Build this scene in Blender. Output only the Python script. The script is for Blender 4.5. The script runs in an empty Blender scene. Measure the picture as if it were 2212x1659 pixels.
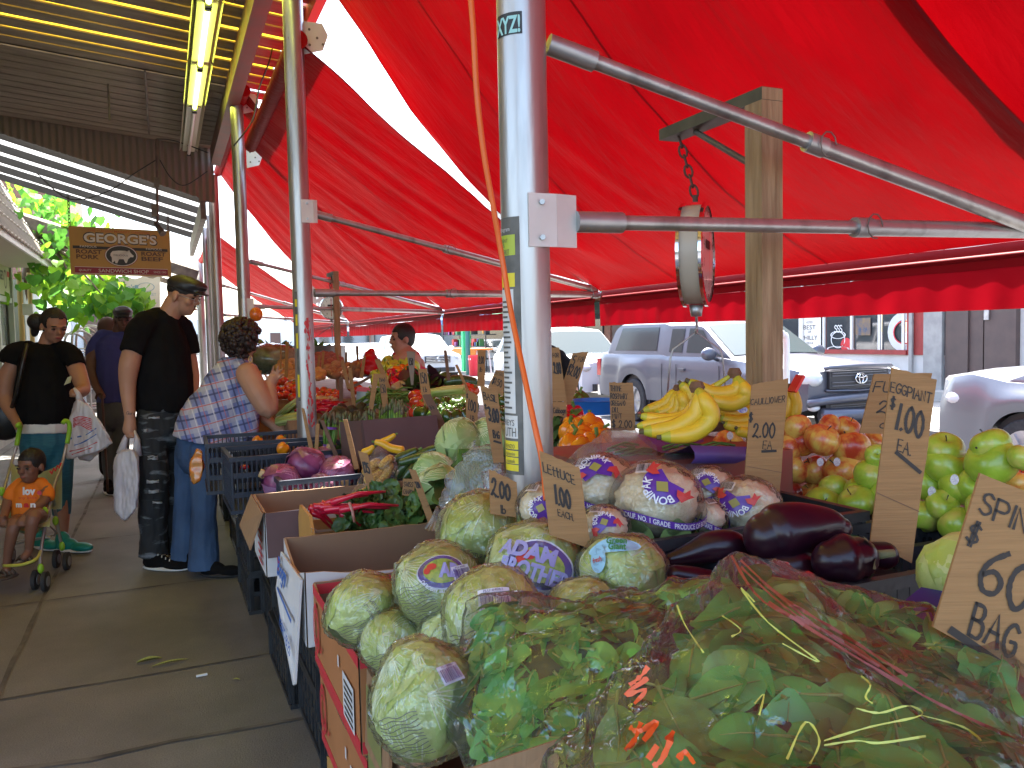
import bpy,bmesh,math,random
import numpy as np
from mathutils import Vector,Matrix,Euler,noise
R=math.radians
rng=random.Random(7)
SC=bpy.context.scene
COL=SC.collection
# ------ camera
F,CX,CY=1782.0,1106.0,829.5
CAMH=1.42
yaw,pitch,roll=R(22.8),R(3.3),math.atan(0.0206)
f0=Vector((math.sin(yaw)*math.cos(pitch),math.cos(yaw)*math.cos(pitch),-math.sin(pitch)))
r0=Vector((math.cos(yaw),-math.sin(yaw),0)); u0=r0.cross(f0)
CR=math.cos(roll)*r0-math.sin(roll)*u0
CU=math.sin(roll)*r0+math.cos(roll)*u0
CP=Vector((0,0,CAMH))
cam=bpy.data.objects.new('camera',bpy.data.cameras.new('camera')); COL.objects.link(cam)
cam.matrix_world=Matrix(((CR.x,CU.x,-f0.x,CP.x),(CR.y,CU.y,-f0.y,CP.y),(CR.z,CU.z,-f0.z,CP.z),(0,0,0,1)))
cam.data.sensor_width=36; cam.data.lens=36*F/2212
cam.data.clip_start=0.05; cam.data.clip_end=2000
SC.camera=cam
# ------ light
SUN_DIR=Vector((0.24,0.55,1.0)).normalized()
W=bpy.data.worlds.new('World'); SC.world=W; W.use_nodes=True
nt=W.node_tree; bg=nt.nodes['Background']
sky=nt.nodes.new('ShaderNodeTexSky'); sky.sky_type='NISHITA'; sky.sun_disc=False
sky.sun_elevation=math.asin(SUN_DIR.z); sky.sun_rotation=math.atan2(SUN_DIR.x,SUN_DIR.y)
sky.air_density=1.0; sky.dust_density=2.5; sky.ozone_density=1.0
nt.links.new(sky.outputs[0],bg.inputs[0]); bg.inputs[1].default_value=0.15
sl=bpy.data.lights.new('sun', 'SUN'); sl.energy=5.0; sl.angle=R(0.5); sl.color=(1,.96,.90)
so=bpy.data.objects.new('sun',sl); COL.objects.link(so)
so.rotation_euler=(-SUN_DIR).to_track_quat('-Z', 'Y').to_euler(); so.location=(5,8,20)
SC.view_settings.view_transform='Standard'; SC.view_settings.look='None'
SC.view_settings.exposure=2.6; SC.view_settings.gamma=1.0
SC.cycles.use_denoising=True
SC.cycles.max_bounces=10; SC.cycles.transparent_max_bounces=40
SC.cycles.diffuse_bounces=5; SC.cycles.glossy_bounces=4; SC.cycles.transmission_bounces=8
SC.cycles.sample_clamp_indirect=6.0
SC.cycles.caustics_reflective=False; SC.cycles.caustics_refractive=False
# ------ pixel helpers (2212 wide frame)
def ray(x,y):
 return(f0+CR*((x-CX)/F)-CU*((y-CY)/F))
def P(x,y,d):return CP+ray(x,y)*d
def onz(x,y,z):
 r=ray(x,y); return CP+r*((z-CAMH)/r.z)
def onY(x,y,Y):
 r=ray(x,y); return CP+r*(Y/r.y)
def onX(x,y,X):
 r=ray(x,y); return CP+r*(X/r.x)
 # ------ geometry collector
class G:
 def __init__(s):s.v=[]; s.f=[]; s.m=[]
 def add(s,vs,fs,m=0):
  b=len(s.v); s.v+=[Vector(q)for q in vs]
  s.f+=[tuple(b+i for i in q)for q in fs]; s.m+=[m]*len(fs); return s
 def box(s,c,size,rot=None,m=0):
  c=Vector(c); h=Vector(size)/2
  vs=[]
  for dx in(-1,1):
   for dy in(-1,1):
    for dz in(-1,1):
     q=Vector((dx*h.x,dy*h.y,dz*h.z))
     if rot is not None:q=rot@q
     vs.append(c+q)
  return s.add(vs,[(0,1,3,2),(4,6,7,5),(0,4,5,1),(2,3,7,6),(0,2,6,4),(1,5,7,3)],m)
 def bb(s,x0,x1,y0,y1,z0,z1,m=0):
  return s.box(((x0+x1)/2,(y0+y1)/2,(z0+z1)/2),(abs(x1-x0),abs(y1-y0),abs(z1-z0)),None,m)
 def slab(s,q,t,m=0,n=None):
  q=[Vector(a)for a in q]
  if n is None:n=(q[1]-q[0]).cross(q[-1]-q[0]).normalized()
  k=len(q); b=[a-n*t for a in q]
  fs=[tuple(range(k)),tuple(range(2*k-1,k-1,-1))]+[(i,i+k,(i+1)%k+k,(i+1)%k)for i in range(k)]
  return s.add(q+b,fs,m)
 def beam(s,a,b,w,h,m=0,up=(0,0,1)):
  a=Vector(a); b=Vector(b); d=(b-a); L=d.length; d.normalize()
  u=Vector(up); x=d.cross(u).normalized(); z=x.cross(d)
  rot=Matrix((x,d,z)).transposed()
  return s.box((a+b)/2,(w,L,h),rot,m)
 def tube(s,pts,rad,n=10,m=0,caps=True,sq=1.0,ref=None):
  pts=[Vector(q)for q in pts]
  if not hasattr(rad, '__len__'):rad=[rad]*len(pts)
  k=len(pts); rings=[]
  t=(pts[1]-pts[0]).normalized()
  u=Vector(ref)if ref is not None else(Vector((0,0,1))if abs(t.z)<.9 else Vector((1,0,0)))
  x=t.cross(u).normalized()
  for i in range(k):
   if i==0:t=pts[1]-pts[0]
   elif i==k-1:t=pts[-1]-pts[-2]
   else:t=(pts[i+1]-pts[i]).normalized()+(pts[i]-pts[i-1]).normalized()
   if t.length<1e-9:t=Vector((0,0,1))
   t.normalize(); x=(x-t*x.dot(t))
   if x.length<1e-6:x=t.orthogonal()
   x.normalize(); y=t.cross(x)
   rings.append([pts[i]+(x*math.cos(2*math.pi*j/n)+y*math.sin(2*math.pi*j/n)*sq)*rad[i]for j in range(n)])
  vs=[q for r_ in rings for q in r_]
  fs=[(i*n+j,i*n+(j+1)%n,(i+1)*n+(j+1)%n,(i+1)*n+j)for i in range(k-1)for j in range(n)]
  if caps:fs+=[tuple(range(n-1,-1,-1)),tuple(range((k-1)*n,k*n))]
  return s.add(vs,fs,m)
 def ell(s,c,r,rot=None,nu=16,nv=10,m=0,fn=None):
  c=Vector(c)
  if not hasattr(r, '__len__'):r=(r,r,r)
  vs=[]; fs=[]
  for i in range(nv+1):
   th=math.pi*i/nv
   for j in range(nu):
    ph=2*math.pi*j/nu
    n_=Vector((math.sin(th)*math.cos(ph),math.sin(th)*math.sin(ph),math.cos(th)))
    k=fn(n_)if fn else 1
    q=Vector((n_.x*r[0]*k,n_.y*r[1]*k,n_.z*r[2]*k))
    if rot is not None:q=rot@q
    vs.append(c+q)
  for i in range(nv):
   for j in range(nu):
    a,b=i*nu+j,i*nu+(j+1)%nu
    fs.append((a,a+nu,b+nu,b))
  return s.add(vs,fs,m)
 def lathe(s,prof,n=20,m=0,axis=None,o=(0,0,0),fn=None,caps=False):
  o=Vector(o); vs=[]
  for(r_,z)in prof:
   for j in range(n):
    a=2*math.pi*j/n
    k=fn(a,z)if fn else 1
    q=Vector((r_*k*math.cos(a),r_*k*math.sin(a),z))
    if axis is not None:q=axis@q
    vs.append(o+q)
  k=len(prof)
  fs=[(i*n+j,i*n+(j+1)%n,(i+1)*n+(j+1)%n,(i+1)*n+j)for i in range(k-1)for j in range(n)]
  if caps:fs+=[tuple(range(n-1,-1,-1)),tuple(range((k-1)*n,k*n))]
  return s.add(vs,fs,m)
 def grid(s,fn,nu,nv,m=0,cu=False):
  vs=[fn(i/nu,j/nv)for i in range(nu+1)for j in range(nv+1)]
  fs=[(i*(nv+1)+j,(i+1)*(nv+1)+j,(i+1)*(nv+1)+j+1,i*(nv+1)+j+1)for i in range(nu)for j in range(nv)]
  return s.add(vs,fs,m)
BASE={}
def mesh_of(g,name,mats,off,smooth):
 me=bpy.data.meshes.new(name)
 me.from_pydata([tuple(q-off)for q in g.v],[],g.f)
 if not isinstance(mats,(list,tuple)):mats=[mats]
 for a in mats:me.materials.append(a)
 if max(g.m,default=0)>0:me.polygons.foreach_set('material_index',g.m)
 if smooth:me.polygons.foreach_set('use_smooth',[True]*len(g.f))
 if smooth=='auto':
  me.update()
  bm=bmesh.new(); bm.from_mesh(me)
  for e in bm.edges:
   if len(e.link_faces)==2 and e.calc_face_angle(0)>R(38):e.smooth=False
  bm.to_mesh(me); bm.free()
 me.update(); return me
def tag(o,label=None,cat=None,group=None,kind=None):
 if label:o['label']=label
 if cat:o['category']=cat
 if group:o['group']=group
 if kind:o['kind']=kind
 return o
def thing(name,label,cat,loc=(0,0,0),group=None):
 o=bpy.data.objects.new(name,None); COL.objects.link(o); o.location=loc
 o.empty_display_size=.1
 BASE[o.name]=Vector(loc); return tag(o,label,cat,group)
def part(name,g,mats,parent,smooth=False,label=None):
 """a mesh given in world space (or in the space of a thing built at the origin), under parent"""
 off=BASE[parent.name]
 o=bpy.data.objects.new(name,mesh_of(g,name,mats,off,smooth)); COL.objects.link(o)
 o.parent=parent; BASE[o.name]=off
 if label:o['label']=label
 return o
def solo(name,g,mats,label,cat,group=None,smooth=False,kind=None,loc=None):
 if loc is None:
  loc=sum(g.v,Vector())/max(1,len(g.v))if g.v else Vector()
  loc.z=min(q.z for q in g.v)
 loc=Vector(loc)
 o=bpy.data.objects.new(name,mesh_of(g,name,mats,loc,smooth)); COL.objects.link(o)
 o.location=loc; BASE[o.name]=loc
 return tag(o,label,cat,group,kind)
def struct(name,g,mats,smooth=False):
 o=bpy.data.objects.new(name,mesh_of(g,name,mats,Vector(),smooth)); COL.objects.link(o)
 BASE[o.name]=Vector(); o['kind']='structure'; return o
USED=set()
def copy_tree(o,parent=None):
 c=o.copy(); COL.objects.link(c); BASE[c.name]=BASE[o.name]
 if parent is not None:c.parent=parent
 for ch in list(o.children):copy_tree(ch,c)
 return c
def place(proto,loc,rot=(0,0,0),scale=1.0,label=None,group=None):
 if proto.name in USED:o=copy_tree(proto)
 else:o=proto; USED.add(proto.name)
 o.location=loc
 o.rotation_euler=rot if not isinstance(rot,Matrix)else rot.to_euler()
 o.scale=(scale,)*3 if not hasattr(scale, '__len__')else scale
 if label:o['label']=label
 if group:o['group']=group
 return o
def axes(z,x=None):
 """rotation whose local z points along z"""
 z=Vector(z).normalized(); x=Vector(x)if x is not None else z.orthogonal()
 x=(x-z*x.dot(z)).normalized(); y=z.cross(x)
 return Matrix((x,y,z)).transposed()
 # ------ voxel-joined bodies
TMP=bpy.data.scenes.new('tmp_remesh')
def remesh(g,vox,smooth=4,fac=.6):
 me=bpy.data.meshes.new('tmp'); me.from_pydata([tuple(q)for q in g.v],[],g.f)
 bm=bmesh.new(); bm.from_mesh(me); bmesh.ops.recalc_face_normals(bm,faces=bm.faces); bm.to_mesh(me); bm.free()
 o=bpy.data.objects.new('tmp',me); TMP.collection.objects.link(o)
 md=o.modifiers.new('r', 'REMESH'); md.mode='VOXEL'; md.voxel_size=vox
 if smooth:
  sm=o.modifiers.new('s', 'SMOOTH'); sm.iterations=smooth; sm.factor=fac
 vl=TMP.view_layers[0]; vl.update(); dg=vl.depsgraph
 ev=o.evaluated_get(dg); m2=ev.to_mesh()
 out=G(); n=len(m2.vertices); co=np.empty(n*3, 'f'); m2.vertices.foreach_get('co',co)
 out.v=[Vector(c)for c in co.reshape(-1,3).tolist()]
 out.f=[tuple(p.vertices)for p in m2.polygons]; out.m=[0]*len(out.f)
 ev.to_mesh_clear(); bpy.data.objects.remove(o); bpy.data.meshes.remove(me)
 return out
def normals(g):
 N=[Vector()for _ in g.v]
 for f in g.f:
  a,b,c=g.v[f[0]],g.v[f[1]],g.v[f[2]]
  n=(b-a).cross(c-a)
  for i in f:N[i]+=n
 return[q.normalized()if q.length else q for q in N]
def rumple(g,amp,freq,seed=0,stretch=(1,1,1),oct=2):
 N=normals(g); S=Vector((seed*7.1,seed*3.3,seed*1.7))
 for i,q in enumerate(g.v):
  p=Vector((q.x*stretch[0],q.y*stretch[1],q.z*stretch[2]))*freq+S
  h=noise.noise(p)+(.5*noise.noise(p*2.1)if oct>1 else 0)+(.25*noise.noise(p*4.3)if oct>2 else 0)
  g.v[i]=q+N[i]*(h*amp)
 return g
def hull(pts,vox=.01,smooth=3):
 bm=bmesh.new()
 for q in pts:bm.verts.new(q)
 r_=bmesh.ops.convex_hull(bm,input=bm.verts)
 bmesh.ops.delete(bm,geom=[e for e in r_['geom_interior']if isinstance(e,bmesh.types.BMVert)],context='VERTS')
 bm.verts.index_update(); g=G()
 bm.verts.ensure_lookup_table()
 g.v=[q.co.copy()for q in bm.verts]; g.f=[tuple(v.index for v in f.verts)for f in bm.faces]; g.m=[0]*len(g.f)
 bm.free(); return remesh(g,vox,smooth)
 # ------ materials
MATS={}
def mat(name,col,rough=.6,metal=0,col2=None,nscale=8,namt=.5,bump=0,bscale=40,coat=0,transl=0,rnd=0,spec=.5,stretch=None,alpha=None,emit=None,ndetail=4,hard=None,sss=0,sheen=0):
 if name in MATS:return MATS[name]
 m=bpy.data.materials.new(name); m.use_nodes=True; N=m.node_tree.nodes; L=m.node_tree.links
 b=N['Principled BSDF']; out=N['Material Output']
 b.inputs['Roughness'].default_value=rough; b.inputs['Metallic'].default_value=metal
 b.inputs['Specular IOR Level'].default_value=spec
 if coat:b.inputs['Coat Weight'].default_value=coat; b.inputs['Coat Roughness'].default_value=.05
 if sheen:b.inputs['Sheen Weight'].default_value=sheen
 if sss:
  b.inputs['Subsurface Weight'].default_value=sss; b.inputs['Subsurface Radius'].default_value=(.01,.004,.002); b.inputs['Subsurface Scale'].default_value=1
 col=tuple(col)+(1,); src=None
 tc=N.new('ShaderNodeTexCoord'); mp=N.new('ShaderNodeMapping'); L.new(tc.outputs['Object'],mp.inputs[0])
 if stretch:mp.inputs['Scale'].default_value=stretch
 b.inputs['Base Color'].default_value=col
 if col2 is not None:
  nz=N.new('ShaderNodeTexNoise'); nz.inputs['Scale'].default_value=nscale; nz.inputs['Detail'].default_value=ndetail
  L.new(mp.outputs[0],nz.inputs['Vector'])
  cr=N.new('ShaderNodeValToRGB'); e=cr.color_ramp.elements
  lo,hi=(.5-.25*(1.01-namt),.5+.25*(1.01-namt))if hard is None else hard
  lo,hi=(.35,.65)if hard is None else hard
  e[0].position=lo; e[1].position=hi; e[0].color=col; e[1].color=tuple(col2)+(1,)
  L.new(nz.outputs[0],cr.inputs[0]); src=cr.outputs[0]
 if rnd:
  oi=N.new('ShaderNodeObjectInfo'); hs=N.new('ShaderNodeHueSaturation')
  mr=N.new('ShaderNodeMapRange'); mr.inputs[3].default_value=1-rnd; mr.inputs[4].default_value=1+rnd
  L.new(oi.outputs['Random'],mr.inputs[0]); L.new(mr.outputs[0],hs.inputs['Value'])
  mr2=N.new('ShaderNodeMapRange'); mr2.inputs[3].default_value=.5-rnd*.06; mr2.inputs[4].default_value=.5+rnd*.06
  mm=N.new('ShaderNodeMath'); mm.operation='FRACT'; mq=N.new('ShaderNodeMath'); mq.operation='MULTIPLY'; mq.inputs[1].default_value=17.3
  L.new(oi.outputs['Random'],mq.inputs[0]); L.new(mq.outputs[0],mm.inputs[0]); L.new(mm.outputs[0],mr2.inputs[0]); L.new(mr2.outputs[0],hs.inputs['Hue'])
  if src:L.new(src,hs.inputs['Color'])
  else:hs.inputs['Color'].default_value=col
  src=hs.outputs[0]
 if src:L.new(src,b.inputs['Base Color'])
 if bump:
  nb=N.new('ShaderNodeTexNoise'); nb.inputs['Scale'].default_value=bscale; nb.inputs['Detail'].default_value=3
  L.new(mp.outputs[0],nb.inputs['Vector'])
  bp=N.new('ShaderNodeBump'); bp.inputs['Strength'].default_value=bump; bp.inputs['Distance'].default_value=.01
  L.new(nb.outputs[0],bp.inputs['Height']); L.new(bp.outputs[0],b.inputs['Normal'])
 if emit:b.inputs['Emission Color'].default_value=tuple(emit[:3])+(1,); b.inputs['Emission Strength'].default_value=emit[3]
 if transl:
  t=N.new('ShaderNodeBsdfTranslucent'); t.inputs[0].default_value=col
  if src:L.new(src,t.inputs[0])
  mx=N.new('ShaderNodeMixShader'); mx.inputs[0].default_value=transl
  L.new(b.outputs[0],mx.inputs[1]); L.new(t.outputs[0],mx.inputs[2]); L.new(mx.outputs[0],out.inputs[0])
 MATS[name]=m; m['b']=1
 return m
def film(name,tint=(1,1,1),haze=.12,gloss=.25,bscale=30,bstr=.6,rough=.07):
 """clear crinkled plastic: see-through, fresnel shine, a little milkiness"""
 if name in MATS:return MATS[name]
 m=bpy.data.materials.new(name); m.use_nodes=True; N=m.node_tree.nodes; L=m.node_tree.links
 out=N['Material Output']; N.remove(N['Principled BSDF'])
 tr=N.new('ShaderNodeBsdfTransparent'); tr.inputs[0].default_value=tuple(tint)+(1,)
 gl=N.new('ShaderNodeBsdfGlossy'); gl.inputs['Roughness'].default_value=rough
 df=N.new('ShaderNodeBsdfDiffuse'); df.inputs[0].default_value=(.8,.8,.82,1)
 tl=N.new('ShaderNodeBsdfTranslucent'); tl.inputs[0].default_value=(.8,.8,.82,1)
 tc=N.new('ShaderNodeTexCoord')
 n1=N.new('ShaderNodeTexNoise'); n1.inputs['Scale'].default_value=bscale; n1.inputs['Detail'].default_value=3; n1.inputs['Distortion'].default_value=.6
 L.new(tc.outputs['Object'],n1.inputs['Vector'])
 bp=N.new('ShaderNodeBump'); bp.inputs['Strength'].default_value=bstr; bp.inputs['Distance'].default_value=.02; L.new(n1.outputs[0],bp.inputs['Height'])
 L.new(bp.outputs[0],gl.inputs['Normal'])
 lw=N.new('ShaderNodeLayerWeight'); lw.inputs[0].default_value=.25; b2=N.new('ShaderNodeBump'); b2.inputs['Strength'].default_value=bstr*.3; b2.inputs['Distance'].default_value=.008; L.new(n1.outputs[0],b2.inputs['Height']); L.new(b2.outputs[0],lw.inputs['Normal'])
 mm=N.new('ShaderNodeMath'); mm.operation='MULTIPLY'; mm.inputs[1].default_value=gloss*1.2; L.new(lw.outputs['Fresnel'],mm.inputs[0])
 m2=N.new('ShaderNodeMath'); m2.operation='ADD'; m2.inputs[1].default_value=gloss*.12; m2.use_clamp=True; L.new(mm.outputs[0],m2.inputs[0])
 dd=N.new('ShaderNodeMixShader'); dd.inputs[0].default_value=.5; L.new(df.outputs[0],dd.inputs[1]); L.new(tl.outputs[0],dd.inputs[2])
 mx=N.new('ShaderNodeMixShader'); mx.inputs[0].default_value=haze; L.new(tr.outputs[0],mx.inputs[1]); L.new(dd.outputs[0],mx.inputs[2])
 my=N.new('ShaderNodeMixShader'); L.new(m2.outputs[0],my.inputs[0]); L.new(mx.outputs[0],my.inputs[1]); L.new(gl.outputs[0],my.inputs[2])
 L.new(my.outputs[0],out.inputs[0]); MATS[name]=m; return m
def nodemat(name,fn):
 if name in MATS:return MATS[name]
 m=bpy.data.materials.new(name); m.use_nodes=True
 fn(m.node_tree.nodes,m.node_tree.links,m.node_tree.nodes['Principled BSDF'],m.node_tree.nodes['Material Output'])
 MATS[name]=m; return m
 # ------ writing
FONT={'A':'0,0 4,10 8,0|1.5,4 6.5,4', 'B':'0,0 0,10|~0,10 5,10 6,7.5 4,5.4 0,5.2|~0,5.2 6,5 7,2.5 5,0 0,0', 'C':'~7,8.5 4,10 1,8 0,5 1,2 4,0 7,1.5', 'D':'0,0 0,10|~0,10 5,9 7,5 5,1 0,0', 'E':'6,10 0,10 0,0 6,0|0,5 5,5', 'F':'6,10 0,10 0,0|0,5 5,5', 'G':'~7,8.5 4,10 1,8 0,5 1,2 4,0 7,1.5 7,4.5 4,4.5', 'H':'0,0 0,10|7,0 7,10|0,5 7,5', 'I':'0,0 0,10', 'J':'~5,10 5,3 3.5,0 0,1.5', 'K':'0,0 0,10|6,10 0,4.5 6,0', 'L':'0,10 0,0 5,0', 'M':'0,0 1,10 4,4 7,10 8,0', 'N':'0,0 0,10 6,0 6,10', 'O':'~3.5,10 1,8 0,5 1,2 3.5,0 6,2 7,5 6,8 3.5,10', 'P':'0,0 0,10|~0,10 5,10 7,7.5 5,5 0,4.8', 'R':'0,0 0,10|~0,10 5,10 6,7.5 4,5.2 0,5|3,5 7,0', 'S':'~6,8.6 3.5,10 .6,8.2 1.6,5.8 5,4.4 6,2 3,0 0,1.4', 'T':'0,10 7,10|3.5,10 3.5,0', 'U':'~0,10 0,3 1,.5 3.5,0 6,.5 7,3 7,10', 'V':'0,10 3.5,0 7,10', 'W':'0,10 2,0 4,7 6,0 8,10', 'X':'0,0 7,10|0,10 7,0', 'Y':'0,10 3.5,5 7,10|3.5,5 3.5,0', 'Z':'0,10 7,10 0,0 7,0', 'Q':'~3.5,10 1,8 0,5 1,2 3.5,0 6,2 7,5 6,8 3.5,10|4,3 7,-1', 'a':'~5,5.5 2.5,6.2 .3,4 .5,1 2.5,0 5,2|5,6 5,.2', 'b':'0,10 0,0|~0,4.5 3,6 5,3.5 3.5,.4 0,1', 'c':'~5,5 2.5,6 .2,3.5 1,.6 3,0 5,1', 'd':'5,10 5,0|~5,4.5 2,6 0,3.5 1.5,.4 5,1', 'e':'~0,3.2 5,3.6 3.5,6 1,5.5 0,3 1.2,.4 3.5,0 5,1', 'g':'~5,5.5 2.5,6.2 .3,4 1.5,1 5,2|~5,6 5,-2 2.5,-3.5 0,-2.4', 'i':'0,6 0,0', 'n':'0,6 0,0|~0,4 2.5,6 4.5,4.5 4.5,0', 'o':'~2.5,6 .5,4.5 0,3 .8,.8 2.5,0 4.5,1 5,3 4.4,5 2.5,6', 't':'2,10 2,0 4,0|0,6.5 4.5,6.5', 'u':'~0,6 0,1.5 2,0 4.5,1.5|4.5,6 4.5,0', 'l':'0,10 0,0', 's':'~4,5.5 2,6.2 .6,4.8 3.6,2.2 3,.3 0,.6', 'w':'0,6 1.5,0 3,5 4.5,0 6,6', 'r':'0,6 0,0|~0,4 2,6 4,5.6', 'v':'0,6 2.5,0 5,6', 'z':'0,6 4,6 0,0 4,0', '0':'~3,10 .8,8 0,5 .8,2 3,0 5.2,2 6,5 5.2,8 3,10', '1':'1.5,10 .5,0', '2':'~.3,7.5 2,10 4.8,9 4.5,6 0,.5|~0,.5 2.5,1.4 6,0', '3':'~.4,9 3,10 5,8 2.5,5.6 5.4,3.2 3,0 0,1.2', '4':'1,10 0,4 6,4|5,10 4.5,0', '5':'~5.5,10 1,10 .6,6 4,6 5.2,3 3,0 0,1', '6':'~5,10 1.5,7 0,3.5 1.6,.2 4.8,.6 5.6,3.4 3.2,5 .6,3.6', '7':'0,10 6,10 2,0', '8':'~3,10 .5,8 3,5.4 5.8,2.5 3,0 .2,2.5 3,5.4 5.4,8 3,10', '9':'~5.4,8 3,10 .6,8 2,5.4 5.4,7.4 4,0', '$':'~6,8.4 3.2,9.4 .4,7.6 1.6,5.8 5,4.4 6,2.4 3,.8 0,2|2.4,11 2.2,-1|4,11 3.8,-1', '.':'0,0 .5,.3', '/':'0,0 5,10', '-':'0,4.5 4,4.5', '_':'0,0 10,.6', '!':'0,10 0,3|0,.4 .2,0', "'":'0,10 0,8', '#':'1,0 2,10|4,0 5,10|0,3 6,3|0,7 6,7', 'c_':'', '\u00a2':'~5,6.5 2.5,7.5 .2,5 1,2.4 3,1.6 5,2.6|3,9 2,0',}
def catmull(pts,k=6):
 if len(pts)<3:return pts
 out=[]; q=[pts[0]]+pts+[pts[-1]]
 for i in range(1,len(q)-2):
  for j in range(k):
   t=j/k
   out.append(tuple(.5*(2*q[i][a]+(q[i+1][a]-q[i-1][a])*t+(2*q[i-1][a]-5*q[i][a]+4*q[i+1][a]-q[i+2][a])*t*t+(3*q[i][a]-q[i-1][a]-3*q[i+1][a]+q[i+2][a])*t**3)for a in range(len(q[i]))))
 out.append(pts[-1]); return out
def strokes(text,jit=.35,rg=rng):
 """handwriting as polylines, cap height 10"""
 out=[]; x=0
 for ch in text:
  if ch==' ':x+=5; continue
  w=0; jy=rg.uniform(-jit,jit); sl=rg.uniform(-.04,.1)
  for st in FONT.get(ch, '0,0 5,0').split('|'):
   sm=st.startswith('~'); pts=[tuple(map(float,a.split(',')))for a in st.lstrip('~').split()]
   w=max(w,max(a[0]for a in pts))
   if sm:pts=catmull(pts)
   out.append([(x+a[0]+sl*a[1],a[1]+jy)for a in pts])
  x+=w+2.4
 return out,x
def write(g,text,fmap,u,v,h,aspect,width,jit=.35,cond=1.0,m=0,fit=None):
 """fmap(u,v)->(pos, normal); h in v units, aspect = v-length / u-length in metres"""
 sts,W_=strokes(text,jit); k=h/10
 ku=k*aspect*cond
 if fit:ku=fit/W_
 for st in sts:
  pts=[fmap(u+a*ku,v+b*k)[0]for a,b in st]
  n=fmap(u+st[0][0]*ku,v)[1]
  L_=[]; Rr=[]
  for i,q in enumerate(pts):
   t=(pts[min(i+1,len(pts)-1)]-pts[max(i-1,0)])
   if t.length<1e-7:t=Vector((0,0,1))
   t.normalize(); s_=t.cross(n).normalized()*(width/2)*rng.uniform(.8,1.15)
   e=t*width*.4*(-1 if i==0 else 1 if i==len(pts)-1 else 0)
   L_.append(q+s_+e+n*.0012); Rr.append(q-s_+e+n*.0012)
  k_=len(pts)
  g.add(L_+Rr,[(i,i+1,k_+i+1,k_+i)for i in range(k_-1)],m)
 return g
_tcache={}
def type_mesh(text,bold=0):
 key=(text,bold)
 if key not in _tcache:
  c=bpy.data.curves.new('t', 'FONT'); c.body=text; c.resolution_u=3; c.offset=bold
  o=bpy.data.objects.new('t',c); TMP.collection.objects.link(o)
  me=bpy.data.meshes.new_from_object(o)
  vs=[(q.co.x,q.co.y)for q in me.vertices]; fs=[tuple(p.vertices)for p in me.polygons]
  bpy.data.objects.remove(o); bpy.data.curves.remove(c); bpy.data.meshes.remove(me)
  x0=min((a for a,b in vs),default=0); x1=max((a for a,b in vs),default=1)
  _tcache[key]=([(a-x0,b)for a,b in vs],fs,x1-x0)
 return _tcache[key]
def typeset(g,text,fmap,u,v,h,w=None,aspect=1,m=0,center=False,bold=0,lift=.0012):
 vs,fs,W_=type_mesh(text,bold); k=h/.7
 ku=(w/W_)if w else k*aspect
 if center:u=u-W_*ku/2
 out=[]
 for a,b in vs:
  q,n=fmap(u+a*ku,v+b*k); out.append(q+n*lift)
 return g.add(out,fs,m)
def quadmap(bl,br,tr,tl):
 bl,br,tr,tl=map(Vector,(bl,br,tr,tl))
 n=(br-bl).cross(tl-bl).normalized()
 return lambda u,v:(bl*(1-u)*(1-v)+br*u*(1-v)+tr*u*v+tl*(1-u)*v,n)
def rect(g,fmap,u0,u1,v0,v1,m=0,lift=.0008,nu=1):
 for i in range(nu):
  a,b=u0+(u1-u0)*i/nu,u0+(u1-u0)*(i+1)/nu
  q=[]
  for uu,vv in((a,v0),(b,v0),(b,v1),(a,v1)):
   p_,n=fmap(uu,vv); q.append(p_+n*lift)
  g.add(q,[(0,1,2,3)],m)
 return g
def oval(g,fmap,uc,vc,ru,rv,m=0,lift=.001,n=28,fn=None,inner=0):
 out=[]
 for i in range(n):
  a=2*math.pi*i/n; k=fn(a)if fn else 1
  p_,nn=fmap(uc+ru*k*math.cos(a),vc+rv*k*math.sin(a)); out.append(p_+nn*lift)
 if inner:
  for i in range(n):
   a=2*math.pi*i/n
   p_,nn=fmap(uc+ru*inner*math.cos(a),vc+rv*inner*math.sin(a)); out.append(p_+nn*lift)
  return g.add(out,[(i,(i+1)%n,n+(i+1)%n,n+i)for i in range(n)],m)
 c_,nn=fmap(uc,vc); out.append(c_+nn*lift)
 return g.add(out,[(i,(i+1)%n,n)for i in range(n)],m)
def barcode(g,fmap,u0,u1,v0,v1,m,lift=.0016,seed=1):
 rg=random.Random(seed); u=u0
 while u<u1:
  w=(u1-u0)*rg.choice((.012,.02,.035)); rect(g,fmap,u,min(u+w,u1),v0,v1,m,lift); u+=w+(u1-u0)*rg.choice((.012,.02,.03))
 return g
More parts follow.
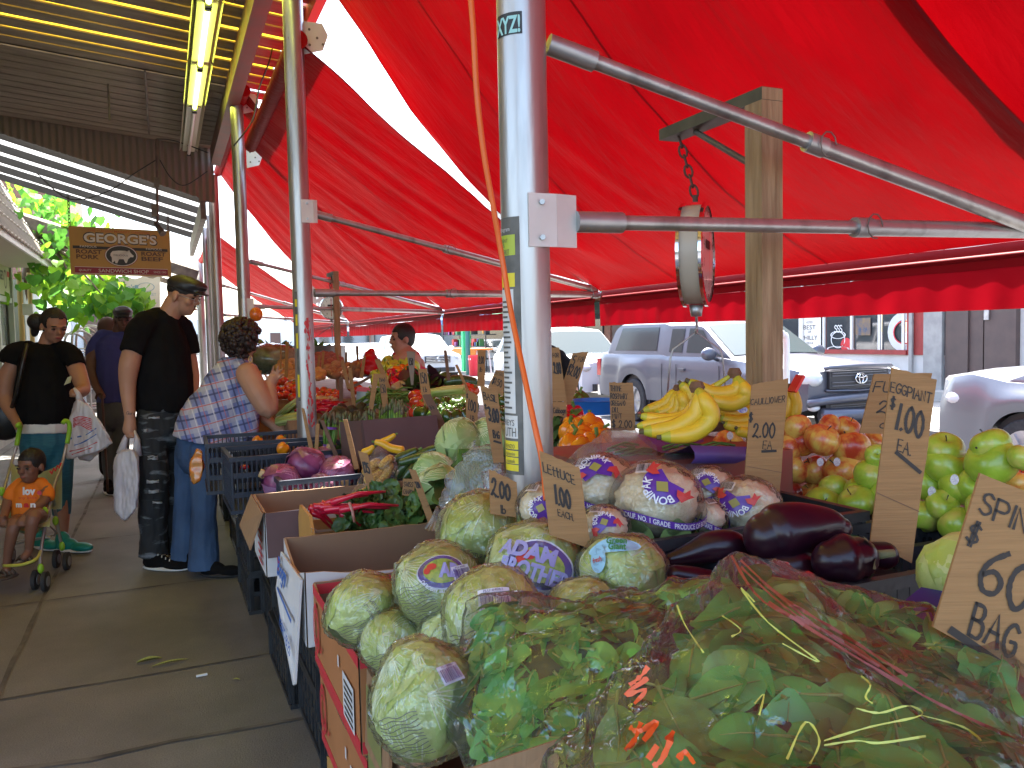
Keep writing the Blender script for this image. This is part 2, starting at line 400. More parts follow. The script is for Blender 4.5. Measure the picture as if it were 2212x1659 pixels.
 # ======= shared materials
def concrete(n,c1,c2,s=3):
 return mat(n,c1,.85,0,c2,s,.5,.25,90,ndetail=8)
M_walk=nodemat('sidewalk_concrete',lambda N,L,b,o:None)
def _walk(N,L,b,o):
 tc=N.new('ShaderNodeTexCoord')
 a=N.new('ShaderNodeTexNoise'); a.inputs['Scale'].default_value=1.3; a.inputs['Detail'].default_value=9; a.inputs['Roughness'].default_value=.62
 L.new(tc.outputs['Object'],a.inputs['Vector'])
 r1=N.new('ShaderNodeValToRGB'); e=r1.color_ramp.elements; e[0].position=.3; e[1].position=.72; e[0].color=(.130,.124,.108,1); e[1].color=(.230,.216,.190,1)
 L.new(a.outputs[0],r1.inputs[0])
 s=N.new('ShaderNodeTexNoise'); s.inputs['Scale'].default_value=4.5; s.inputs['Detail'].default_value=6; s.inputs['Distortion'].default_value=.8
 L.new(tc.outputs['Object'],s.inputs['Vector'])
 r2=N.new('ShaderNodeValToRGB'); e=r2.color_ramp.elements; e[0].position=.62; e[1].position=.74; e[0].color=(0,0,0,1); e[1].color=(.45,.45,.45,1)
 L.new(s.outputs[0],r2.inputs[0])
 mx=N.new('ShaderNodeMixRGB'); mx.inputs[2].default_value=(.17,.155,.13,1); L.new(r2.outputs[0],mx.inputs[0]); L.new(r1.outputs[0],mx.inputs[1])
 v=N.new('ShaderNodeTexNoise'); v.inputs['Scale'].default_value=160; v.inputs['Detail'].default_value=2; L.new(tc.outputs['Object'],v.inputs['Vector'])
 r3=N.new('ShaderNodeValToRGB'); e=r3.color_ramp.elements; e[0].position=.3; e[1].position=.7; e[0].color=(.82,.82,.82,1); e[1].color=(1.12,1.12,1.12,1); L.new(v.outputs[0],r3.inputs[0])
 m2=N.new('ShaderNodeMixRGB'); m2.blend_type='MULTIPLY'; m2.inputs[0].default_value=1; L.new(mx.outputs[0],m2.inputs[1]); L.new(r3.outputs[0],m2.inputs[2])
 L.new(m2.outputs[0],b.inputs['Base Color']); b.inputs['Roughness'].default_value=.75
 bp=N.new('ShaderNodeBump'); bp.inputs['Strength'].default_value=.25; bp.inputs['Distance'].default_value=.01; L.new(v.outputs[0],bp.inputs['Height']); L.new(bp.outputs[0],b.inputs['Normal'])
_walk(M_walk.node_tree.nodes,M_walk.node_tree.links,M_walk.node_tree.nodes['Principled BSDF'],None)
M_joint=mat('joint_dirt',(.17,.155,.125),.9,col2=(.06,.055,.045),nscale=6)
M_asph=mat('asphalt',(.055,.055,.06),.9,col2=(.09,.09,.09),nscale=20,bump=.4,bscale=150)
M_farwalk=mat('far_walk',(.33,.32,.30),.85,col2=(.22,.22,.21),nscale=2,bump=.2,bscale=80,ndetail=8)
M_alu=mat('aluminium',(.46,.45,.44),.34,.75,col2=(.27,.26,.25),nscale=9,bump=.12,bscale=25,ndetail=9,stretch=(1.6,1.6,.22),hard=(.5,.72))
M_alud=mat('dull_aluminium',(.55,.55,.54),.42,.8,col2=(.36,.36,.36),nscale=8,ndetail=6)
M_plate=mat('bracket_plate',(.72,.71,.68),.45,.35,col2=(.6,.58,.55),nscale=6)
M_steel=mat('dark_steel',(.13,.11,.10),.6,.5,col2=(.22,.19,.16),nscale=10)
M_wood=mat('post_wood',(.42,.28,.15),.7,col2=(.26,.16,.08),nscale=9,bump=.3,bscale=30,stretch=(6,6,.5),ndetail=6)
M_paintgreen=mat('painted_wood',(.09,.085,.06),.6,col2=(.05,.05,.04),nscale=12)
M_black=mat('black_plastic',(.018,.019,.022),.42,col2=(.035,.037,.04),nscale=15,bump=.1,bscale=60)
M_blueblk=mat('bluish_black_plastic',(.02,.028,.045),.4,col2=(.03,.04,.06),nscale=10)
M_white=mat('white_paint',(.78,.78,.76),.55,col2=(.66,.66,.63),nscale=7)
M_ink=mat('marker_ink',(.022,.015,.012),.55)
M_red=mat('red_print',(.55,.02,.03),.5)
M_rubber=mat('rubber',(.02,.02,.02),.75,col2=(.035,.035,.035),nscale=30)
# ======= ground
g=G(); g.bb(-300,300,-200,500,-.6,-.16); struct('ground',g,M_asph)
g=G(); g.bb(-7,3.15,-4,60,-.155,0)
jx=onz(55,1369,0).x
def jstrip(g,a,b,w,m=1,wig=.006,z=.004):
 a=Vector((a[0],a[1],z)); b=Vector((b[0],b[1],z)); n=max(2,int((b-a).length/.25)); t=(b-a).normalized(); s_=Vector((-t.y,t.x,0))
 vs=[]
 for i in range(n+1):
  q=a.lerp(b,i/n)+s_*rng.uniform(-wig,wig); ww=w*rng.uniform(.6,1.25)
  vs+=[q+s_*ww/2,q-s_*ww/2]
 g.add(vs,[(2*i,2*i+1,2*i+3,2*i+2)for i in range(n)],m)
jstrip(g,(jx,-1),(jx+.05,40),.022)
jstrip(g,(jx-1.35,-1),(jx-1.3,40),.02)
for(px,py)in((300,1472),(250,1284),(200,1169),(180,1037+45)):
 q=onz(px,py,0); jstrip(g,(-5,q.y-.05),(3,q.y+.12),.016)
for k in range(12):jstrip(g,(-5,9.4+1.25*k),(3,9.45+1.25*k),.016)
a_,b_=onz(0,1640,0),onz(613,1590,0)
jstrip(g,(a_.x-1,a_.y-.1),(b_.x+.4,b_.y+.1),.03,1,.02)
struct('sidewalk',g,[M_walk,M_joint])
g=G(); g.bb(3.15,3.33,-4,60,-.17,-.004); struct('kerb',g,M_farwalk)
g=G(); g.bb(3.33,9.75,-20,140,-.2,-.15); struct('road',g,M_asph)
g=G(); g.bb(9.75,9.93,-20,140,-.3,-.006); g.bb(9.93,15.5,-20,140,-.3,0)
for k in range(30):jstrip(g,(9.95,5+k*1.6),(14.4,5+k*1.6),.03,1,.004)
jstrip(g,(12.1,0),(12.1,60),.03,1,.004)
struct('far_pavement',g,[M_farwalk,M_joint])
# litter on the pavement
def leafshape(L,w,n=8,bend=.1,curl=.2,tip=1.0):
 vs=[]; fs=[]
 for i in range(n+1):
  t=i/n; ww=w*math.sin(math.pi*min(1,t*.93+.05))**.8
  z=bend*L*math.sin(t*2.4)
  vs+=[(-ww,t*L,z+curl*ww),(0,t*L,z),(ww,t*L,z+curl*ww)]
 for i in range(n):
  a=i*3; fs+=[(a,a+1,a+4,a+3),(a+1,a+2,a+5,a+4)]
 return vs,fs
def addleaf(g,loc,rot,L,w,bend=.1,curl=.2,m=0,n=6):
 vs,fs=leafshape(L,w,n,bend,curl)
 return g.add([Vector(loc)+rot@Vector(q)for q in vs],fs,m)
M_husk=mat('husk',(.35,.36,.10),.6,col2=(.22,.26,.06),nscale=20,stretch=(9,1,1))
q=onz(295,1432,.006); q2=onz(368,1418,.006)
g=G(); addleaf(g,q,axes((0,0,1),(q2-q).normalized().cross(Vector((0,0,1)))),(q2-q).length*.75,.014,.02,.9)
addleaf(g,onz(328,1440,.006),axes((0,0,1),(q2-q).normalized().cross(Vector((0,0,1)))),.15,.008,.03,.9)
solo('corn_husk',g,M_husk, 'pale green husk leaf lying on the pavement slab', 'leaf',smooth=True)
g=G(); q=onz(436,1460,.006); g.box(q+Vector((0,0,.004)),(.045,.008,.008),Matrix.Rotation(.1,3, 'Z'))
solo('paper_scrap',g,M_white, 'small white paper stub on the pavement joint', 'litter')
g=G(); addleaf(g,onz(518,1468,.006),Matrix.Rotation(1.2,3, 'Z'),.03,.008,.1,.4)
solo('leaf_scrap',g,M_husk, 'small torn green leaf on the pavement beside the black crates', 'leaf')
# ======= big roof on the left
M_plank=mat('roof_plank',(.36,.32,.26),.8,col2=(.25,.22,.18),nscale=4,stretch=(.6,4,4),ndetail=6,bump=.2,bscale=40)
M_yel=mat('yellow_fibreglass',(.42,.27,.015),.5,transl=.85,col2=(.22,.12,.01),nscale=40,stretch=(.4,1,1),ndetail=5)
def zr(X):return 3.62-.1*(X-.3)
rf=thing('market_roof', 'grey plank roof over the pavement with yellow stripes of light between boards', 'roof',(-1.5,4,3.7))
g=G(); y=-1.2; i=0
while y<9.9:
 w=.165 if i%3 else .19; gap=.03 if i%3==1 else(.075 if i%3==2 else .045)
 if y>7.4:gap=.03
 X1=.93 if y<7.7 else .62
 g.beam((-4.2,y+w/2,zr(-4.2)),(X1,y+w/2,zr(X1)),w,.012)
 y+=w+gap; i+=1
part('planks',g,M_plank,rf)
g=G()
def corr(u,v):
 X=-4.2+5.1*v; Y=-1.2+8.6*u; return Vector((X,Y,zr(X)+.045+.006*math.sin(Y*2*math.pi/.022)))
g.grid(corr,1600,2); part('corrugated_sheet',g,M_yel,rf,True)
g=G()
M_tar=mat('roof_felt',(.12,.11,.1),.9)
g.bb(-4.2,.7,7.45,10.05,3.66,3.67); 
for v_ in g.v:v_.z+=-.1*(v_.x-.3)
part('roof_cover',g,M_tar,rf)
g=G(); M_beam=mat('red_oxide_beam',(.22,.12,.10),.6,.2,col2=(.16,.13,.11),nscale=5)
g.bb(.56,.58,-1,9.8,3.38,3.56); g.bb(.58,.66,-1,9.8,3.38,3.395); g.bb(.58,.66,-1,9.8,3.545,3.56)
part('beam',g,M_beam,rf)
g=G(); g.bb(.93,.99,-1,7.7,3.46,3.66); part('fascia',g,mat('fascia_red',(.5,.1,.1),.6),rf)
g=G()
def fas(u,v):
 X=-2.6+3.2*u; zt=zr(X)+.05; zb_=3.05+.3*(.43-X)if X<.43 else 3.0
 return Vector((X,9.98+.012*math.sin(X*2*math.pi/.07),zb_*(1-v)+zt*v if zb_<zt else zt-.01*(1-v)))
g.grid(fas,300,1); part('end_fascia',g,mat('fascia_board',(.30,.26,.21),.85),rf,True)
# rods and junction boxes
g=G()
for(xx,yy)in((20,300),(210,340)):
 pass
g.tube([(-.35,8.0,3.66),(-.35,8.0,3.35)],.008); g.tube([(-.05,7.4,3.62),(-.05,9.5,3.6)],.01)
part('conduit',g,M_steel,rf)
# second, lower roof
rb=thing('slatted_roof', 'lower roof of dark joists under pale ribbed sheets beyond the plank roof', 'roof',(-1,11.8,3.2))
def zb2(X):return 3.04+.3*(.43-X)
M_sheet=mat('pale_sheet',(.48,.49,.49),.6,transl=.5,col2=(.36,.36,.35),nscale=3)
g=G()
for k in range(5):
 Y=10.25+.85*k
 g.beam((-3.4,Y,zb2(-3.4)+.04),(.48,Y,zb2(.48)+.04),.05,.085)
part('joists',g,mat('joist_dark',(.05,.048,.045),.7),rb)
g=G()
def sh2(u,v):
 X=-3.4+3.9*v; Y=10.05+3.9*u; return Vector((X,Y,zb2(X)+.09+.01*math.sin(Y*60)))
g.grid(sh2,240,2); part('sheet',g,M_sheet,rb,True)
g=G(); g.bb(.44,.5,9.9,14.2,2.8,3.0); g.beam((.47,9.98,2.98),(.47,9.98,3.5),.06,.06)
part('edge_beam',g,M_steel,rb)
# third wavy awning
g=G()
def sh3(u,v):
 X=-2.2+2.75*v; Y=14.3+3.4*u
 return Vector((X,Y,2.62+.33*(.5-X)+.35*(1-math.sin(math.pi*(.25+.5*u)))*0+.02*math.sin((Y)*2*math.pi/.17)))
g.grid(sh3,160,6); g.beam((-2.2,14.3,3.4),(.55,14.3,2.5),.05,.16,1); g.beam((-2.2,17.7,3.4),(.55,17.7,2.5),.05,.1,1)
solo('corrugated_awning',g,[mat('beige_corrugated',(.55,.5,.42),.6,transl=.3),M_steel], 'beige corrugated awning sloping over the pavement beyond the slatted roof', 'awning',smooth='auto')
# fluorescent fixtures
M_lamp=mat('lit_tube',(1,1,.5),.4,emit=(.85,.95,.12,3.0))
M_lampoff=mat('unlit_tube',(.8,.8,.78),.3)
M_fix=mat('fixture_enamel',(.62,.62,.50),.45)
def fixture(y0,y1,lit,label):
 t=thing('tube_lamp',label, 'lamp',(.33,(y0+y1)/2,3.5), 'tube lamps under the roof')
 g=G(); g.bb(.27,.39,y0,y1,3.47,3.52)
 g.add([(.27,y0,3.52),(.24,y0,3.47),(.24,y1,3.47),(.27,y1,3.52)],[(0,1,2,3)]); g.add([(.39,y0,3.52),(.42,y0,3.47),(.42,y1,3.47),(.39,y1,3.52)],[(0,3,2,1)])
 part('housing',g,M_fix,t)
 g=G(); g.tube([(.33,y0+.03,3.445),(.33,y1-.03,3.445)],.017,12); part('tube',g,M_lamp if lit else M_lampoff,t, 'auto')
 g=G(); g.bb(.31,.35,y0,y0+.03,3.42,3.47); g.bb(.31,.35,y1-.03,y1,3.42,3.47); part('end_cap',g,M_black,t)
 g=G(); g.tube([(.33,(y0+y1)/2,3.52),(.33,(y0+y1)/2,3.6)],.01); part('hanger',g,M_steel,t)
fixture(3.2,5.35,True, 'lit yellow tube lamp nearest the camera under the plank roof')
fixture(5.38,6.55,True, 'lit yellow tube lamp second in the row, between two other lit ones')
fixture(6.6,7.75,True, 'lit yellow tube lamp in the middle of the row, beside the dark beam')
fixture(7.8,9.6,False, 'unlit white tube lamp, farthest of the row')
# ======= poles
def cylmap(c,r,off=0.0):
 c=Vector(c); d=Vector((-c.x,-c.y,0)).normalized(); s_=Vector((-d.y,d.x,0))
 if s_.dot(CR)<0:s_=-s_
 def f(u,v):
  a=u/r+off; n=d*math.cos(a)+s_*math.sin(a)
  return Vector((c.x,c.y,v))+n*r,n
 return f
def pole(px,d,wpx,ztop,label,py=742,zb=0):
 q=P(px,py,d); r=wpx/F*d/2
 t=thing('awning_pole',label, 'pole',(q.x,q.y,zb), 'metal poles along the kerb side of the pavement')
 g=G(); g.tube([(q.x,q.y,zb),(q.x,q.y,ztop)],r,40); part('shaft',g,M_alu,t, 'auto')
 return t,q,r
M_orange=mat('orange_cord',(.75,.14,.02),.45)
p1,q1,r1=pole(1139,1.77,104,3.9, 'thick shiny aluminium pole in the foreground with stickers and a bolted bracket',727)
p2,q2_,r2=pole(657,4.42,42,3.9, 'aluminium pole with peeling red paint beside the woman in plaid',736)
p3,q3,r3=pole(531,7.0,27,3.56, 'aluminium pole behind the plaid woman with an orange reflector',739)
p4,q4,r4=pole(474,9.9,22,3.4, 'grey pole under the roof edge, fourth from the camera',740)
p5,q5,r5=pole(452,12.2,11,3.1, 'thin dark post in front of the square white post',740)
p6,q6,r6=pole(437,15.5,16,3.0, 'weathered pole farthest down the pavement',740)
p7,q7,r7=pole(461,11.0,8,3.1, 'narrow white square post beside the dark post',740)
g=G(); g.bb(q5.x-.03,q5.x+.03,q5.y-.03,q5.y+.03,0,3.05); part('cladding',g,M_steel,p5)
def fmtext(parent,name,items,m):
 pass
 # stickers on the foreground pole
cm=cylmap((q1.x,q1.y,0),r1)
def zpx(y,d=1.72,x=1110):return CAMH+(727-y)/F*d
st=thing('round_pole_sticker', 'black sticker reading XYZ! wrapped on the foreground pole', 'sticker',cm(-.03,zpx(66))[0])
g=G(); rect(g,cm,-.062,.002,zpx(88),zpx(42),0,.001,10); part('backing',g,mat('sticker_black',(.02,.02,.022),.4),st)
g=G(); typeset(g, 'XYZ!',cm,-.062,zpx(84),zpx(50)-zpx(84),w=.06,bold=.03,lift=.002); part('lettering',g,mat('sticker_mint',(.35,.68,.68),.5),st)
st=thing('sticker_strip', 'long worn strip of grey, white and yellow stickers down the foreground pole', 'sticker',cm(-.05,zpx(700))[0])
M_sg=mat('sticker_grey',(.16,.155,.14),.6,col2=(.09,.09,.08),nscale=20); M_sy=mat('sticker_yellow',(.75,.62,.03),.5); M_sw=mat('sticker_white',(.72,.71,.68),.5,col2=(.6,.59,.56),nscale=15)
M_slime=mat('sticker_lime',(.42,.52,.05),.5)
g=G(); rect(g,cm,-.068,-.012,zpx(1030),zpx(470),0,.0006,10); part('grey_backing',g,M_sg,st)
g=G(); rect(g,cm,-.068,-.022,zpx(552),zpx(508),0,.0012,6); part('lime_label',g,M_slime,st)
g=G(); rect(g,cm,-.068,-.028,zpx(895),zpx(625),0,.0012,6); rect(g,cm,-.068,-.024,zpx(950),zpx(900),0,.0012,6); part('white_label',g,M_sw,st)
g=G()
for(a,b)in((620,590),(974,956),(990,977),(1006,992),(1022,1008)):rect(g,cm,-.068,-.024,zpx(a),zpx(b),0,.0012,6)
part('yellow_label',g,M_sy,st)
g=G()
for k in range(22):rect(g,cm,-.064,-.064+rng.uniform(.018,.032),zpx(885-k*11),zpx(880.5-k*11),0,.0018,4)
for(tx,y,h,w)in(('REYS',922,13,.03),('UTH',946,20,.034),('RENZO',972,9,.03),('lahtnin',988,8,.03),('oczatek',1004,8,.03),('RENT',524,8,.022),('NS',534,8,.012),('MARKET',550,11,.026)):
 typeset(g,tx,cm,-.062,zpx(y),h/F*1.72,w=w,lift=.002,m=0)
part('lettering',g,mat('faded_ink',(.12,.115,.10),.6),st)
g=G(); typeset(g, 'Program',cm,-.066,zpx(500),9/F*1.72,w=.032,lift=.002); part('white_lettering',g,M_sw,st)
# brackets with bolts
def angle_bracket(q,r,z,h,side_dir,parent_label,size=.06):
 d=Vector(side_dir).normalized(); s_=Vector((-q.x,-q.y,0)).normalized()
 t=thing('angle_bracket',parent_label, 'bracket',(q.x,q.y,z), 'bolted plates on the poles')
 g=G(); c=Vector((q.x,q.y,z))+s_*(r+.006)
 a0=c+d*(r*.15-.0); a1=c+d*(r+.02)
 g.beam(a0-Vector((0,0,0)),a1,.005,h,0); g.beam(a1,a1+(d*.6-s_*.1).normalized()*size,.005,h,0)
 part('plate',g,M_plate,t)
 g=G()
 for k in(-.33,.33):
  b_=(a0+a1)/2+Vector((0,0,h*k))+s_*.003
  g.tube([b_,b_+s_*.008],.006,6)
 part('bolt',g,M_alud,t); return a1+(d*.6-s_*.1).normalized()*size
XB,ZB=2.6,1.70
ends=[(1.55,0),(4.72,0),(7.95,0),(12.6,0),(16.4,0)]
def brace_set(q,r,z0,z1,Yend,lab,dia=.021,mini=False):
 rt=Vector((1,0,0)); e0=angle_bracket(q,r,z0,.11,rt, 'pale metal plate bolted on '+lab,.05)if 'foreground' in lab else q+rt*(r+.01)
 a=Vector((e0.x,e0.y,z0)); b=Vector((XB,Yend,ZB-.02))
 for nm,s_,e_ in(('level',a,b),('sloping',Vector((q.x+r+.01,q.y,z1)),Vector((2.32,Yend-.05,1.62))if 'foreground' in lab else b+Vector((-.02,0,.03)))):
  t=thing('awning_brace',nm+' aluminium arm holding the red awning, fixed to '+lab, 'awning arm',s_, 'arms of the awnings')
  d=(e_-s_).normalized(); L_=(e_-s_).length; mid=s_+d*L_*.44
  g=G(); g.tube([s_+d*.03,mid],dia*.78,16); part('inner_tube',g,M_alu,t, 'auto')
  g=G(); g.tube([mid-d*.02,e_],dia,16); part('outer_tube',g,M_alu,t, 'auto')
  for a_,b_,k_ in((.0,.11,1.08),(L_*.44-.04,L_*.44+.01,1.16),(L_-.06,L_-.02,1.3)):
   g=G(); g.tube([s_+d*a_,s_+d*b_],dia*k_,14); part('joint',g,M_alud,t, 'auto')
  g=G(); g.tube([mid+Vector((math.cos(k)*.024,-.026,.0+math.sin(k)*.03))for k in np.linspace(0,5,9)],.0018,6); part('pin',g,M_steel,t)
brace_set(q1,r1,1.66,2.04,1.5, 'the foreground pole')
brace_set(q2_,r2,1.675,2.1,4.70, 'the pole with red paint')
brace_set(q3,r3,1.72,2.1,7.93, 'the third pole',.02,True)
brace_set(q4,r4,1.75,2.1,12.58, 'the fourth pole',.02,True)
# awning top brackets
def topbr(p_,lab):
 g=G(); g.slab([p_+Vector((0,0,-.09)),p_+Vector((.1,0,-.06)),p_+Vector((.13,0,.02)),p_+Vector((.1,0,.08)),p_+Vector((0,0,.08))],.006)
 for(a,b)in((.03,.04),(.03,-.04),(.07,0),(.1,-.03)):g.tube([p_+Vector((a,-.002,b)),p_+Vector((a,-.004,b))],.007,8,1)
 solo('roller_bracket',g,[M_plate,M_steel],lab, 'bracket', 'perforated plates of the awning rollers')
topbr(Vector((q2_.x+r2,q2_.y,3.02)), 'perforated white plate holding the roller high on the pole with red paint')
topbr(Vector((q3.x+r3,q3.y,3.42)), 'perforated white plate high on the third pole, above the other')
topbr(Vector((q3.x+r3,q3.y-.1,2.95)), 'perforated white plate lower on the third pole')
angle_bracket(q2_,r2,2.1,.12,(1,0,0), 'small pale plate at mid height on the pole with red paint',.02)
# orange reflector, peeling paint
def blob_strip(cmf,z0,z1,n,r,wmax,umid,seed):
 g=G(); rg=random.Random(seed)
 for k in range(n):
  z=rg.uniform(z0,z1); u=umid+rg.gauss(0,wmax); 
  oval(g,cmf,u,z,rg.uniform(.002,r),rg.uniform(.006,r*4),0,.0012,9,lambda a:rg.uniform(.6,1.3))
 return g
part('peeling_paint',blob_strip(cylmap((q2_.x,q2_.y,0),r2),.95,1.55,60,.006,.009,.022,3),mat('red_flakes',(.6,.05,.06),.6),p2)
cm2=cylmap((q2_.x,q2_.y,0),r2)
g=G(); rect(g,cm2,-.045,-.03,1.1,1.68,0,.001,4); part('sticker_strip',g,M_sg,p2)
g=G()
for(a,b)in((1.5,1.56),(1.38,1.46),(1.12,1.24),(1.6,1.64)):rect(g,cm2,-.045,-.031,a,b,0,.002,4)
part('yellow_sticker',g,M_sy,p2)
cm3=cylmap((q3.x,q3.y,0),r3)
g=G(); c_=cm3(.03,1.66)[0]+Vector((.03,-.03,0)); g.box(c_+Vector((-.03,.03,.04)),(.10,.006,.17)); part('plate',g,M_plate,p3)
g=G(); g.ell(c_+Vector((.03,-.01,-.01)),(.055,.03,.06),nv=10); part('reflector',g,mat('reflector_orange',(.8,.2,.02),.25,coat=.5),p3,True)
g=G(); write(g, 'Yr4',cm3,-.02,1.28,.05,1,.004); write(g, 'kzs',cm3,-.015,1.45,.05,1,.004); part('graffiti',g,M_ink,p3)
# orange cord hanging in front of the foreground pole
pts=[P(1012,-60,1.55),P(1022,60,1.55),P(1030,200,1.56),P(1045,330,1.58),P(1066,450,1.6),P(1085,560,1.62),P(1105,680,1.6),P(1130,800,1.55),P(1155,920,1.5),P(1172,1000,1.48),P(1180,1080,1.45)]
g=G(); g.tube([Vector(q)for q in catmull([tuple(q)for q in pts],6)],.0055,10)
solo('power_cord',g,M_orange, 'orange cord hanging down in front of the foreground pole to the lettuce sign', 'cord',smooth=True)
# ======= red awnings
def _red(N,L,b,o):
 tc=N.new('ShaderNodeTexCoord'); nz=N.new('ShaderNodeTexNoise'); nz.inputs['Scale'].default_value=2.5; nz.inputs['Detail'].default_value=6
 L.new(tc.outputs['Object'],nz.inputs['Vector'])
 cr=N.new('ShaderNodeValToRGB'); e=cr.color_ramp.elements; e[0].position=.3; e[1].position=.7; e[0].color=(.25,.0008,.003,1); e[1].color=(.33,.0012,.004,1); L.new(nz.outputs[0],cr.inputs[0])
 L.new(cr.outputs[0],b.inputs['Base Color']); b.inputs['Roughness'].default_value=.6; b.inputs['Specular IOR Level'].default_value=.12
 wv=N.new('ShaderNodeTexNoise'); wv.inputs['Scale'].default_value=3; wv.inputs['Detail'].default_value=5
 mp=N.new('ShaderNodeMapping'); mp.inputs['Scale'].default_value=(3,9,1); mp.inputs['Rotation'].default_value=(0,0,R(20)); L.new(tc.outputs['Object'],mp.inputs[0]); L.new(mp.outputs[0],wv.inputs['Vector'])
 bp=N.new('ShaderNodeBump'); bp.inputs['Strength'].default_value=.35; bp.inputs['Distance'].default_value=.03; L.new(wv.outputs[0],bp.inputs['Height']); L.new(bp.outputs[0],b.inputs['Normal'])
 t=N.new('ShaderNodeBsdfTranslucent'); L.new(cr.outputs[0],t.inputs[0]); L.new(bp.outputs[0],t.inputs['Normal'])
 mx=N.new('ShaderNodeMixShader'); mx.inputs[0].default_value=.13; L.new(b.outputs[0],mx.inputs[1]); L.new(t.outputs[0],mx.inputs[2]); L.new(mx.outputs[0],o.inputs[0])
M_redcloth=nodemat('red_awning_cloth',_red)
M_redval=mat('red_valance',(.32,.003,.009),.6,transl=.4,col2=(.27,.0025,.008),nscale=3,spec=.2)
M_redhem=mat('red_hem',(.22,.003,.008),.6,transl=.14,spec=.2)
def awning(Y0,Y1,zt,Xt,lab,sag=.12,yb0=None,yb1=None,seams=(),roller=True,Yr0=None,Yr1=None,wr=1.0,seed=0,val=.225,cut=0):
 yb0=Y0 if yb0 is None else yb0; yb1=Y1 if yb1 is None else yb1
 t=thing('red_awning',lab, 'awning',(XB,(yb0+yb1)/2,ZB), 'red cloth awnings over the stall')
 def f(s,v):
  ya=Y0+(Y1-Y0)*v; yb=yb0+(yb1-yb0)*v
  q=Vector((Xt+(XB-Xt)*s,ya+(yb-ya)*s,zt+(ZB-zt)*s))
  q.z-=sag*math.sin(math.pi*s)
  ph=v*(Y1-Y0); dg=ph+.9*s
  w_=noise.noise(Vector((dg*5.5,s*.8,seed)))*.020+noise.noise(Vector((dg*15,s*1.3,seed+5)))*.009*(.3+s)
  w_+=.012*math.sin(ph*9+s*2)*(1-s)**2
  d2=ph-.8*s; w_+=noise.noise(Vector((d2*9,s,seed+9)))*.008*s
  w_*=1.35*wr*min(1,8*(1-s)+.06)*min(1,6*s+.2)
  q.z+=w_*.85; q.x+=w_*.5; return q
 g=G(); g.grid(f,90,int(70*max(1,(Y1-Y0)/3))); part('cloth',g,M_redcloth,t,True)
 g=G()
 def hem(s,v):
  q=f(1,v); return q+Vector((.012-.02*s,0,-.085*s+.001*math.sin(v*60)))
 g.grid(hem,2,60); part('hem',g,M_redhem,t,True)
 g=G()
 def vl(s,v):
  q=f(1,v); ph=v*(yb1-yb0)
  return Vector((XB-.005+(.010*noise.noise(Vector((ph*7,s*.6,seed)))+.003*math.sin(ph*45))*(s**.5),q.y,q.z-.085-val*.62*s+.002*math.sin(ph*3)))
 g.grid(vl,6,int(60*(yb1-yb0))); part('valance',g,M_redval,t,True)
 for v in(0.0,1.0)+tuple(seams):
  g=G(); L_=[f(s/30,v)for s in range(31)]; dv=Vector((0,.010 if v==0 else-.010,0))*(1 if v in(0,1)else .5)
  vs=[]; 
  for q in L_:vs+=[q+Vector((0,0,-.004))-(dv if v not in(0.0,1.0)else dv*0),q+dv+Vector((0,0,-.004))]
  g.add(vs,[(2*i,2*i+1,2*i+3,2*i+2)for i in range(30)])
  part('seam',g,M_redhem,t,True)
 g=G(); g.tube([(XB+.006,yb0+.03,ZB-.045),(XB+.006,yb1-.03,ZB-.045)],.012,12); part('front_bar',g,M_redhem,t, 'auto')
 if roller:
  ra,rb_=(Yr0 if Yr0 is not None else Y0),(Yr1 if Yr1 is not None else Y1)
  g=G(); g.tube([(Xt-.02,ra,zt+.02),(Xt-.02,rb_,zt+.02)],.05,16); part('roller',g,M_redcloth,t, 'auto')
awning(1.58,4.46,3.32,.85, 'nearest wide red awning panel over the foreground pole',sag=.25,yb0=1.5,yb1=4.69,seams=(.38,.72),roller=False,seed=1,wr=.9)
awning(-1.9,1.72,3.27,.85, 'red awning panel overhead at the right edge of the view, nearer than the others',sag=.12,yb0=-1.9,yb1=1.60,roller=False,seed=2)
awning(4.47,7.0,2.97,.73, 'red awning panel between the pole with red paint and the third pole',sag=.05,yb0=4.76,yb1=7.92,seams=(.45,),seed=3,wr=1.1)
awning(7.05,10.5,3.42,.70, 'red awning panel rising high beyond the third pole',sag=.1,yb0=8.0,yb1=12.5,seams=(.5,),seed=4,wr=1.2)
awning(12.0,16.2,2.9,.72, 'farthest red awning panel, low over the end of the stall',sag=.08,yb0=12.66,yb1=17.0,seed=5)
# ======= street side buildings (far side of the road)
def Yx(px,X):return X/math.tan(math.atan((px-CX)/F)+yaw)
FX=14.5
M_brown=mat('brown_door',(.10,.065,.055),.55,col2=(.075,.05,.045),nscale=3)
M_wwall=mat('whitewash',(.62,.61,.58),.8,col2=(.5,.48,.45),nscale=2,ndetail=8,bump=.2,bscale=12)
M_redwall=mat('red_wall',(.32,.035,.03),.6,col2=(.25,.03,.025),nscale=4)
M_grey=mat('grey_paint',(.33,.32,.30),.6,col2=(.25,.24,.23),nscale=5)
M_glassd=mat('shop_glass',(.05,.055,.06),.04,coat=.3,spec=1.0)
M_brick=mat('brick',(.26,.12,.08),.85,col2=(.18,.09,.06),nscale=12,bump=.3,bscale=30)
cafe=thing('cafe_building', 'red fronted cafe with plate windows, white base wall and posters in the glass', 'building',(FX,Yx(1850,FX),0))
ya,yb,yc,yd=Yx(1690,FX),Yx(1957,FX),Yx(2000,FX),Yx(2040,FX)
g=G(); g.bb(FX,FX+4,yd-.0,ya+2.4,0,.86); part('base_wall',g,M_wwall,cafe)
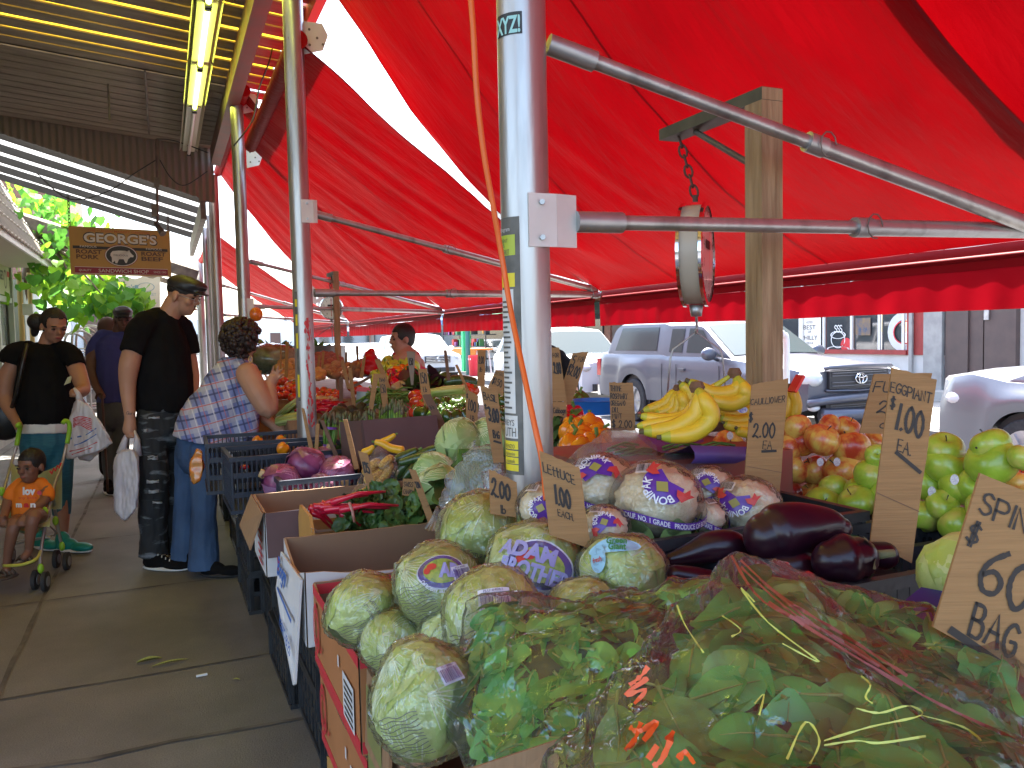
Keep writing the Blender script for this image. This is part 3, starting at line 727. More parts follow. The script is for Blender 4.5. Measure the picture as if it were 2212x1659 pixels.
g=G(); g.bb(FX-.03,FX+4,yc,yb-.06,.86,3.0); g.bb(FX-.03,FX+4,yd,ya+2.4,2.7,7.5); g.bb(FX-.06,FX+.1,yb-.06,ya+2.4,.86,.96); g.bb(FX-.03,FX+4,ya+1.6,ya+2.4,.86,2.7); part('wall',g,M_redwall,cafe)
g=G(); g.bb(FX-.06,FX+.05,yc-.0,yd,0,3.2); g.bb(FX-.1,FX-.05,yc+.25,yc+.33,0,3.2); part('pilaster',g,M_grey,cafe)
M_frame=mat('window_frame',(.62,.6,.56),.5)
wys=[yb,Yx(1905,FX),Yx(1845,FX),Yx(1785,FX),Yx(1738,FX),ya+1.5]
for k in range(5):
 g=G(); g.bb(FX-.04,FX,wys[k],wys[k]+.07,.96,2.52); g.bb(FX-.04,FX,wys[k],wys[k+1],2.52,2.6); w_=part('window',g,M_frame,cafe)
 g=G(); g.bb(FX+.02,FX+.03,wys[k]+.07,wys[k+1],.96,2.52); part('pane',g,M_glassd,w_)
wm=lambda px0,px1,y0,y1:(quadmap(*[Vector((FX-.005,Yx(a,FX),CAMH+(z_)))for a,z_ in((px0,y0),(px1,y0),(px1,y1),(px0,y1))]))
def pz(y,X=FX,px=1850):
 h=math.atan((px-CX)/F); d=X/math.sin(h+yaw)*math.cos(h); return(712-y)/F*d+0
g=G(); fm=wm(1727,1775,pz(768),pz(668)); rect(g,fm,0,1,0,1,0,.004)
part('poster',g,mat('poster_paper',(.72,.7,.64),.6),cafe)
g=G()
for(tx,v,h,w)in(('VOTED',.72,.05,.3),('BEST',.58,.1,.55),('OF',.5,.05,.15),('PHILLY',.34,.1,.7),('2014',.24,.05,.3)):typeset(g,tx,fm,.5-w/2,v,h,w=w,lift=.008)
part('lettering',g,M_ink,cafe)
g=G(); fm=wm(1785,1840,pz(762),pz(700)); oval(g,fm,.5,.62,.3,.14,0,.006,inner=.86); oval(g,fm,.5,.45,.28,.3,0,.006,inner=.9); oval(g,fm,.5,.12,.45,.1,0,.006,inner=.85)
for k in range(3):write(g, 'S',fm,.36+.1*k,.72,.25,.6,.02)
part('cup_drawing',g,M_white,cafe)
g=G(); fm=wm(1818,1842,pz(762),pz(730)); oval(g,fm,.5,.5,.5,.5,0,.006); part('red_badge',g,M_red,cafe)
g=G(); fm=wm(1850,1882,pz(725),pz(688)); rect(g,fm,0,1,0,1,0,.006); part('dark_poster',g,mat('dark_poster',(.03,.06,.12),.5,col2=(.25,.15,.05),nscale=6),cafe)
g=G(); fm=wm(1925,1985,pz(748),pz(690)); oval(g,fm,.5,.5,.6,.7,0,.006,inner=.6); part('round_logo',g,mat('pale_logo',(.55,.56,.56),.5),cafe)
g=G(); fm=wm(1935,1975,pz(740),pz(700)); oval(g,fm,.5,.5,.6,.6,0,.008,inner=.9); part('red_ring',g,M_red,cafe)
# brown double door
dr=thing('brown_double_door', 'brown double door with padlocks above a stone step', 'door',(FX,Yx(2120,FX),0))
y0,y1,y2=Yx(2045,FX),Yx(2190,FX),Yx(2125,FX)
M_concl=mat('step_stone',(.4,.38,.34),.85)
g=G(); g.bb(FX,FX+.3,y1,y2-.02,.3,2.6); part('leaf',g,M_brown,dr); g=G(); g.bb(FX+.02,FX+.3,y2+.02,y0-.5,.3,2.6); part('leaf',g,M_brown,dr)
g=G(); g.bb(FX-.02,FX+.3,y0-.5,y0,.3,2.7); g.bb(FX-.02,FX+.3,y1-.06,y1,.3,2.7); part('frame',g,M_brown,dr)
g=G(); g.box((FX-.02,y2-.08,1.95),(.03,.1,.2)); g.box((FX-.02,y2-.08,1.65),(.03,.1,.2)); part('hasp',g,M_alud,dr)
g=G(); g.bb(FX-.5,FX+.3,y1-.3,y0+.1,0.0,.16); g.bb(FX,FX+.3,y1,y0,.16,.3); part('step',g,M_concl,dr)
g=G(); g.bb(FX+.1,FX+4,-12,y1-.06,0,7.5); g.bb(FX+.31,FX+4,y1-.06,yd,0,7.5); g.bb(FX+.0,FX+.31,y1-.06,yd,2.7,7.5)
solo('white_building',g,M_wwall, 'white rendered building to the right of the brown door', 'building')
# further shops, simple but with parts
def shop(Y0,Y1,wallm,lab,awn=None,h=7.5,X=FX,side=1,win=3):
 t=thing('row_building',lab, 'building',(X,(Y0+Y1)/2,0), 'row buildings across the road')
 g=G(); g.bb(X+.1*side,X+5*side,Y0,Y1,0,h); g.bb(X,X+.1*side,Y0,Y1,2.8,h); g.bb(X,X+.1*side,Y0,Y0+.4,0,2.8); part('wall',g,wallm,t)
 g=G(); g.bb(X-.02*side,X+.02*side,Y0+.5,Y1-1.3,.7,2.6); part('shop_window',g,M_glassd,t)
 g=G(); g.bb(X-.02*side,X+.02*side,Y1-1.15,Y1-.2,0,2.3); part('door',g,M_brown,t)
 for k in range(win):
  yy=Y0+(Y1-Y0)*(k+.5)/win
  for zz in(3.7,5.7):
   g=G(); g.bb(X-.04*side,X+.03*side,yy-.5,yy+.5,zz-.1,zz+1.5); f_=part('window',g,M_white,t)
   g=G(); g.bb(X-.05*side,X-.04*side,yy-.42,yy+.42,zz,zz+1.42); part('pane',g,M_glassd,f_)
 g=G(); g.bb(X-.25*side,X+.1*side,Y0,Y1,h-.3,h); part('cornice',g,M_white,t)
 if awn:
  g=G(); a=Vector((X,0,3.0)); b=Vector((X-1.8*side,0,2.3))
  g.slab([(a.x,Y0+.2,a.z),(a.x,Y1-.2,a.z),(b.x,Y1-.2,b.z),(b.x,Y0+.2,b.z)],.02); g.slab([(b.x,Y0+.2,b.z),(b.x,Y1-.2,b.z),(b.x,Y1-.2,b.z-.25),(b.x,Y0+.2,b.z-.25)],.02)
  part('awning',g,awn,t)
M_blueawn=mat('blue_awning',(.1,.25,.55),.6,transl=.3); M_grnawn=mat('green_awning',(.05,.3,.15),.6,transl=.3); M_wawn=mat('white_awning',(.7,.7,.7),.6,transl=.3)
shop(ya+2.4,25.5,M_brick, 'brick row building with a glazed shopfront beyond the red cafe',None)
shop(25.5,33,M_brick, 'brick building with goods stacked on its pavement behind the white minivan',M_grnawn)
shop(33,41,M_wwall, 'white row building with blue awning far down the road',M_blueawn)
shop(41,50,mat('cream_wall',(.6,.5,.35),.8), 'cream row building far down the road',M_wawn)
shop(50,62,mat('blue_wall',(.3,.42,.55),.8), 'pale blue row building far down the road',M_wawn)
shop(62,90,M_brick, 'brick terrace at the far end of the road',None,8,win=8)
# ======= left side: sandwich shop
LX=-2.15
M_cream=mat('cream_trim',(.42,.42,.33),.6,col2=(.36,.36,.28),nscale=6)
M_shing=mat('shingle',(.17,.13,.10),.85,col2=(.1,.08,.065),nscale=14,stretch=(1,1,.2),bump=.4,bscale=30)
sh=thing('sandwich_shop', 'shop on the left with a shingled mansard roof, cream soffit and pale green window frames', 'shop',(LX,11,0))
g=G(); g.bb(LX-3,LX,3,15.0,0,.55); g.bb(LX-3,LX,3,12.3,.55,3.2); g.bb(LX-3,LX,14.75,15.0,.55,3.2); g.bb(LX-3,LX,12.3,15,2.75,3.2); g.bb(LX-3,LX-1.5,12.3,14.75,.55,2.75); part('wall',g,M_cream,sh)
g=G()
for yy in(12.3,13.5,14.7):g.bb(LX-.02,LX+.05,yy-.05,yy+.05,.55,2.75)
for zz in(.6,1.4,2.12,2.7):g.bb(LX-.01,LX+.04,12.3,14.7,zz-.04,zz+.04)
wf=part('window',g,mat('green_frame',(.38,.42,.34),.5),sh)
g=G(); g.bb(LX-.06,LX-.05,12.3,14.7,.6,2.7); part('pane',g,mat('left_glass',(.22,.3,.3),.05,coat=.4,col2=(.6,.62,.6),nscale=2.2),wf)
g=G(); fm=quadmap((LX+.02,13.55,2.18),(LX+.02,14.62,2.18),(LX+.02,14.62,2.62),(LX+.02,13.55,2.62)); rect(g,fm,0,1,0,1); part('transom_panel',g,mat('lime_panel',(.5,.52,.3),.5),sh)
g=G(); typeset(g, "EORGE'S",fm,.02,.5,.3,w=.5,lift=.004,bold=.02); oval(g,fm,.66,.55,.1,.32,0,.004,inner=.8); part('lettering',g,M_ink,sh)
g=G(); rect(g,fm,.8,1.0,.66,.85,0,.004); part('red_stripe',g,M_red,sh)
# mansard: soffit, shingles
EX,EY0,EY1,EZ=-1.55,5.0,14.55,2.62
g=G(); g.bb(LX-.2,EX,EY0,EY1,EZ,EZ+.02); part('soffit',g,mat('soffit_cream',(.55,.5,.4),.7),sh)
g=G(); g.bb(EX-.02,EX+.01,EY0,EY1,EZ-.02,EZ+.1); part('eave_board',g,M_white,sh)
g=G()
for k in range(5):
 x0=EX+.03-.14*k; z0=EZ+.06+.27*k; x1=x0-.15; z1=z0+.30
 n=90
 vs=[]
 for i in range(n+1):
  yy=EY0+(EY1-EY0)*i/n; w_=.02*noise.noise(Vector((yy*8,k,0)))+.012*(i%2)
  vs+=[(x0,yy,z0+w_),(x1,yy,z1)]
 g.add(vs,[(2*i,2*i+1,2*i+3,2*i+2)for i in range(n)])
 g.tube([(x0+.005,EY0+(EY1-EY0)*i/120,z0+.012*math.sin(i*2.1)+.005)for i in range(121)],.014,5,1)
g.add([(EX+.03,EY1,EZ),(EX-.75,EY1,EZ+1.5),(LX-.5,EY1,EZ+1.5),(LX-.2,EY1,EZ)],[(0,1,2,3)])
part('mansard_shingles',g,[M_shing,mat('weathered_edge',(.42,.38,.34),.9)],sh, 'auto')
g=G(); g.tube([(LX+.08,15.15,0),(LX+.08,15.15,2.6)],.04,10); g.tube([(LX+.2,15.3,0),(LX+.2,15.3,2.6)],.035,10); part('drain_pipe',g,mat('yellow_pipe',(.55,.4,.16),.6),sh, 'auto')
g=G(); g.box((LX+.2,15.0,2.0),(.14,.1,.18)); part('switch_box',g,M_white,sh)
# pale wall and dark shopfronts further left
g=G(); g.bb(-6,-2.05,15.4,23,0,2.5); solo('pale_blue_wall',g,mat('pale_blue_render',(.45,.52,.55),.8,col2=(.36,.42,.45),nscale=2), 'pale blue rendered wall behind the hand trucks', 'wall')
def lshop(Y0,Y1,m,lab):
 t=thing('row_building',lab, 'building',(-2.2,(Y0+Y1)/2,0), 'row buildings on the near side')
 g=G(); g.bb(-7,-2.3,Y0,Y1,0,6); part('wall',g,m,t)
 g=G(); g.bb(-2.3,-2.25,Y0+.4,Y1-.4,.5,2.4); part('shop_window',g,M_glassd,t)
 g=G(); g.slab([(-2.3,Y0,3.1),(-2.3,Y1,3.1),(-.9,Y1,2.6),(-.9,Y0,2.6)],.03); part('awning',g,M_steel,t)
lshop(23,31,M_brick, 'dark shopfront with low awning beyond the pale blue wall')
lshop(31,45,M_wwall, 'white shopfront far down the near pavement')
g=G(); g.bb(-1.55,-1.2,19.5,20.6,0,2.1); g.bb(-1.2,-.95,20.6,22,0,1.2); solo('dark_stand',g,mat('dark_stand',(.06,.05,.05),.7,col2=(.14,.1,.08),nscale=5), 'dark open market stand between the hand trucks and the pavement', 'stand')
# end of the street
g=G(); g.bb(-12,40,120,126,0,4.6)
for k in range(14):g.bb(-10+3.4*k,-8.6+3.4*k,119.9,120,1,2.6,1)
solo('end_terrace',g,[mat('pale_terrace',(.8,.78,.74),.8),M_glassd], 'pale terrace closing the far end of the road', 'building')
# tree with big bright leaves
def tree_at(label,name,boxes,nleaf,trunk,seed,size=(.11,.19)):
 rg=random.Random(seed); t=thing(name,label, 'tree',(trunk[0][0],trunk[0][1],0))
 g=G(); g.tube([Vector(q)for q in trunk],[.12,.10,.08,.05][:len(trunk)],10)
 for b in boxes:
  c=Vector(b[0]); a=Vector(trunk[-1]); mid=a.lerp(c,.5)+Vector((0,0,.2)); g.tube([a,mid,c],[.04,.025,.008],6)
 part('trunk',g,mat('bark',(.12,.09,.06),.9,bump=.5,bscale=25),t, 'auto')
 g=G()
 for _ in range(nleaf):
  b=rg.choice(boxes); c=Vector(b[0]); r_=b[1]
  q=c+Vector((rg.gauss(0,r_[0]),rg.gauss(0,r_[1]),rg.gauss(0,r_[2])))
  L_=rg.uniform(*size); rot=Euler((rg.uniform(-2.4,-.6),rg.uniform(-.6,.6),rg.uniform(0,6.3))).to_matrix()
  n=7; out=[(0,0,0)]; prof=((.0,.0),(.42,-.08),(.55,.25),(.38,.62),(.2,.75),(0,1.0),(-.2,.75),(-.38,.62),(-.55,.25),(-.42,-.08))
  vs=[q+rot@Vector((a*L_,b_*L_,-.12*L_*(b_**2)+.18*abs(a)*L_))for a,b_ in prof]; vs.append(q+rot@Vector((0,.4*L_,0)))
  g.add(vs,[(i,(i+1)%10,10)for i in range(10)],rg.randint(0,1))
 ms=[mat('leaf_bright',(.22,.45,.03),.5,transl=.6),mat('leaf_mid',(.10,.30,.04),.5,transl=.5)]
 part('crown',g,ms,t)
bx=[]
for(px,py,d,r_)in((110,470,13,.45),(150,540,12.6,.5),(70,430,13.5,.4),(180,640,12,.38),(235,655,11.5,.3),(120,610,13,.4),(160,600,14,.5),(270,650,11.5,.2),(100,520,14,.5),(200,600,13,.4)):
 bx.append((P(px,py,d),(r_*.8,r_*.9,r_*.55)))
tree_at('bright green broad-leaved tree leaning over the pavement behind the hanging yellow sign', 'broadleaf_tree',bx,900,[(-2.4,16.2,0),(-2.35,16.0,1.5),(-2.0,15.5,2.6),(-1.8,15,3.1)],4)
# hanging sign
def chain(g,a,b,link=.05,r=.004,w=.012,m=0):
 a=Vector(a); b=Vector(b); n=max(1,round((b-a).length/(link*.72))); t=(b-a)/n; tn=t.normalized(); s1=tn.orthogonal().normalized(); s2=tn.cross(s1)
 L_=t.length*1.3
 for i in range(n):
  c=a+t*(i+.5); s_=s1 if i%2 else s2
  g.tube([c+tn*math.cos(k)*L_/2+s_*math.sin(k)*w for k in np.linspace(0,2*math.pi,11)],r,5,m,caps=False)
SY=9.6
c4=[onY(px,py,SY)for px,py in((153,592),(370,598),(367,499),(148,488))]
sg=thing('hanging_shop_sign', "yellow hanging sandwich shop board with a white pig in a black oval", 'sign',(c4[0]+c4[1])/2)
g=G(); g.slab(c4,.04); part('board',g,mat('sign_ochre',(.58,.32,.06),.5,col2=(.52,.29,.06),nscale=3),sg)
fm=quadmap(*c4)
M_signw=mat('sign_cream',(.8,.76,.66),.5); M_signk=mat('sign_black',(.03,.025,.02),.5); M_signr=mat('sign_maroon',(.33,.02,.045),.5); M_signo=mat('sign_orange',(.6,.14,.02),.5)
g=G(); typeset(g, "GEORGE'S",fm,.13,.675,.21,w=.74,bold=.045,lift=.002); part('shop_name_outline',g,M_signk,sg)
g=G(); typeset(g, "GEORGE'S",fm,.14,.69,.18,w=.72,bold=.03,lift=.004); rect(g,fm,.04,.965,.02,.03,0,.003); rect(g,fm,.04,.965,.155,.165,0,.003)
typeset(g, 'FAMOUS',fm,.1,.565,.045,w=.16,lift=.005); typeset(g, 'FAMOUS',fm,.75,.565,.045,w=.16,lift=.005)
typeset(g, 'SANDWICH SHOP',fm,.27,.055,.075,w=.5,lift=.005); typeset(g, 'QUALITY',fm,.08,.07,.045,w=.12,lift=.005); typeset(g, 'SINCE 1945',fm,.82,.07,.045,w=.13,lift=.005)
oval(g,fm,.5,.42,.16,.22,0,.003,inner=.93)
part('cream_lettering',g,M_signw,sg)
g=G(); typeset(g, 'THE ITALIAN MARKET ORIGINAL',fm,.18,.905,.045,w=.62,lift=.004,bold=.02); part('orange_lettering',g,M_signo,sg)
g=G(); rect(g,fm,.03,.97,.54,.6,0,.002); oval(g,fm,.5,.42,.15,.205,0,.0045); part('black_band',g,M_signk,sg)
g=G()
for(tx,u,v,w)in(('ROAST',.06,.44,.25),('PORK',.06,.33,.22),('ROAST',.7,.44,.25),('BEEF',.7,.33,.22)):typeset(g,tx,fm,u,v,.085,w=w,lift=.004,bold=.03)
part('brown_lettering',g,mat('sign_brown',(.12,.05,.02),.5),sg)
g=G(); oval(g,fm,.5,.42,.165,.235,0,.0025,inner=.95); rect(g,fm,.04,.965,.03,.155,0,.0022); part('maroon_band',g,M_signr,sg)
g=G(); pig=[(-.11,.03),(-.09,.07),(-.03,.085),(.04,.085),(.075,.07),(.085,.1),(.095,.06),(.115,.02),(.13,.0),(.125,-.03),(.095,-.03),(.07,-.07),(.055,-.14),(.04,-.14),(.035,-.07),(-.03,-.075),(-.045,-.15),(-.065,-.15),(-.07,-.09),(-.09,-.14),(-.1,-.14),(-.1,-.05),(-.115,-.01)]
vs=[fm(.5+a*.95,.43+b*1.15)[0]+fm(0,0)[1]*.006 for a,b in pig]; vs.append(fm(.5,.44)[0]+fm(0,0)[1]*.006)
g.add(vs,[(i,(i+1)%len(pig),len(pig))for i in range(len(pig))]); part('pig_emblem',g,M_signw,sg)
g=G(); typeset(g, 'DELICIOUS',fm,.425,.41,.035,w=.14,lift=.009); part('emblem_lettering',g,M_signk,sg)
g=G(); chain(g,c4[3]+Vector((.01,0,0)),onY(147,420,SY)); chain(g,c4[2]-Vector((.02,0,0)),onY(363,462,SY)); part('chain',g,M_steel,sg)
# flood light on a conduit before the sign
g=G(); a=onY(338,300,9.2); b=onY(340,480,9.2); g.tube([a,b],.012,8); g.box(onY(338,395,9.2),(.05,.05,.1)); g.tube([onY(336,482,9.2),onY(352,505,9.1)],[.02,.035],10); g.box(onY(333,455,9.2),(.05,.06,.12))
solo('flood_lamp',g,M_steel, 'small dark spotlight on a hanging conduit in front of the yellow sign', 'lamp',smooth='auto')
g=G()
for ps in(((80,375),(150,430),(230,415),(290,375),(338,345)),((338,300),(380,305),(450,330)),((345,345),(370,385),(400,400),(448,370)),((600,20),(585,120),(560,190),(545,260),(505,315))):
 g.tube([Vector(q)for q in catmull([tuple(onY(x,y,9.3 if x<500 else 6.4))for x,y in ps],6)],.006,6)
solo('overhead_cables',g,M_black, 'thin black cables looped under the roofs', 'cable',smooth=True)
# second sign, fish market
c5=[onY(px,py,15.8)for px,py in((232,660),(346,668),(346,596),(236,598))]
fsn=thing('fish_market_sign', 'white shaped board with a drawn fish and faded lettering behind the yellow sign', 'sign',(c5[0]+c5[1])/2)
g=G(); fm=quadmap(*c5); k=14; vs=[fm(i/k,1-.08*math.sin(i/k*math.pi*3)**2)[0]for i in range(k,-1,-1)]+[fm(i/k,.0+.1*math.sin(i/k*math.pi*2))[0]for i in range(k+1)]
g.slab(vs,.03,n=fm(0,0)[1]); part('board',g,mat('board_white',(.66,.68,.68),.6,col2=(.58,.6,.6),nscale=5),fsn)
g=G(); oval(g,fm,.72,.66,.17,.14,0,.004,inner=.9,fn=lambda a:1); rect(g,fm,.5,.56,.6,.72,0,.004); typeset(g, "tino's",fm,.2,.58,.15,w=.3,lift=.004,bold=.02); typeset(g, 'FISH MARKET',fm,.5,.4,.08,w=.42,lift=.004); typeset(g, 'BY PHILADELPHIA MAGAZINE',fm,.2,.29,.05,w=.62,lift=.004); part('blue_lettering',g,mat('faded_blue',(.2,.35,.5),.6),fsn)
g=G(); typeset(g, 'THE BEST OF PHILLY',fm,.12,.4,.07,w=.34,lift=.004); rect(g,fm,.3,.75,.14,.24,0,.004); part('red_lettering',g,mat('faded_red',(.6,.2,.2),.6),fsn)
g=G(); g.tube([c5[3]+Vector((.1,0,0)),c5[3]+Vector((.1,0,.5))],.01,6); g.tube([c5[2],c5[2]+Vector((0,0,.5))],.01,6); part('hanger',g,M_steel,fsn)
# hand trucks
htp=thing('hand_truck', 'hand truck', 'hand truck',(0,0,0), 'hand trucks parked by the pale blue wall')
g=G(); g.tube(catmull([(-.22,0,.1),(-.22,0,1.0),(-.2,.02,1.45),(-.1,.03,1.58),(0,.03,1.6),(.1,.03,1.58),(.2,.02,1.45),(.22,0,1.0),(.22,0,.1)],5),.018,8)
for z in(.4,.7,1.0,1.25):g.tube([(-.21,0,z),(.21,0,z)],.012,6)
g.bb(-.22,.22,-.25,0,.08,.1); g.tube([(-.3,.12,.14),(.3,.12,.14)],.01,6); part('frame',g,M_alu,htp, 'auto')
for sx in(-1,1):
 g=G(); g.tube([(sx*.27,.12,.14),(sx*.32,.12,.14)],.13,20); part('wheel',g,M_rubber,htp, 'auto')
for k,(px,d,a,lab)in enumerate(((158,12.6,.5, 'leftmost shiny hand truck against the wall'),(172,13.0,.4, 'second hand truck from the left in the row'),(186,13.4,.6, 'third hand truck from the left in the row'),(198,13.9,.3, 'rightmost and tallest looking hand truck in the row'))):
 q=P(px,745,d); place(htp,(q.x,q.y,0),(0,0,a),1.0+.03*k,lab)
 # ======= vehicles
def lerp_tab(tab,x):
 if x<=tab[0][0]:return tab[0][1]
 for(a,b),(c,d)in zip(tab,tab[1:]):
  if x<=c:return b+(d-b)*(x-a)/(c-a)
 return tab[-1][1]
M_glass=nodemat('car_glass',lambda N,L,b,o:None)
_b=M_glass.node_tree.nodes['Principled BSDF']; _b.inputs['Base Color'].default_value=(.05,.07,.07,1); _b.inputs['Roughness'].default_value=.08; _b.inputs['Specular IOR Level'].default_value=.3
M_tyre=M_rubber
M_chrome=mat('chrome',(.8,.8,.8),.12,1)
M_trim=mat('dark_trim',(.03,.03,.033),.5)
M_lens=mat('headlamp_lens',(.7,.72,.72),.08,coat=.6)
M_tail=mat('tail_lamp',(.5,.02,.02),.15,coat=.5)
def vehicle(name,label,cat,loc,L_,W_,belt,roofz,low,paint,wheels,wr,winds,ws,heading,extras=None,tumble=.80,group=None):
 """local: x along the length from the nose, y lateral, z up; belt/roofz are (x, z) tables"""
 t=thing(name,label,cat,(0,0,0),group)
 hw=W_/2
 def wid(x):return hw*(1-.10*max(0,1-x/.5)**2-.06*max(0,1-(L_-x)/.35)**2)
 def zlow(x):
  z=low+.1*max(0,1-x/.3)
  for wx in wheels:
   d=abs(x-wx)
   if d<wr*1.22:z=max(z,wr+math.sqrt(max(0,(wr*1.22)**2-d*d)))
  return z
 xs=sorted(set([round(L_*i/90,4)for i in range(91)]+[w+s*wr*1.22 for w in wheels for s in(-1,1)]))
 g=G(); rows=[]
 for x in xs:
  w=wid(x); zb=lerp_tab(belt,x); zl=zlow(x); fl=0
  for wx in wheels:
   d=abs(x-wx)
   if d<wr*1.5:fl=max(fl,.035*(1-(d/(wr*1.5))**4))
  sec=[(w*.97+fl,zl),(w+fl,zl+(zb-zl)*.25),(w+fl*.6,zl+(zb-zl)*.55),(w*.985,zb-.1),(w*.95,zb-.02),(w*.88,zb),(w*.5,zb+.035),(0,zb+.045)]
  row=[Vector((x,-a,b))for a,b in sec]+[Vector((x,a,b))for a,b in reversed(sec[:-1])]
  rows.append(row)
 n=len(rows[0])
 g.add([q for r_ in rows for q in r_],[(i*n+j,(i+1)*n+j,(i+1)*n+j+1,i*n+j+1)for i in range(len(rows)-1)for j in range(n-1)])
 g.add(rows[0],[tuple(range(n))]); g.add(rows[-1],[tuple(range(n-1,-1,-1))])
 part('body',g,paint,t, 'auto')
 # greenhouse
 gx=[x for x in xs if lerp_tab(roofz,x)>lerp_tab(belt,x)+.02]
 def side(x,h,s):
  zb,zr_=lerp_tab(belt,x),lerp_tab(roofz,x); w=wid(x)
  hh=(zb-.02)+h*(zr_-.05-zb); full=lerp_tab(roofz,sum(gx)/len(gx))
  k=(hh-zb)/max(.2,full-zb); return Vector((x,s*w*(.93-(.93-tumble)*max(0,k)),hh))
 g=G(); rows=[]
 for x in gx:
  r_=[side(x,k/4,-1)for k in range(5)]; e=r_[-1]
  top=[Vector((x,e.y*.93,e.z+.035)),Vector((x,e.y*.6,e.z+.055)),Vector((x,0,e.z+.06))]
  row=r_+top; row+=[Vector((q.x,-q.y,q.z))for q in reversed(row[:-1])]; rows.append(row)
 n=len(rows[0])
 g.add([q for r_ in rows for q in r_],[(i*n+j,(i+1)*n+j,(i+1)*n+j+1,i*n+j+1)for i in range(len(rows)-1)for j in range(n-1)])
 g.add(rows[0],[tuple(range(n))]); g.add(rows[-1],[tuple(range(n-1,-1,-1))])
 part('cabin',g,paint,t, 'auto')
 for(x0,x0t,x1,x1t)in winds:
  for s in(-1,1):
   g=G(); vs=[]
   for i in range(9):
    for j in range(5):
     u,v=i/8,j/4; x=(x0+(x0t-x0)*v)*(1-u)+(x1+(x1t-x1)*v)*u
     q=side(x,.14+.76*v,s); vs.append(q+Vector((0,s*.008,0)))
   g.add(vs,[(i*5+j,(i+1)*5+j,(i+1)*5+j+1,i*5+j+1)for i in range(8)for j in range(4)])
   part('side_window',g,M_glass,t,True)
 for(x0,x1,nm)in ws:
  g=G()
  def wf_(u,v):
   x=x0+(x1-x0)*(.08+.84*u); zz=lerp_tab(roofz,x); e=side(x,1,1); y=(v*2-1)
   yy=y*e.y*.93; hh=e.z+.035+.025*(1-y*y); d=(x0-x1); sl_=Vector((-(lerp_tab(roofz,x1)-lerp_tab(roofz,x0)),0,x1-x0)).normalized()*.012
   if sl_.z<0:sl_=-sl_
   return Vector((x,yy,hh))+sl_
  g.grid(wf_,8,10); part(nm,g,M_glass,t,True)
 for wx in wheels:
  for s in(-1,1):
   c=Vector((wx,s*(hw-.13),wr))
   g=G(); g.tube([c+Vector((0,s*k,0))for k in(-.1,-.09,.09,.11)],[wr*.9,wr,wr,wr*.94],32); w_=part('wheel',g,M_tyre,t, 'auto')
   g=G(); g.tube([c+Vector((0,s*.112,0)),c+Vector((0,s*.118,0))],wr*.66,28)
   for k in range(6):
    a=k*math.pi/3; g.beam(c+Vector((0,s*.122,0)),c+Vector((math.cos(a)*wr*.62,s*.122,math.sin(a)*wr*.62)),.05,.012)
   part('rim',g,M_alud,w_, 'auto')
   g=G(); g.tube([c-Vector((0,s*.25,0)),c+Vector((0,s*.05,0))],wr*1.2,24); 
   part('wheel_arch',g,M_trim,t, 'auto')
 if extras:extras(t,side,wid)
 t.location=loc; t.rotation_euler=(0,0,heading); return t
HD=-math.pi/2
def toy(g,c,s,ax=Vector((0,1,0)),up=Vector((0,0,1)),nrm=Vector((-1,0,0))):
 for(cx,cz,rx,rz)in((0,0,.5,.34),(0,.0,.17,.33),(0,.19,.38,.13)):
  g.tube([c+ax*(cx+rx*math.cos(k))*s+up*(cz+rz*math.sin(k))*s+nrm*.01 for k in np.linspace(0,2*math.pi,21)],.045*s,6,caps=False)
def truck_x(t,side,wid):
 g=G(); g.bb(-.05,.12,-.52,.52,.78,1.02); g.bb(-.09,.1,-.62,.62,.50,.60)
 part('grille',g,M_trim,t)
 g=G()
 for z in(.815,.86,.95,.985):g.bb(-.065,-.04,-.48,.48,z,z+.012)
 for z in(.53,.56):g.bb(-.1,-.08,-.55,.55,z,z+.01)
 part('grille_bar',g,mat('grille_bars',(.12,.12,.13),.4),t)
 g=G(); g.tube([(-.03,-.6,1.05),(-.06,-.55,1.07),(-.07,0,1.08),(-.06,.55,1.07),(-.03,.6,1.05)],.03,8); g.tube([(-.02,-.55,.76),(-.04,0,.74),(-.02,.55,.76)],.02,8); part('grille_surround',g,MATS['silver_blue'],t,True)
 g=G(); toy(g,Vector((-.075,0,.91)),.2); part('emblem',g,M_chrome,t,True)
 for s in(-1,1):
  g=G(); g.ell((.12,s*.72,.92),(.2,.17,.125),nu=14,nv=8); part('headlight',g,M_lens,t,True)
  g=G(); g.ell((-.02,s*.76,.54),(.07,.09,.05)); part('fog_lamp',g,M_lens,t,True)
  g=G(); g.ell((1.85,s*1.06,1.24),(.07,.14,.1),nu=14,nv=8); g.tube([(1.85,s*.9,1.15),(1.85,s*1.02,1.2)],.03,8); part('mirror',g,MATS['silver_blue'],t,True)
  g=G(); g.box((2.75,s*(wid(2.7)+.015),.98),(.17,.03,.035)); part('door_handle',g,MATS['silver_blue'],t)
  g=G()
  for x in(1.78,2.92,3.35):g.box((x,s*(wid(x)+.001),.75),(.008,.006,.62))
  part('door_gap',g,M_trim,t)
  for x in(4.92,):
   g=G(); g.box((L_T-.06,s*.86,.95),(.14,.1,.32)); part('tail_light',g,M_tail,t)
 g=G(); g.tube([(-.1,-.7,.44),(-.16,0,.42),(-.1,.7,.44)],.1,8); g.tube([(-.04,-.88,.6),(-.12,-.6,.64),(-.15,0,.66),(-.12,.6,.64),(-.04,.88,.6)],.055,8); part('bumper',g,MATS['silver_blue'],t,True)
 g=G(); g.box((L_T+.04,0,.5),(.12,1.7,.2)); part('rear_bumper',g,M_chrome,t)
 g=G(); g.bb(1.0,L_T-.6,-.7,.7,.3,.5); part('chassis',g,M_trim,t)
L_T=5.62
mat('silver_blue',(.12,.125,.15),.36,.45,coat=.3)
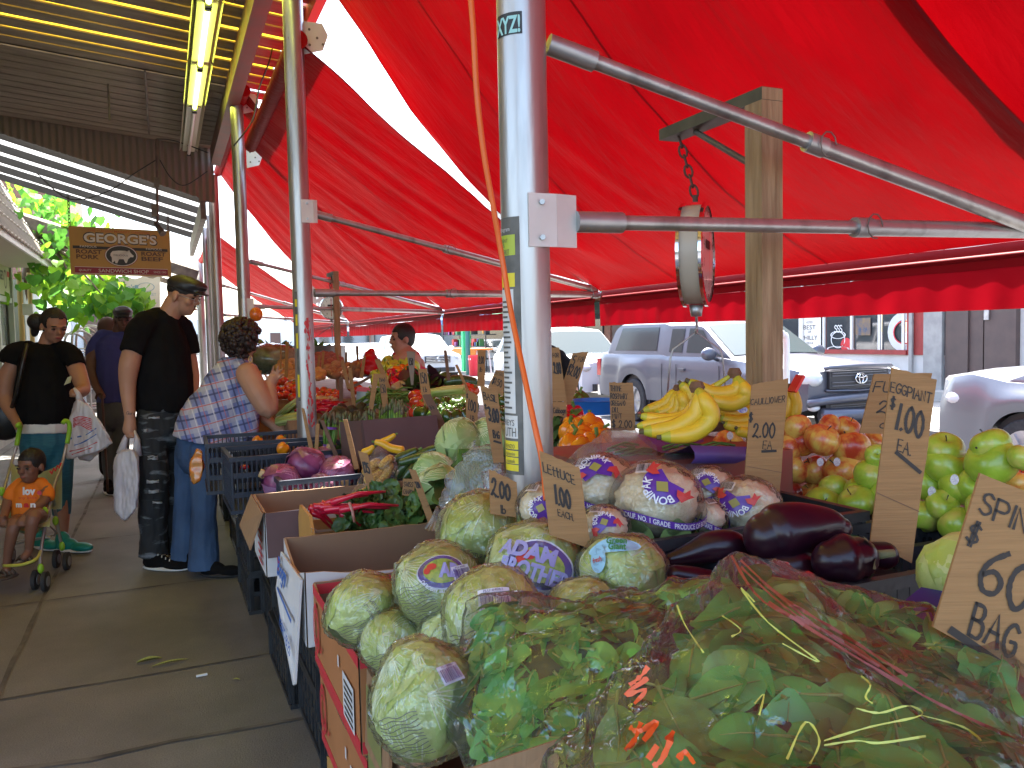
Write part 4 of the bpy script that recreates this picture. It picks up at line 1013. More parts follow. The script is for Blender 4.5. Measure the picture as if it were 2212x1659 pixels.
vehicle('pickup_truck', 'silver grey pickup truck with a bed cap parked across the road facing right', 'truck',(8.65,8.5,-.15),L_T,1.86,[(0,1.0),(.25,1.06),(1.5,1.17),(1.8,1.2),(3.3,1.2),(3.36,1.22),(L_T,1.22)],[(0,.9),(1.35,1.1),(1.5,1.2),(2.35,1.72),(2.6,1.76),(3.3,1.76),(3.45,1.80),(4.9,1.80),(5.1,1.72),(5.3,1.25)],.42,MATS['silver_blue'],(.95,4.3),.385,[(1.75,2.35,2.72,2.72),(2.85,2.85,3.22,3.22),(3.6,3.62,5.0,4.85)],[(1.5,2.4, 'windshield')],math.pi/2,truck_x)
mat('white_car_paint',(.72,.73,.74),.25,.1,coat=.7)
def suv_x(t,side,wid):
 g=G(); g.bb(-.06,.1,-.45,.45,.72,.95); part('grille',g,M_trim,t)
 g=G()
 for k in range(4):g.bb(-.08,-.05,-.42,.42,.745+k*.055,.765+k*.055)
 part('grille_bar',g,M_chrome,t)
 g=G(); g.bb(-.08,.1,-.6,.6,.42,.56); part('air_intake',g,M_trim,t)
 for s in(-1,1):
  g=G(); g.ell((.14,s*.74,.9),(.22,.16,.1),nu=14,nv=8); part('headlight',g,M_lens,t,True)
  g=G(); g.ell((1.55,s*1.03,1.2),(.06,.12,.09),nu=14,nv=8); part('mirror',g,MATS['white_car_paint'],t,True)
 g=G(); toy(g,Vector((-.09,0,.84)),.16); part('emblem',g,M_chrome,t,True)
vehicle('parked_suv', 'white sport utility vehicle parked behind the silver pickup truck', 'car',(8.65,14.9,-.15),4.8,1.86,[(0,.98),(.3,1.03),(1.3,1.12),(4.8,1.15)],[(0,.8),(1.15,1.0),(1.3,1.1),(2.1,1.72),(3.0,1.8),(4.2,1.76),(4.7,1.2)],.3,MATS['white_car_paint'],(.9,3.75),.36,[(1.6,2.1,2.5,2.5),(2.6,2.6,3.6,3.5),(3.7,3.62,4.4,4.1)],[(1.28,2.1, 'windshield')],math.pi/2,suv_x)
vehicle('parked_minivan', 'pale silver white minivan facing the camera behind the man in red', 'car',(8.6,27.0,-.15),5.0,1.95,[(0,.95),(.3,1.0),(1.1,1.1),(5,1.12)],[(0,.8),(.95,1.0),(1.1,1.1),(2.1,1.7),(3.0,1.76),(4.6,1.7),(4.95,1.15)],.28,MATS['white_car_paint'],(.95,4.0),.34,[(1.5,2.1,2.5,2.5),(2.6,2.6,3.7,3.6),(3.8,3.7,4.7,4.4)],[(1.08,2.1, 'windshield')],math.pi/2,suv_x)
mat('blue_car_paint',(.10,.18,.24),.3,.4,coat=.5)
vehicle('parked_car', 'white saloon car seen between the market pole and the hanging scale', 'car',(8.6,34.5,-.15),4.5,1.8,[(0,.75),(1.1,.9),(4.5,.95)],[(0,.6),(1.1,.88),(1.9,1.38),(3.0,1.42),(3.9,1.0)],.25,MATS['white_car_paint'],(.85,3.6),.32,[(1.4,1.95,2.4,2.4),(2.5,2.5,3.5,3.2)],[(1.05,1.9, 'windshield')],math.pi/2,suv_x)
vehicle('parked_car', 'farther blue saloon car parked down the road', 'car',(8.5,41.5,-.15),4.5,1.8,[(0,.75),(1.1,.9),(4.5,.95)],[(0,.6),(1.1,.88),(1.9,1.38),(3.0,1.42),(3.9,1.0)],.25,MATS['blue_car_paint'],(.85,3.6),.32,[(1.4,1.95,2.4,2.4),(2.5,2.5,3.5,3.2)],[(1.05,1.9, 'windshield')],math.pi/2,suv_x)
vehicle('parked_car', 'farthest pale car at the end of the row across the road', 'car',(8.6,48.5,-.15),4.6,1.8,[(0,.75),(1.1,.9),(4.5,.95)],[(0,.6),(1.1,.88),(1.9,1.38),(3.0,1.42),(3.9,1.0)],.25,MATS['white_car_paint'],(.85,3.6),.32,[(1.4,1.95,2.4,2.4),(2.5,2.5,3.5,3.2)],[(1.05,1.9, 'windshield')],math.pi/2,suv_x)
def sed_x(t,side,wid):
 for s in(-1,1):
  g=G(); g.ell((4.5,s*.78,.82),(.14,.14,.09),nu=14,nv=8); part('tail_light',g,M_lens,t,True)
  g=G(); g.box((3.98,s*.915,.5),(.12,.01,.05)); part('side_marker',g,M_tail,t)
 g=G(); g.tube([(4.55,-.8,.45),(4.72,-.4,.45),(4.75,0,.45),(4.72,.4,.45),(4.55,.8,.45)],.13,10); part('bumper',g,MATS['silver_paint'],t,True)
mat('silver_paint',(.18,.185,.20),.34,.5,coat=.3)
vehicle('parked_sedan', 'silver saloon car at the right edge, only its tail in view', 'car',(8.6,1.75,-.15),4.7,1.8,[(0,.75),(1.1,.95),(3.9,1.03),(4.3,1.1),(4.55,1.06),(4.7,.85)],[(0,.6),(1.1,.9),(1.9,1.4),(3.0,1.44),(3.95,1.08)],.26,MATS['silver_paint'],(.85,3.7),.33,[(1.4,1.95,2.4,2.4),(2.5,2.5,3.5,3.2)],[(1.05,1.9, 'windshield')],math.pi/2,sed_x)
# bent tube rack just behind the wooden post
g=G(); g.tube([Vector(q)for q in catmull([tuple(P(1660,y,5.2))for y in(1300,800,740)]+[tuple(P(1666,722,5.2)),tuple(P(1680,716,5.2)),tuple(P(1693,724,5.2)),tuple(P(1699,745,5.2)),tuple(P(1699,900,5.2)),tuple(P(1699,1300,5.2))],6)],.02,12)
solo('tube_rail',g,M_white, 'white bent tube rail standing right behind the wooden post', 'rail',smooth='auto')
# goods on the far pavement
def fx(px,X):return Yx(px,X)
g=G(); q=onX(1012,808,10.6); g.tube([(10.6,q.y,0),(10.6,q.y,3.4)],.09,12); solo('green_post',g,mat('teal_post',(.03,.16,.15),.5), 'dark green street post on the far pavement', 'post',smooth='auto')
g=G(); yy=fx(1003,10.7); g.slab([(10.7,yy,.1),(10.7,yy+.02,.1),(10.75,yy+.5,2.9),(10.7,yy-.2,2.9)],.02); g.box((10.8,yy,1.5),(.3,.25,2.8)); solo('green_banner',g,mat('green_banner',(.02,.5,.2),.5), 'bright green banner hanging beside the dark green post', 'banner')
t=thing('folding_table', 'table with an orange cloth on the far pavement', 'table',(11.2,fx(1010,11.2),0))
ty0,ty1=fx(1045,11.2),fx(978,11.2); M_or=mat('orange_cloth',(.7,.22,.03),.7)
g=G(); g.bb(10.9,11.6,ty0,ty1,.92,.98); g.bb(10.88,10.9,ty0,ty1,.72,.98); part('table_top',g,M_or,t)
for yy in(ty0+.1,ty1-.1):
 g=G(); g.beam((11,yy-.15,0),(11,yy+.1,.92),.05,.05); g.beam((11.5,yy-.15,0),(11.5,yy+.1,.92),.05,.05); part('leg',g,M_white,t)
g=G(); q=onX(1040,790,10.9); yy=fx(1042,10.9); 
t=thing('red_bin', 'red plastic bin on the far pavement next to the green post', 'bin',(10.6,fx(1028,10.6),0))
yy=fx(1030,10.6); g=G(); g.lathe([(.26,0),(.3,.75),(.3,.76),(.27,.76),(.25,.3)],16,o=(10.6,yy,0)); part('bin',g,mat('bin_red',(.6,.02,.04),.45),t, 'auto'); g=G(); g.box((10.33,yy,.62),(.02,.25,.07)); part('label_plate',g,M_white,t)
M_cl=[mat('clutter%d'%i,c,.6)for i,c in enumerate(((.5,.05,.04),(.06,.1,.35),(.05,.05,.05),(.6,.55,.5),(.5,.3,.05),(.1,.3,.12),(.35,.1,.3)))]
rg=random.Random(5)
rk=thing('goods_rack', 'tall dark shelf rack of mixed goods on the far pavement above the orange table', 'rack',(12.3,fx(1010,12.3),0))
a_,b_=fx(1060,12.3),fx(968,12.3)
g=G()
for z in(.5,1.0,1.5,2.0,2.4):g.bb(12.1,12.6,a_,b_,z,z+.04)
for yy in(a_,(a_+b_)/2,b_):g.bb(12.1,12.14,yy-.03,yy+.03,0,2.5)
part('shelf',g,M_trim,rk)
for i in range(7):
 g=G()
 for _ in range(9):z=rg.choice((.54,1.04,1.54,2.04)); yy=rg.uniform(a_,b_); s_=rg.uniform(.1,.32); g.box((12.25,yy,z+s_/2),(.2,s_*rg.uniform(.6,1.6),s_))
 part('stacked_goods',g,M_cl[i],rk); rk.children[-1]['kind']='stuff'
 # ======= stall structure
tb=thing('market_table', 'long low wooden stall table under the boxes of produce', 'table',(1.3,5,0))
M_ply=mat('stall_ply',(.20,.14,.09),.8,col2=(.13,.09,.06),nscale=5)
g=G(); g.bb(.95,1.5,.3,13.5,.66,.70); g.bb(1.5,2.45,.3,6.2,.66,.70); g.bb(1.5,2.45,7.2,13.5,.66,.70); part('table_top',g,M_ply,tb)
g=G(); g.bb(2.40,2.44,.3,13.5,.1,.78); part('back_board',g,M_ply,tb)
for yy in(.5,3,5.5,8,10.5,13.2):
 for xx in(1.0,2.36):
  g=G(); g.bb(xx,xx+.06,yy,yy+.06,0,.66); part('leg',g,M_wood,tb)
  # black milk-crate like stacks along the pavement
def crate_geo(g,L_,W_,H_,t=.012,rim=.02,cols=9,rows=4,closed_bottom=True,slat=.010):
 """open basket in its own space, centre of the bottom at the origin; L_ along x, W_ along y"""
 if closed_bottom:g.bb(-L_/2,L_/2,-W_/2,W_/2,0,t)
 for(zz,hh)in((0,rim*.9),(H_-rim,rim)):
  g.bb(-L_/2-.006,L_/2+.006,-W_/2-.006,-W_/2+t,zz,zz+hh); g.bb(-L_/2-.006,L_/2+.006,W_/2-t,W_/2+.006,zz,zz+hh)
  g.bb(-L_/2-.006,-L_/2+t,-W_/2+t,W_/2-t,zz,zz+hh); g.bb(L_/2-t,L_/2+.006,-W_/2+t,W_/2-t,zz,zz+hh)
 zs=[rim*.9+(H_-1.9*rim)*(k+.5)/rows for k in range(rows)]
 for s in(-1,1):
  y=s*(W_/2-t/2)
  for k in range(cols+1):
   x=-L_/2+t/2+(L_-t)*k/cols; g.bb(x-slat/2,x+slat/2,y-t/2.4,y+t/2.4,rim*.9,H_-rim)
  for z in zs[1::2]:g.bb(-L_/2+t,L_/2-t,y-t/3,y+t/3,z-.012,z+.012)
  x=s*(L_/2-t/2); c2=max(3,int(cols*W_/L_))
  for k in range(c2+1):
   y=-W_/2+t/2+(W_-t)*k/c2; g.bb(x-t/2.4,x+t/2.4,y-slat/2,y+slat/2,rim*.9,H_-rim)
  for z in zs[1::2]:g.bb(x-t/3,x+t/3,-W_/2+t,W_/2-t,z-.012,z+.012)
def crate_proto(L_,W_,H_,m,cols=9,rows=4,slat=.012):
 t=thing('plastic_crate', 'crate', 'crate',(0,0,0)); g=G(); crate_geo(g,L_,W_,H_,cols=cols,rows=rows,slat=slat)
 b=part('basket',g,m,t); return t
cp=crate_proto(.40,.58,.21,M_black,6,3,.035)
g=G()
g.bb(-.196,-.192,-.2,.2,.03,.17)
levels=['bottom', 'second', 'third']
y=2.28; i=0
while y<8.3:
 xo=.60+(.03 if i%2 else 0)+(-.04 if 4.3<y<5.0 else 0)
 for k in range(3):
  place(cp,(xo+rng.uniform(-.008,.008),y,.001+.211*k),(0,0,rng.uniform(-.015,.015)),1.0, 'black plastic crate at the %s level of the stack row under the stall edge'%levels[k], 'black crates stacked under the stall edge, %s level'%levels[k])
 y+=.61; i+=1
for yy,xo in((1.68,.66),(1.08,.66)):
 for k in range(1):place(cp,(xo,yy,.001+.211*k),(0,0,0),1.0, 'black plastic crate under the wooden crate below the red trimmed cartons', 'black crates under the nearest cartons')
M_card=mat('cardboard',(.30,.175,.09),.8,col2=(.26,.15,.075),nscale=4,bump=.15,bscale=10,stretch=(30,30,1))
M_cardin=mat('cardboard_inside',(.27,.165,.095),.85,col2=(.23,.14,.08),nscale=3)
M_cardp=mat('purple_brown_card',(.12,.07,.07),.75,col2=(.10,.058,.058),nscale=5)
M_cardw=mat('white_card',(.68,.67,.66),.6,col2=(.6,.59,.58),nscale=5)
M_cardred=mat('red_card_print',(.55,.03,.04),.6)
M_cardor=mat('orange_card',(.42,.17,.06),.7,col2=(.38,.15,.05),nscale=6)
def carton(name,label,x0,x1,y0,y1,z0,z1,outer=None,inner=None,t=.006,trim=None,cut=None,flaps=(),cat='carton',group=None,holes=False):
 outer=outer or M_card; inner=inner or M_cardin
 T=thing(name,label,cat,((x0+x1)/2,(y0+y1)/2,z0),group)
 g=G(); g.bb(x0,x1,y0,y1,z0,z0+t,1)
 zl=cut if cut else z1
 def wall(a,b,nout,zt0,zt1):
  a=Vector(a); b=Vector(b); n=14; k=Vector(nout)*t/2
  top=[z1+(zt0-z1)*math.sin(math.pi*i/n)+rng.uniform(-.002,.002)for i in range(n+1)]
  for s_,m in((1,0),(-1,1)):
   vs=[]
   for i in range(n+1):
    q=a.lerp(b,i/n)+k*s_; vs+=[Vector((q.x,q.y,z0)),Vector((q.x,q.y,top[i]))]
   g.add(vs,[(2*i,2*i+2,2*i+3,2*i+1)if s_>0 else(2*i,2*i+1,2*i+3,2*i+2)for i in range(n)],m)
  vs=[]
  for i in range(n+1):
   q=a.lerp(b,i/n); vs+=[Vector((q.x+k.x,q.y+k.y,top[i])),Vector((q.x-k.x,q.y-k.y,top[i]))]
  g.add(vs,[(2*i,2*i+2,2*i+3,2*i+1)for i in range(n)],2)
 wall((x0,y0,0),(x0,y1,0),(-1,0,0),zl,0); wall((x1,y0,0),(x1,y1,0),(1,0,0),zl,0)
 wall((x0,y0,0),(x1,y0,0),(0,-1,0),z1 if not cut else z1-(z1-cut)*.7,0); wall((x0,y1,0),(x1,y1,0),(0,1,0),z1,0)
 body=part('box',g,[outer,inner,mat('card_edge',(.36,.24,.14),.9)],T)
 if trim:
  g=G(); e=.0042
  for z_ in(z1-.028,z0+.004):
   g.bb(x0-e,x0-e+.001,y0,y1,z_,z_+.024); g.bb(x0,x1,y0-e,y0-e+.001,z_,z_+.024)
  g.bb(x0,x1,y1-e-.001,y1-e,z1-.03,z1-.004)
  part('red_trim',g,trim,T)
 if holes:
  g=G(); oval(g,quadmap((x0-.005,y1,z0),(x0-.005,y0,z0),(x0-.005,y0,z1),(x0-.005,y1,z1)),.5,.62,.09,.12,0,.001); part('hand_hole',g,M_trim,T)
 for(q,mm)in flaps:
  g=G(); g.slab(q,.005); part('flap',g,mm,T)
 return T
 # red trimmed lettuce cartons (A) stacked three high on a wooden crate
AX0,AX1,AY0,AY1=.33,.86,1.59,2.12
for k in range(2):
 z0=.595-.21*k
 T=carton('produce_carton',('open red trimmed carton of wrapped lettuces at the stall corner', 'closed red trimmed carton under the open one of lettuces')[k],AX0+.01*k,AX1,AY0-.01*k,AY1,z0,z0+.205,M_cardor,None,.006,M_cardred,cut=(z0+.16 if k==0 else z0+.17),group='red trimmed cartons in a stack')
 g=G(); fm=quadmap((AX0-.006+.01*k,AY1,z0),(AX0-.006+.01*k,AY0,z0),(AX0-.006+.01*k,AY0,z0+.2),(AX0-.006+.01*k,AY1,z0+.2))
 rect(g,fm,.72,.93,.12,.6,0,.001); rect(g,fm,.62,.645,.55,.68,0,.001)
 part('white_label',g,M_cardw,T)
 g=G()
 for j in range(6):rect(g,fm,.75,.91,.16+.07*j,.19+.07*j,0,.002)
 part('label_print',g,M_ink,T)
 g=G()
 for r_ in(.10,.075,.05):oval(g,fm,.1,.52,r_*.8,r_*3.2,0,.0015,inner=.82)
 write(g, 'natur',fm,.03,.3,.14,.5,.004); part('red_emblem',g,M_cardred,T)
 if k==1:
  g=G(); g.bb(AX0+.01,AX1,AY0,AY1,z0+.16,z0+.165); part('lid',g,M_cardin,T)
def wooden_crate(label,x0,x1,y0,y1,z0,z1):
 T=thing('wooden_crate',label, 'crate',((x0+x1)/2,(y0+y1)/2,z0)); ms=mat('crate_slat',(.55,.38,.18),.7,col2=(.45,.3,.14),nscale=6,stretch=(1,1,6),ndetail=6)
 n=3; h=(z1-z0)/n
 for k in range(n):
  g=G(); za,zb_=z0+k*h+.004,z0+(k+1)*h-.006
  g.bb(x0+.012,x1-.012,y0-.004,y0,za,zb_); g.bb(x0+.012,x1-.012,y1,y1+.004,za,zb_); part('slat',g,ms,T)
 g=G(); q=[(x0,y0,z0),(x0,y1,z0),(x0,y1,z1+.01),(x0,(y0+y1)/2+.1,z1+.06),(x0,(y0+y1)/2-.1,z1+.06),(x0,y0,z1+.01)]; g.slab(q,.01)
 g.slab([(x1,b,c)for a,b,c in q],.01); part('end_board',g,mat('end_board',(.5,.27,.07),.6,col2=(.44,.23,.06),nscale=5),T)
 g=G(); g.bb(x0,x1,y0,y1,z0,z0+.006); part('bottom',g,ms,T)
 g=G(); g.tube([(x0-.003,y0+.01,z0),(x0-.006,y0+.01,z1+.0),(x0-.01,y0+.0,z1+.03),(x0+.01,y0-.005,z1+.02)],.0015,5); part('wire',g,M_alud,T)
 return T
wooden_crate('pale wooden crate under the stack of red trimmed cartons',.35,.84,1.60,2.08,.215,.35)
# nearest brown carton C
CX0,CX1,CY0,CY1,CZ=.35,.93,1.06,1.56,.80
T=carton('brown_carton', 'nearest brown open carton holding a wrapped lettuce and a spinach bag',CX0,CX1,CY0,CY1,.50,CZ,M_card,None,.008,None,cut=.74,flaps=[([P(985,1668,.87),P(1216,1592,.82),P(1245,1750,.80),P(985,1790,.87)],M_card),([(CX0-.012,CY1-.02,CZ-.01),(CX0-.012,CY1-.2,CZ-.02),(CX0-.02,CY1-.2,CZ-.17),(CX0-.02,CY1-.02,CZ-.16)],M_card)])
g=G(); fm=quadmap((CX0-.006,CY1,.5),(CX0-.006,CY0,.5),(CX0-.006,CY0,.8),(CX0-.006,CY1,.8)); rect(g,fm,.08,.3,.35,.9,0,.018); part('green_print',g,mat('green_print',(.2,.2,.06),.7),T)
g=G(); oval(g,fm,.62,.3,.13,.2,0,.002,inner=.85); write(g, 'fresh',fm,.52,.25,.12,.6,.004); part('red_print',g,M_cardred,T)
carton('produce_carton', 'lower red trimmed carton under the nearest brown carton',CX0+.02,CX1,CY0,CY1,.215,.49,M_cardor,None,.006,M_cardred,group='red trimmed cartons in a stack')
# white and blue carton B
BX0,BX1,BY0,BY1,BZ=.315,.97,2.16,2.56,.82
T=carton('white_blue_carton', 'white carton with blue lettering, open, brown inside, beside the red trimmed one',BX0,BX1,BY0,BY1,.62,BZ,M_cardw,None,.007,None,cut=.78,flaps=[([(BX0-.008,BY1,.78),(BX0-.008,BY0,.80),(BX0-.03,BY0+.02,.52),(BX0-.03,BY0+.06,.50),(BX0-.035,BY0+.2,.60),(BX0-.03,BY1-.03,.68)],M_cardw)])
fm=quadmap((BX0-.047,BY1,.58),(BX0-.047,BY0,.52),(BX0-.020,BY0,.80),(BX0-.020,BY1,.78))
g=G(); write(g, 'Bogni',fm,.05,.74,.2,.62,.011,cond=1.1); rect(g,fm,.12,.85,.52,.56,0,.001); write(g, 'VEGETABLES',fm,.35,.22,.09,.6,.005,fit=.55); part('blue_lettering',g,mat('blue_print',(.03,.12,.42),.6),T)
# wooden crate D with chard, carton E (white with red lines)
wooden_crate('pale wooden crate of red stemmed chard between two cartons',.415,1.0,2.62,2.90,.66,.80)
EX0_,EX1_,EY0_,EY1_,EZ_=.30,.98,2.95,3.34,.825
T=carton('white_red_carton', 'white carton with red lines and a folded brown flap beside the red cabbages',EX0_,EX1_,EY0_,EY1_,.60,EZ_,M_cardw,None,.007,flaps=[([(EX0_,EY0_-.006,EZ_),(EX0_+.14,EY0_-.006,EZ_-.0),(EX0_+.14,EY0_-.04,EZ_-.15),(EX0_+.0,EY0_-.04,EZ_-.15)],M_cardp),([(EX0_-.006,EY1_,EZ_),(EX0_-.006,EY0_,EZ_),(EX0_-.05,EY0_+.02,EZ_-.13),(EX0_-.06,EY1_-.08,EZ_-.10)],M_card)])
g=G(); fm=quadmap((EX0_,EY0_-.008,.6),(EX1_,EY0_-.008,.6),(EX1_,EY0_-.008,EZ_),(EX0_,EY0_-.008,EZ_)); rect(g,fm,.05,.065,.05,.95); rect(g,fm,.05,.9,.05,.1); rect(g,fm,.075,.08,.12,.95)
fm=quadmap((EX0_-.008,EY1_,.6),(EX0_-.008,EY0_,.6),(EX0_-.008,EY0_,EZ_),(EX0_-.008,EY1_,EZ_))
for k in range(5):rect(g,fm,.5,.85,.1+.12*k,.15+.12*k)
part('red_print',g,M_cardred,T)
# crates F (red cabbages), G, H
fcp=crate_proto(.52,.40,.17,M_blueblk,24,3,.006)
F_=place(fcp,(.66,3.60,.69),(0,0,.04),1, 'low black slotted crate holding the red cabbages',None)
gcp=crate_proto(.58,.42,.26,M_blueblk,26,5,.006)
place(gcp,(.54,4.12,.64),(0,0,.02),1, 'empty blue black slotted crate just behind the red cabbages',None)
place(gcp,(.47,4.62,.65),(0,0,-.02),1, 'blue black crate with a few orange peppers in front of the woman in plaid',None)
# carton I, purple brown, for asparagus
def ang_carton(label,c,L_,W_,H_,rz,outer,inner,tilt=0):
 T=thing('brown_carton',label, 'carton',(0,0,0)); g=G(); t=.006
 g.bb(-L_/2,L_/2,-W_/2,W_/2,0,t)
 for s in(-1,1):
  g.bb(-L_/2,L_/2,s*W_/2-t/2,s*W_/2+t/2,0,H_); g.bb(s*L_/2-t/2,s*L_/2+t/2,-W_/2+t/2,W_/2-t/2,0,H_)
 part('box',g,outer,T)
 g=G(); g.slab([(-L_/2,-W_/2-.006,H_),(L_/2,-W_/2-.006,H_),(L_/2,-W_/2-.03,H_*.25),(-L_/2,-W_/2-.03,H_*.25)],.005); part('flap',g,inner,T)
 T.location=c; T.rotation_euler=(tilt,0,rz); return T
q=P(856,966,3.75); ang_carton('purple brown carton standing behind the zucchini with bundles of asparagus',(q.x,q.y+.12,q.z-.08),.36,.3,.20,.13,M_cardp,M_cardp,-.1)
q=P(610,862,6.3); ang_carton('long carton under the round tomatoes',(q.x+.05,q.y,q.z-.22),.7,.45,.2,.0,M_card,M_card)
q=P(700,905,5.3); ang_carton('carton holding the red chilies',(q.x+.05,q.y,q.z-.16),.6,.38,.18,.0,M_card,M_card)
q=P(600,885,5.7); ang_carton('shallow carton under the leeks',(q.x,q.y+.1,q.z-.2),.5,.3,.2,0,M_card,M_card)
q=P(705,870,6.1); ang_carton('carton of mushrooms and small tomatoes right of the painted pole',(q.x+.1,q.y,q.z-.15),.6,.4,.16,.05,M_card,M_card)
q=P(680,985,4.5); ang_carton('orange brown carton behind the slatted signs',(q.x+.1,q.y,q.z-.12),.5,.3,.18,.1,M_cardor,M_card)
# supports hidden under the high tiers so nothing floats
g=G(); g.bb(.98,1.55,.55,2.6,.70,.86); g.bb(1.1,1.6,2.6,6.0,.70,.80); g.bb(1.5,2.4,.5,2.9,.8,1.0); g.bb(1.4,2.35,2.9,6.15,.8,.88); g.bb(1.4,2.35,7.25,12.0,.8,.88)
solo('display_riser',g,M_ply, 'raised wooden tiers under the back rows of produce', 'riser')
# ======= produce
TO=lambda q:(CP-Vector(q)).normalized()
def prt(proto):proto.location=(0,0,-50); return proto
def smap(c,r,d,up,rot=0):
 """flat label coordinates (metres) wrapped round a ball"""
 c=Vector(c); d=Vector(d).normalized(); y=(Vector(up)-d*d.dot(Vector(up))).normalized(); x=y.cross(d)
 cs,sn=math.cos(rot),math.sin(rot)
 def f(u,v):
  w=x*(u*cs-v*sn)+y*(u*sn+v*cs); a=w.length
  if a<1e-9:return c+d*r,d
  n=d*math.cos(a/r)+(w/a)*math.sin(a/r)
  if callable(getattr(f, 'rad',None)):return c+n*f.rad(n),n
  return c+n*r,n
 return f
def leafy(g,c,r,seed,nleaf=9,m0=0,m1=1,ragged=.06,up=(0,0,1),squash=1.0,vein=None):
 """layered leaf ball"""
 rg=random.Random(seed); c=Vector(c)
 g.ell(c,(r*.96,r*.96,r*.96*squash),nu=24,nv=16,m=m0,fn=lambda n:1+.05*noise.noise(n*3+Vector((seed,0,0))))
 LUMP=lambda n:1+.14*noise.noise(n*1.3+Vector((seed,3,0)))
 for k in range(nleaf):
  d=Vector((rg.gauss(0,1),rg.gauss(0,1),rg.gauss(0.3,.8))).normalized(); upv=d.orthogonal().normalized(); upv=Matrix.Rotation(rg.uniform(0,6.3),3,d)@upv
  x=upv.cross(d); A=rg.uniform(.85,1.25); lift=rg.uniform(.01,.035); nu,nv=12,10; vs=[]
  for i in range(nu+1):
   for j in range(nv+1):
    ph=2*math.pi*i/nu; rr=j/nv
    a=rr*A*(1+ragged*noise.noise(Vector((math.cos(ph)*2,math.sin(ph)*2,k+seed)))*2)
    n=d*math.cos(a)+(upv*math.cos(ph)+x*math.sin(ph))*math.sin(a)
    R_=r*(1+lift+(.05+.05*noise.noise(Vector((ph*3,k,seed))))*rr**4+.03*noise.noise(n*6+Vector((k,seed,0))))
    q=n*R_*LUMP(n); vs.append(c+Vector((q.x,q.y,q.z*squash)))
  g.add(vs,[(i*(nv+1)+j,(i+1)*(nv+1)+j,(i+1)*(nv+1)+j+1,i*(nv+1)+j+1)for i in range(nu)for j in range(nv)],m1 if k%2 else m0)
  if vein is not None:
   for b in range(-4,5):
    pts=[]
    for i in range(9):
     t=i/8; a0=-A*.8+1.5*A*t*(1-.12*abs(b)); off=b*.16*t*(1.2-.2*t)
     n=(d*math.cos(a0)*math.cos(off)+upv*math.sin(a0)*math.cos(off)+x*math.sin(off)).normalized()
     q=n*r*LUMP(n)*(1.010+lift+.03*noise.noise(n*6+Vector((k,seed,0)))); pts.append(c+Vector((q.x,q.y,q.z*squash)))
    g.tube(pts,[.0022*r/.08*(1-.09*i)for i in range(9)],4,vein,caps=False)
 return g
M_rc1=mat('red_cabbage',(.12,.012,.055),.38,col2=(.25,.08,.18),nscale=14,ndetail=6,rnd=.2,coat=.15)
M_rc2=mat('red_cabbage_bloom',(.17,.05,.13),.45,col2=(.30,.16,.28),nscale=9,ndetail=6,rnd=.15)
M_rcv=mat('cabbage_vein',(.50,.04,.14),.45,col2=(.62,.32,.42),nscale=20)
M_stalk=mat('cut_stalk',(.55,.42,.22),.7,col2=(.4,.28,.12),nscale=30)
for k,(px,py,rp,d,sd,lab)in enumerate(((607,1040,40,3.50,(-1,.2,.5), 'red cabbage at the left of the low crate, stalk up left'),(660,1006,42,3.62,(.9,-.6,-.15), 'topmost red cabbage in the middle of the low crate'),(728,1024,40,3.6,(.3,-1,-.35), 'red cabbage at the right of the low crate beside the corn'),(702,995,30,3.95,(.3,0,.8), 'dark red cabbage behind the two others, mostly hidden'),(694,1052,30,3.5,(0,-1,0), 'red cabbage deep in the crate below the others'),(636,1056,26,3.5,(0,-1,0), 'small red cabbage deep at the left of the crate'))):
 c=P(px,py,d); r=rp/F*d; t=thing('red_cabbage',lab, 'cabbage',c, 'red cabbages in the low crate')
 part('head',leafy(G(),c,r,k+3,7,0,1,.08,squash=.93,vein=2),[M_rc1,M_rc2,M_rcv],t,True)
 g=G(); sd=Vector(sd).normalized(); g.tube([c+sd*r*.9,c+sd*r*1.22],[r*.26,r*.22],12); part('stalk',g,M_stalk,t, 'auto')
M_gc1=mat('green_cabbage',(.20,.33,.09),.45,col2=(.34,.46,.18),nscale=9,ndetail=6,rnd=.1,coat=.1)
M_gc2=mat('pale_cabbage',(.42,.52,.24),.45,col2=(.28,.42,.13),nscale=7,ndetail=6,rnd=.08)
M_gcv=mat('pale_vein',(.66,.72,.42),.5)
for k,(px,py,rp,d,lab)in enumerate(((990,954,48,3.1, 'large green cabbage, topmost of the green cabbages'),(1062,950,46,3.15, 'green cabbage between the topmost one and the foreground pole'),(936,1016,42,2.85, 'green cabbage below and left of the topmost one'),(948,1050,46,2.7, 'pale yellow green cabbage lowest beside the bags'))):
 c=P(px,py,d); solo('green_cabbage',leafy(G(),c,rp/F*d,20+k,8,0,1,.07,squash=.97,vein=2),[M_gc1,M_gc2,M_gcv],lab, 'cabbage', 'green cabbages beside the foreground pole',True,loc=c)
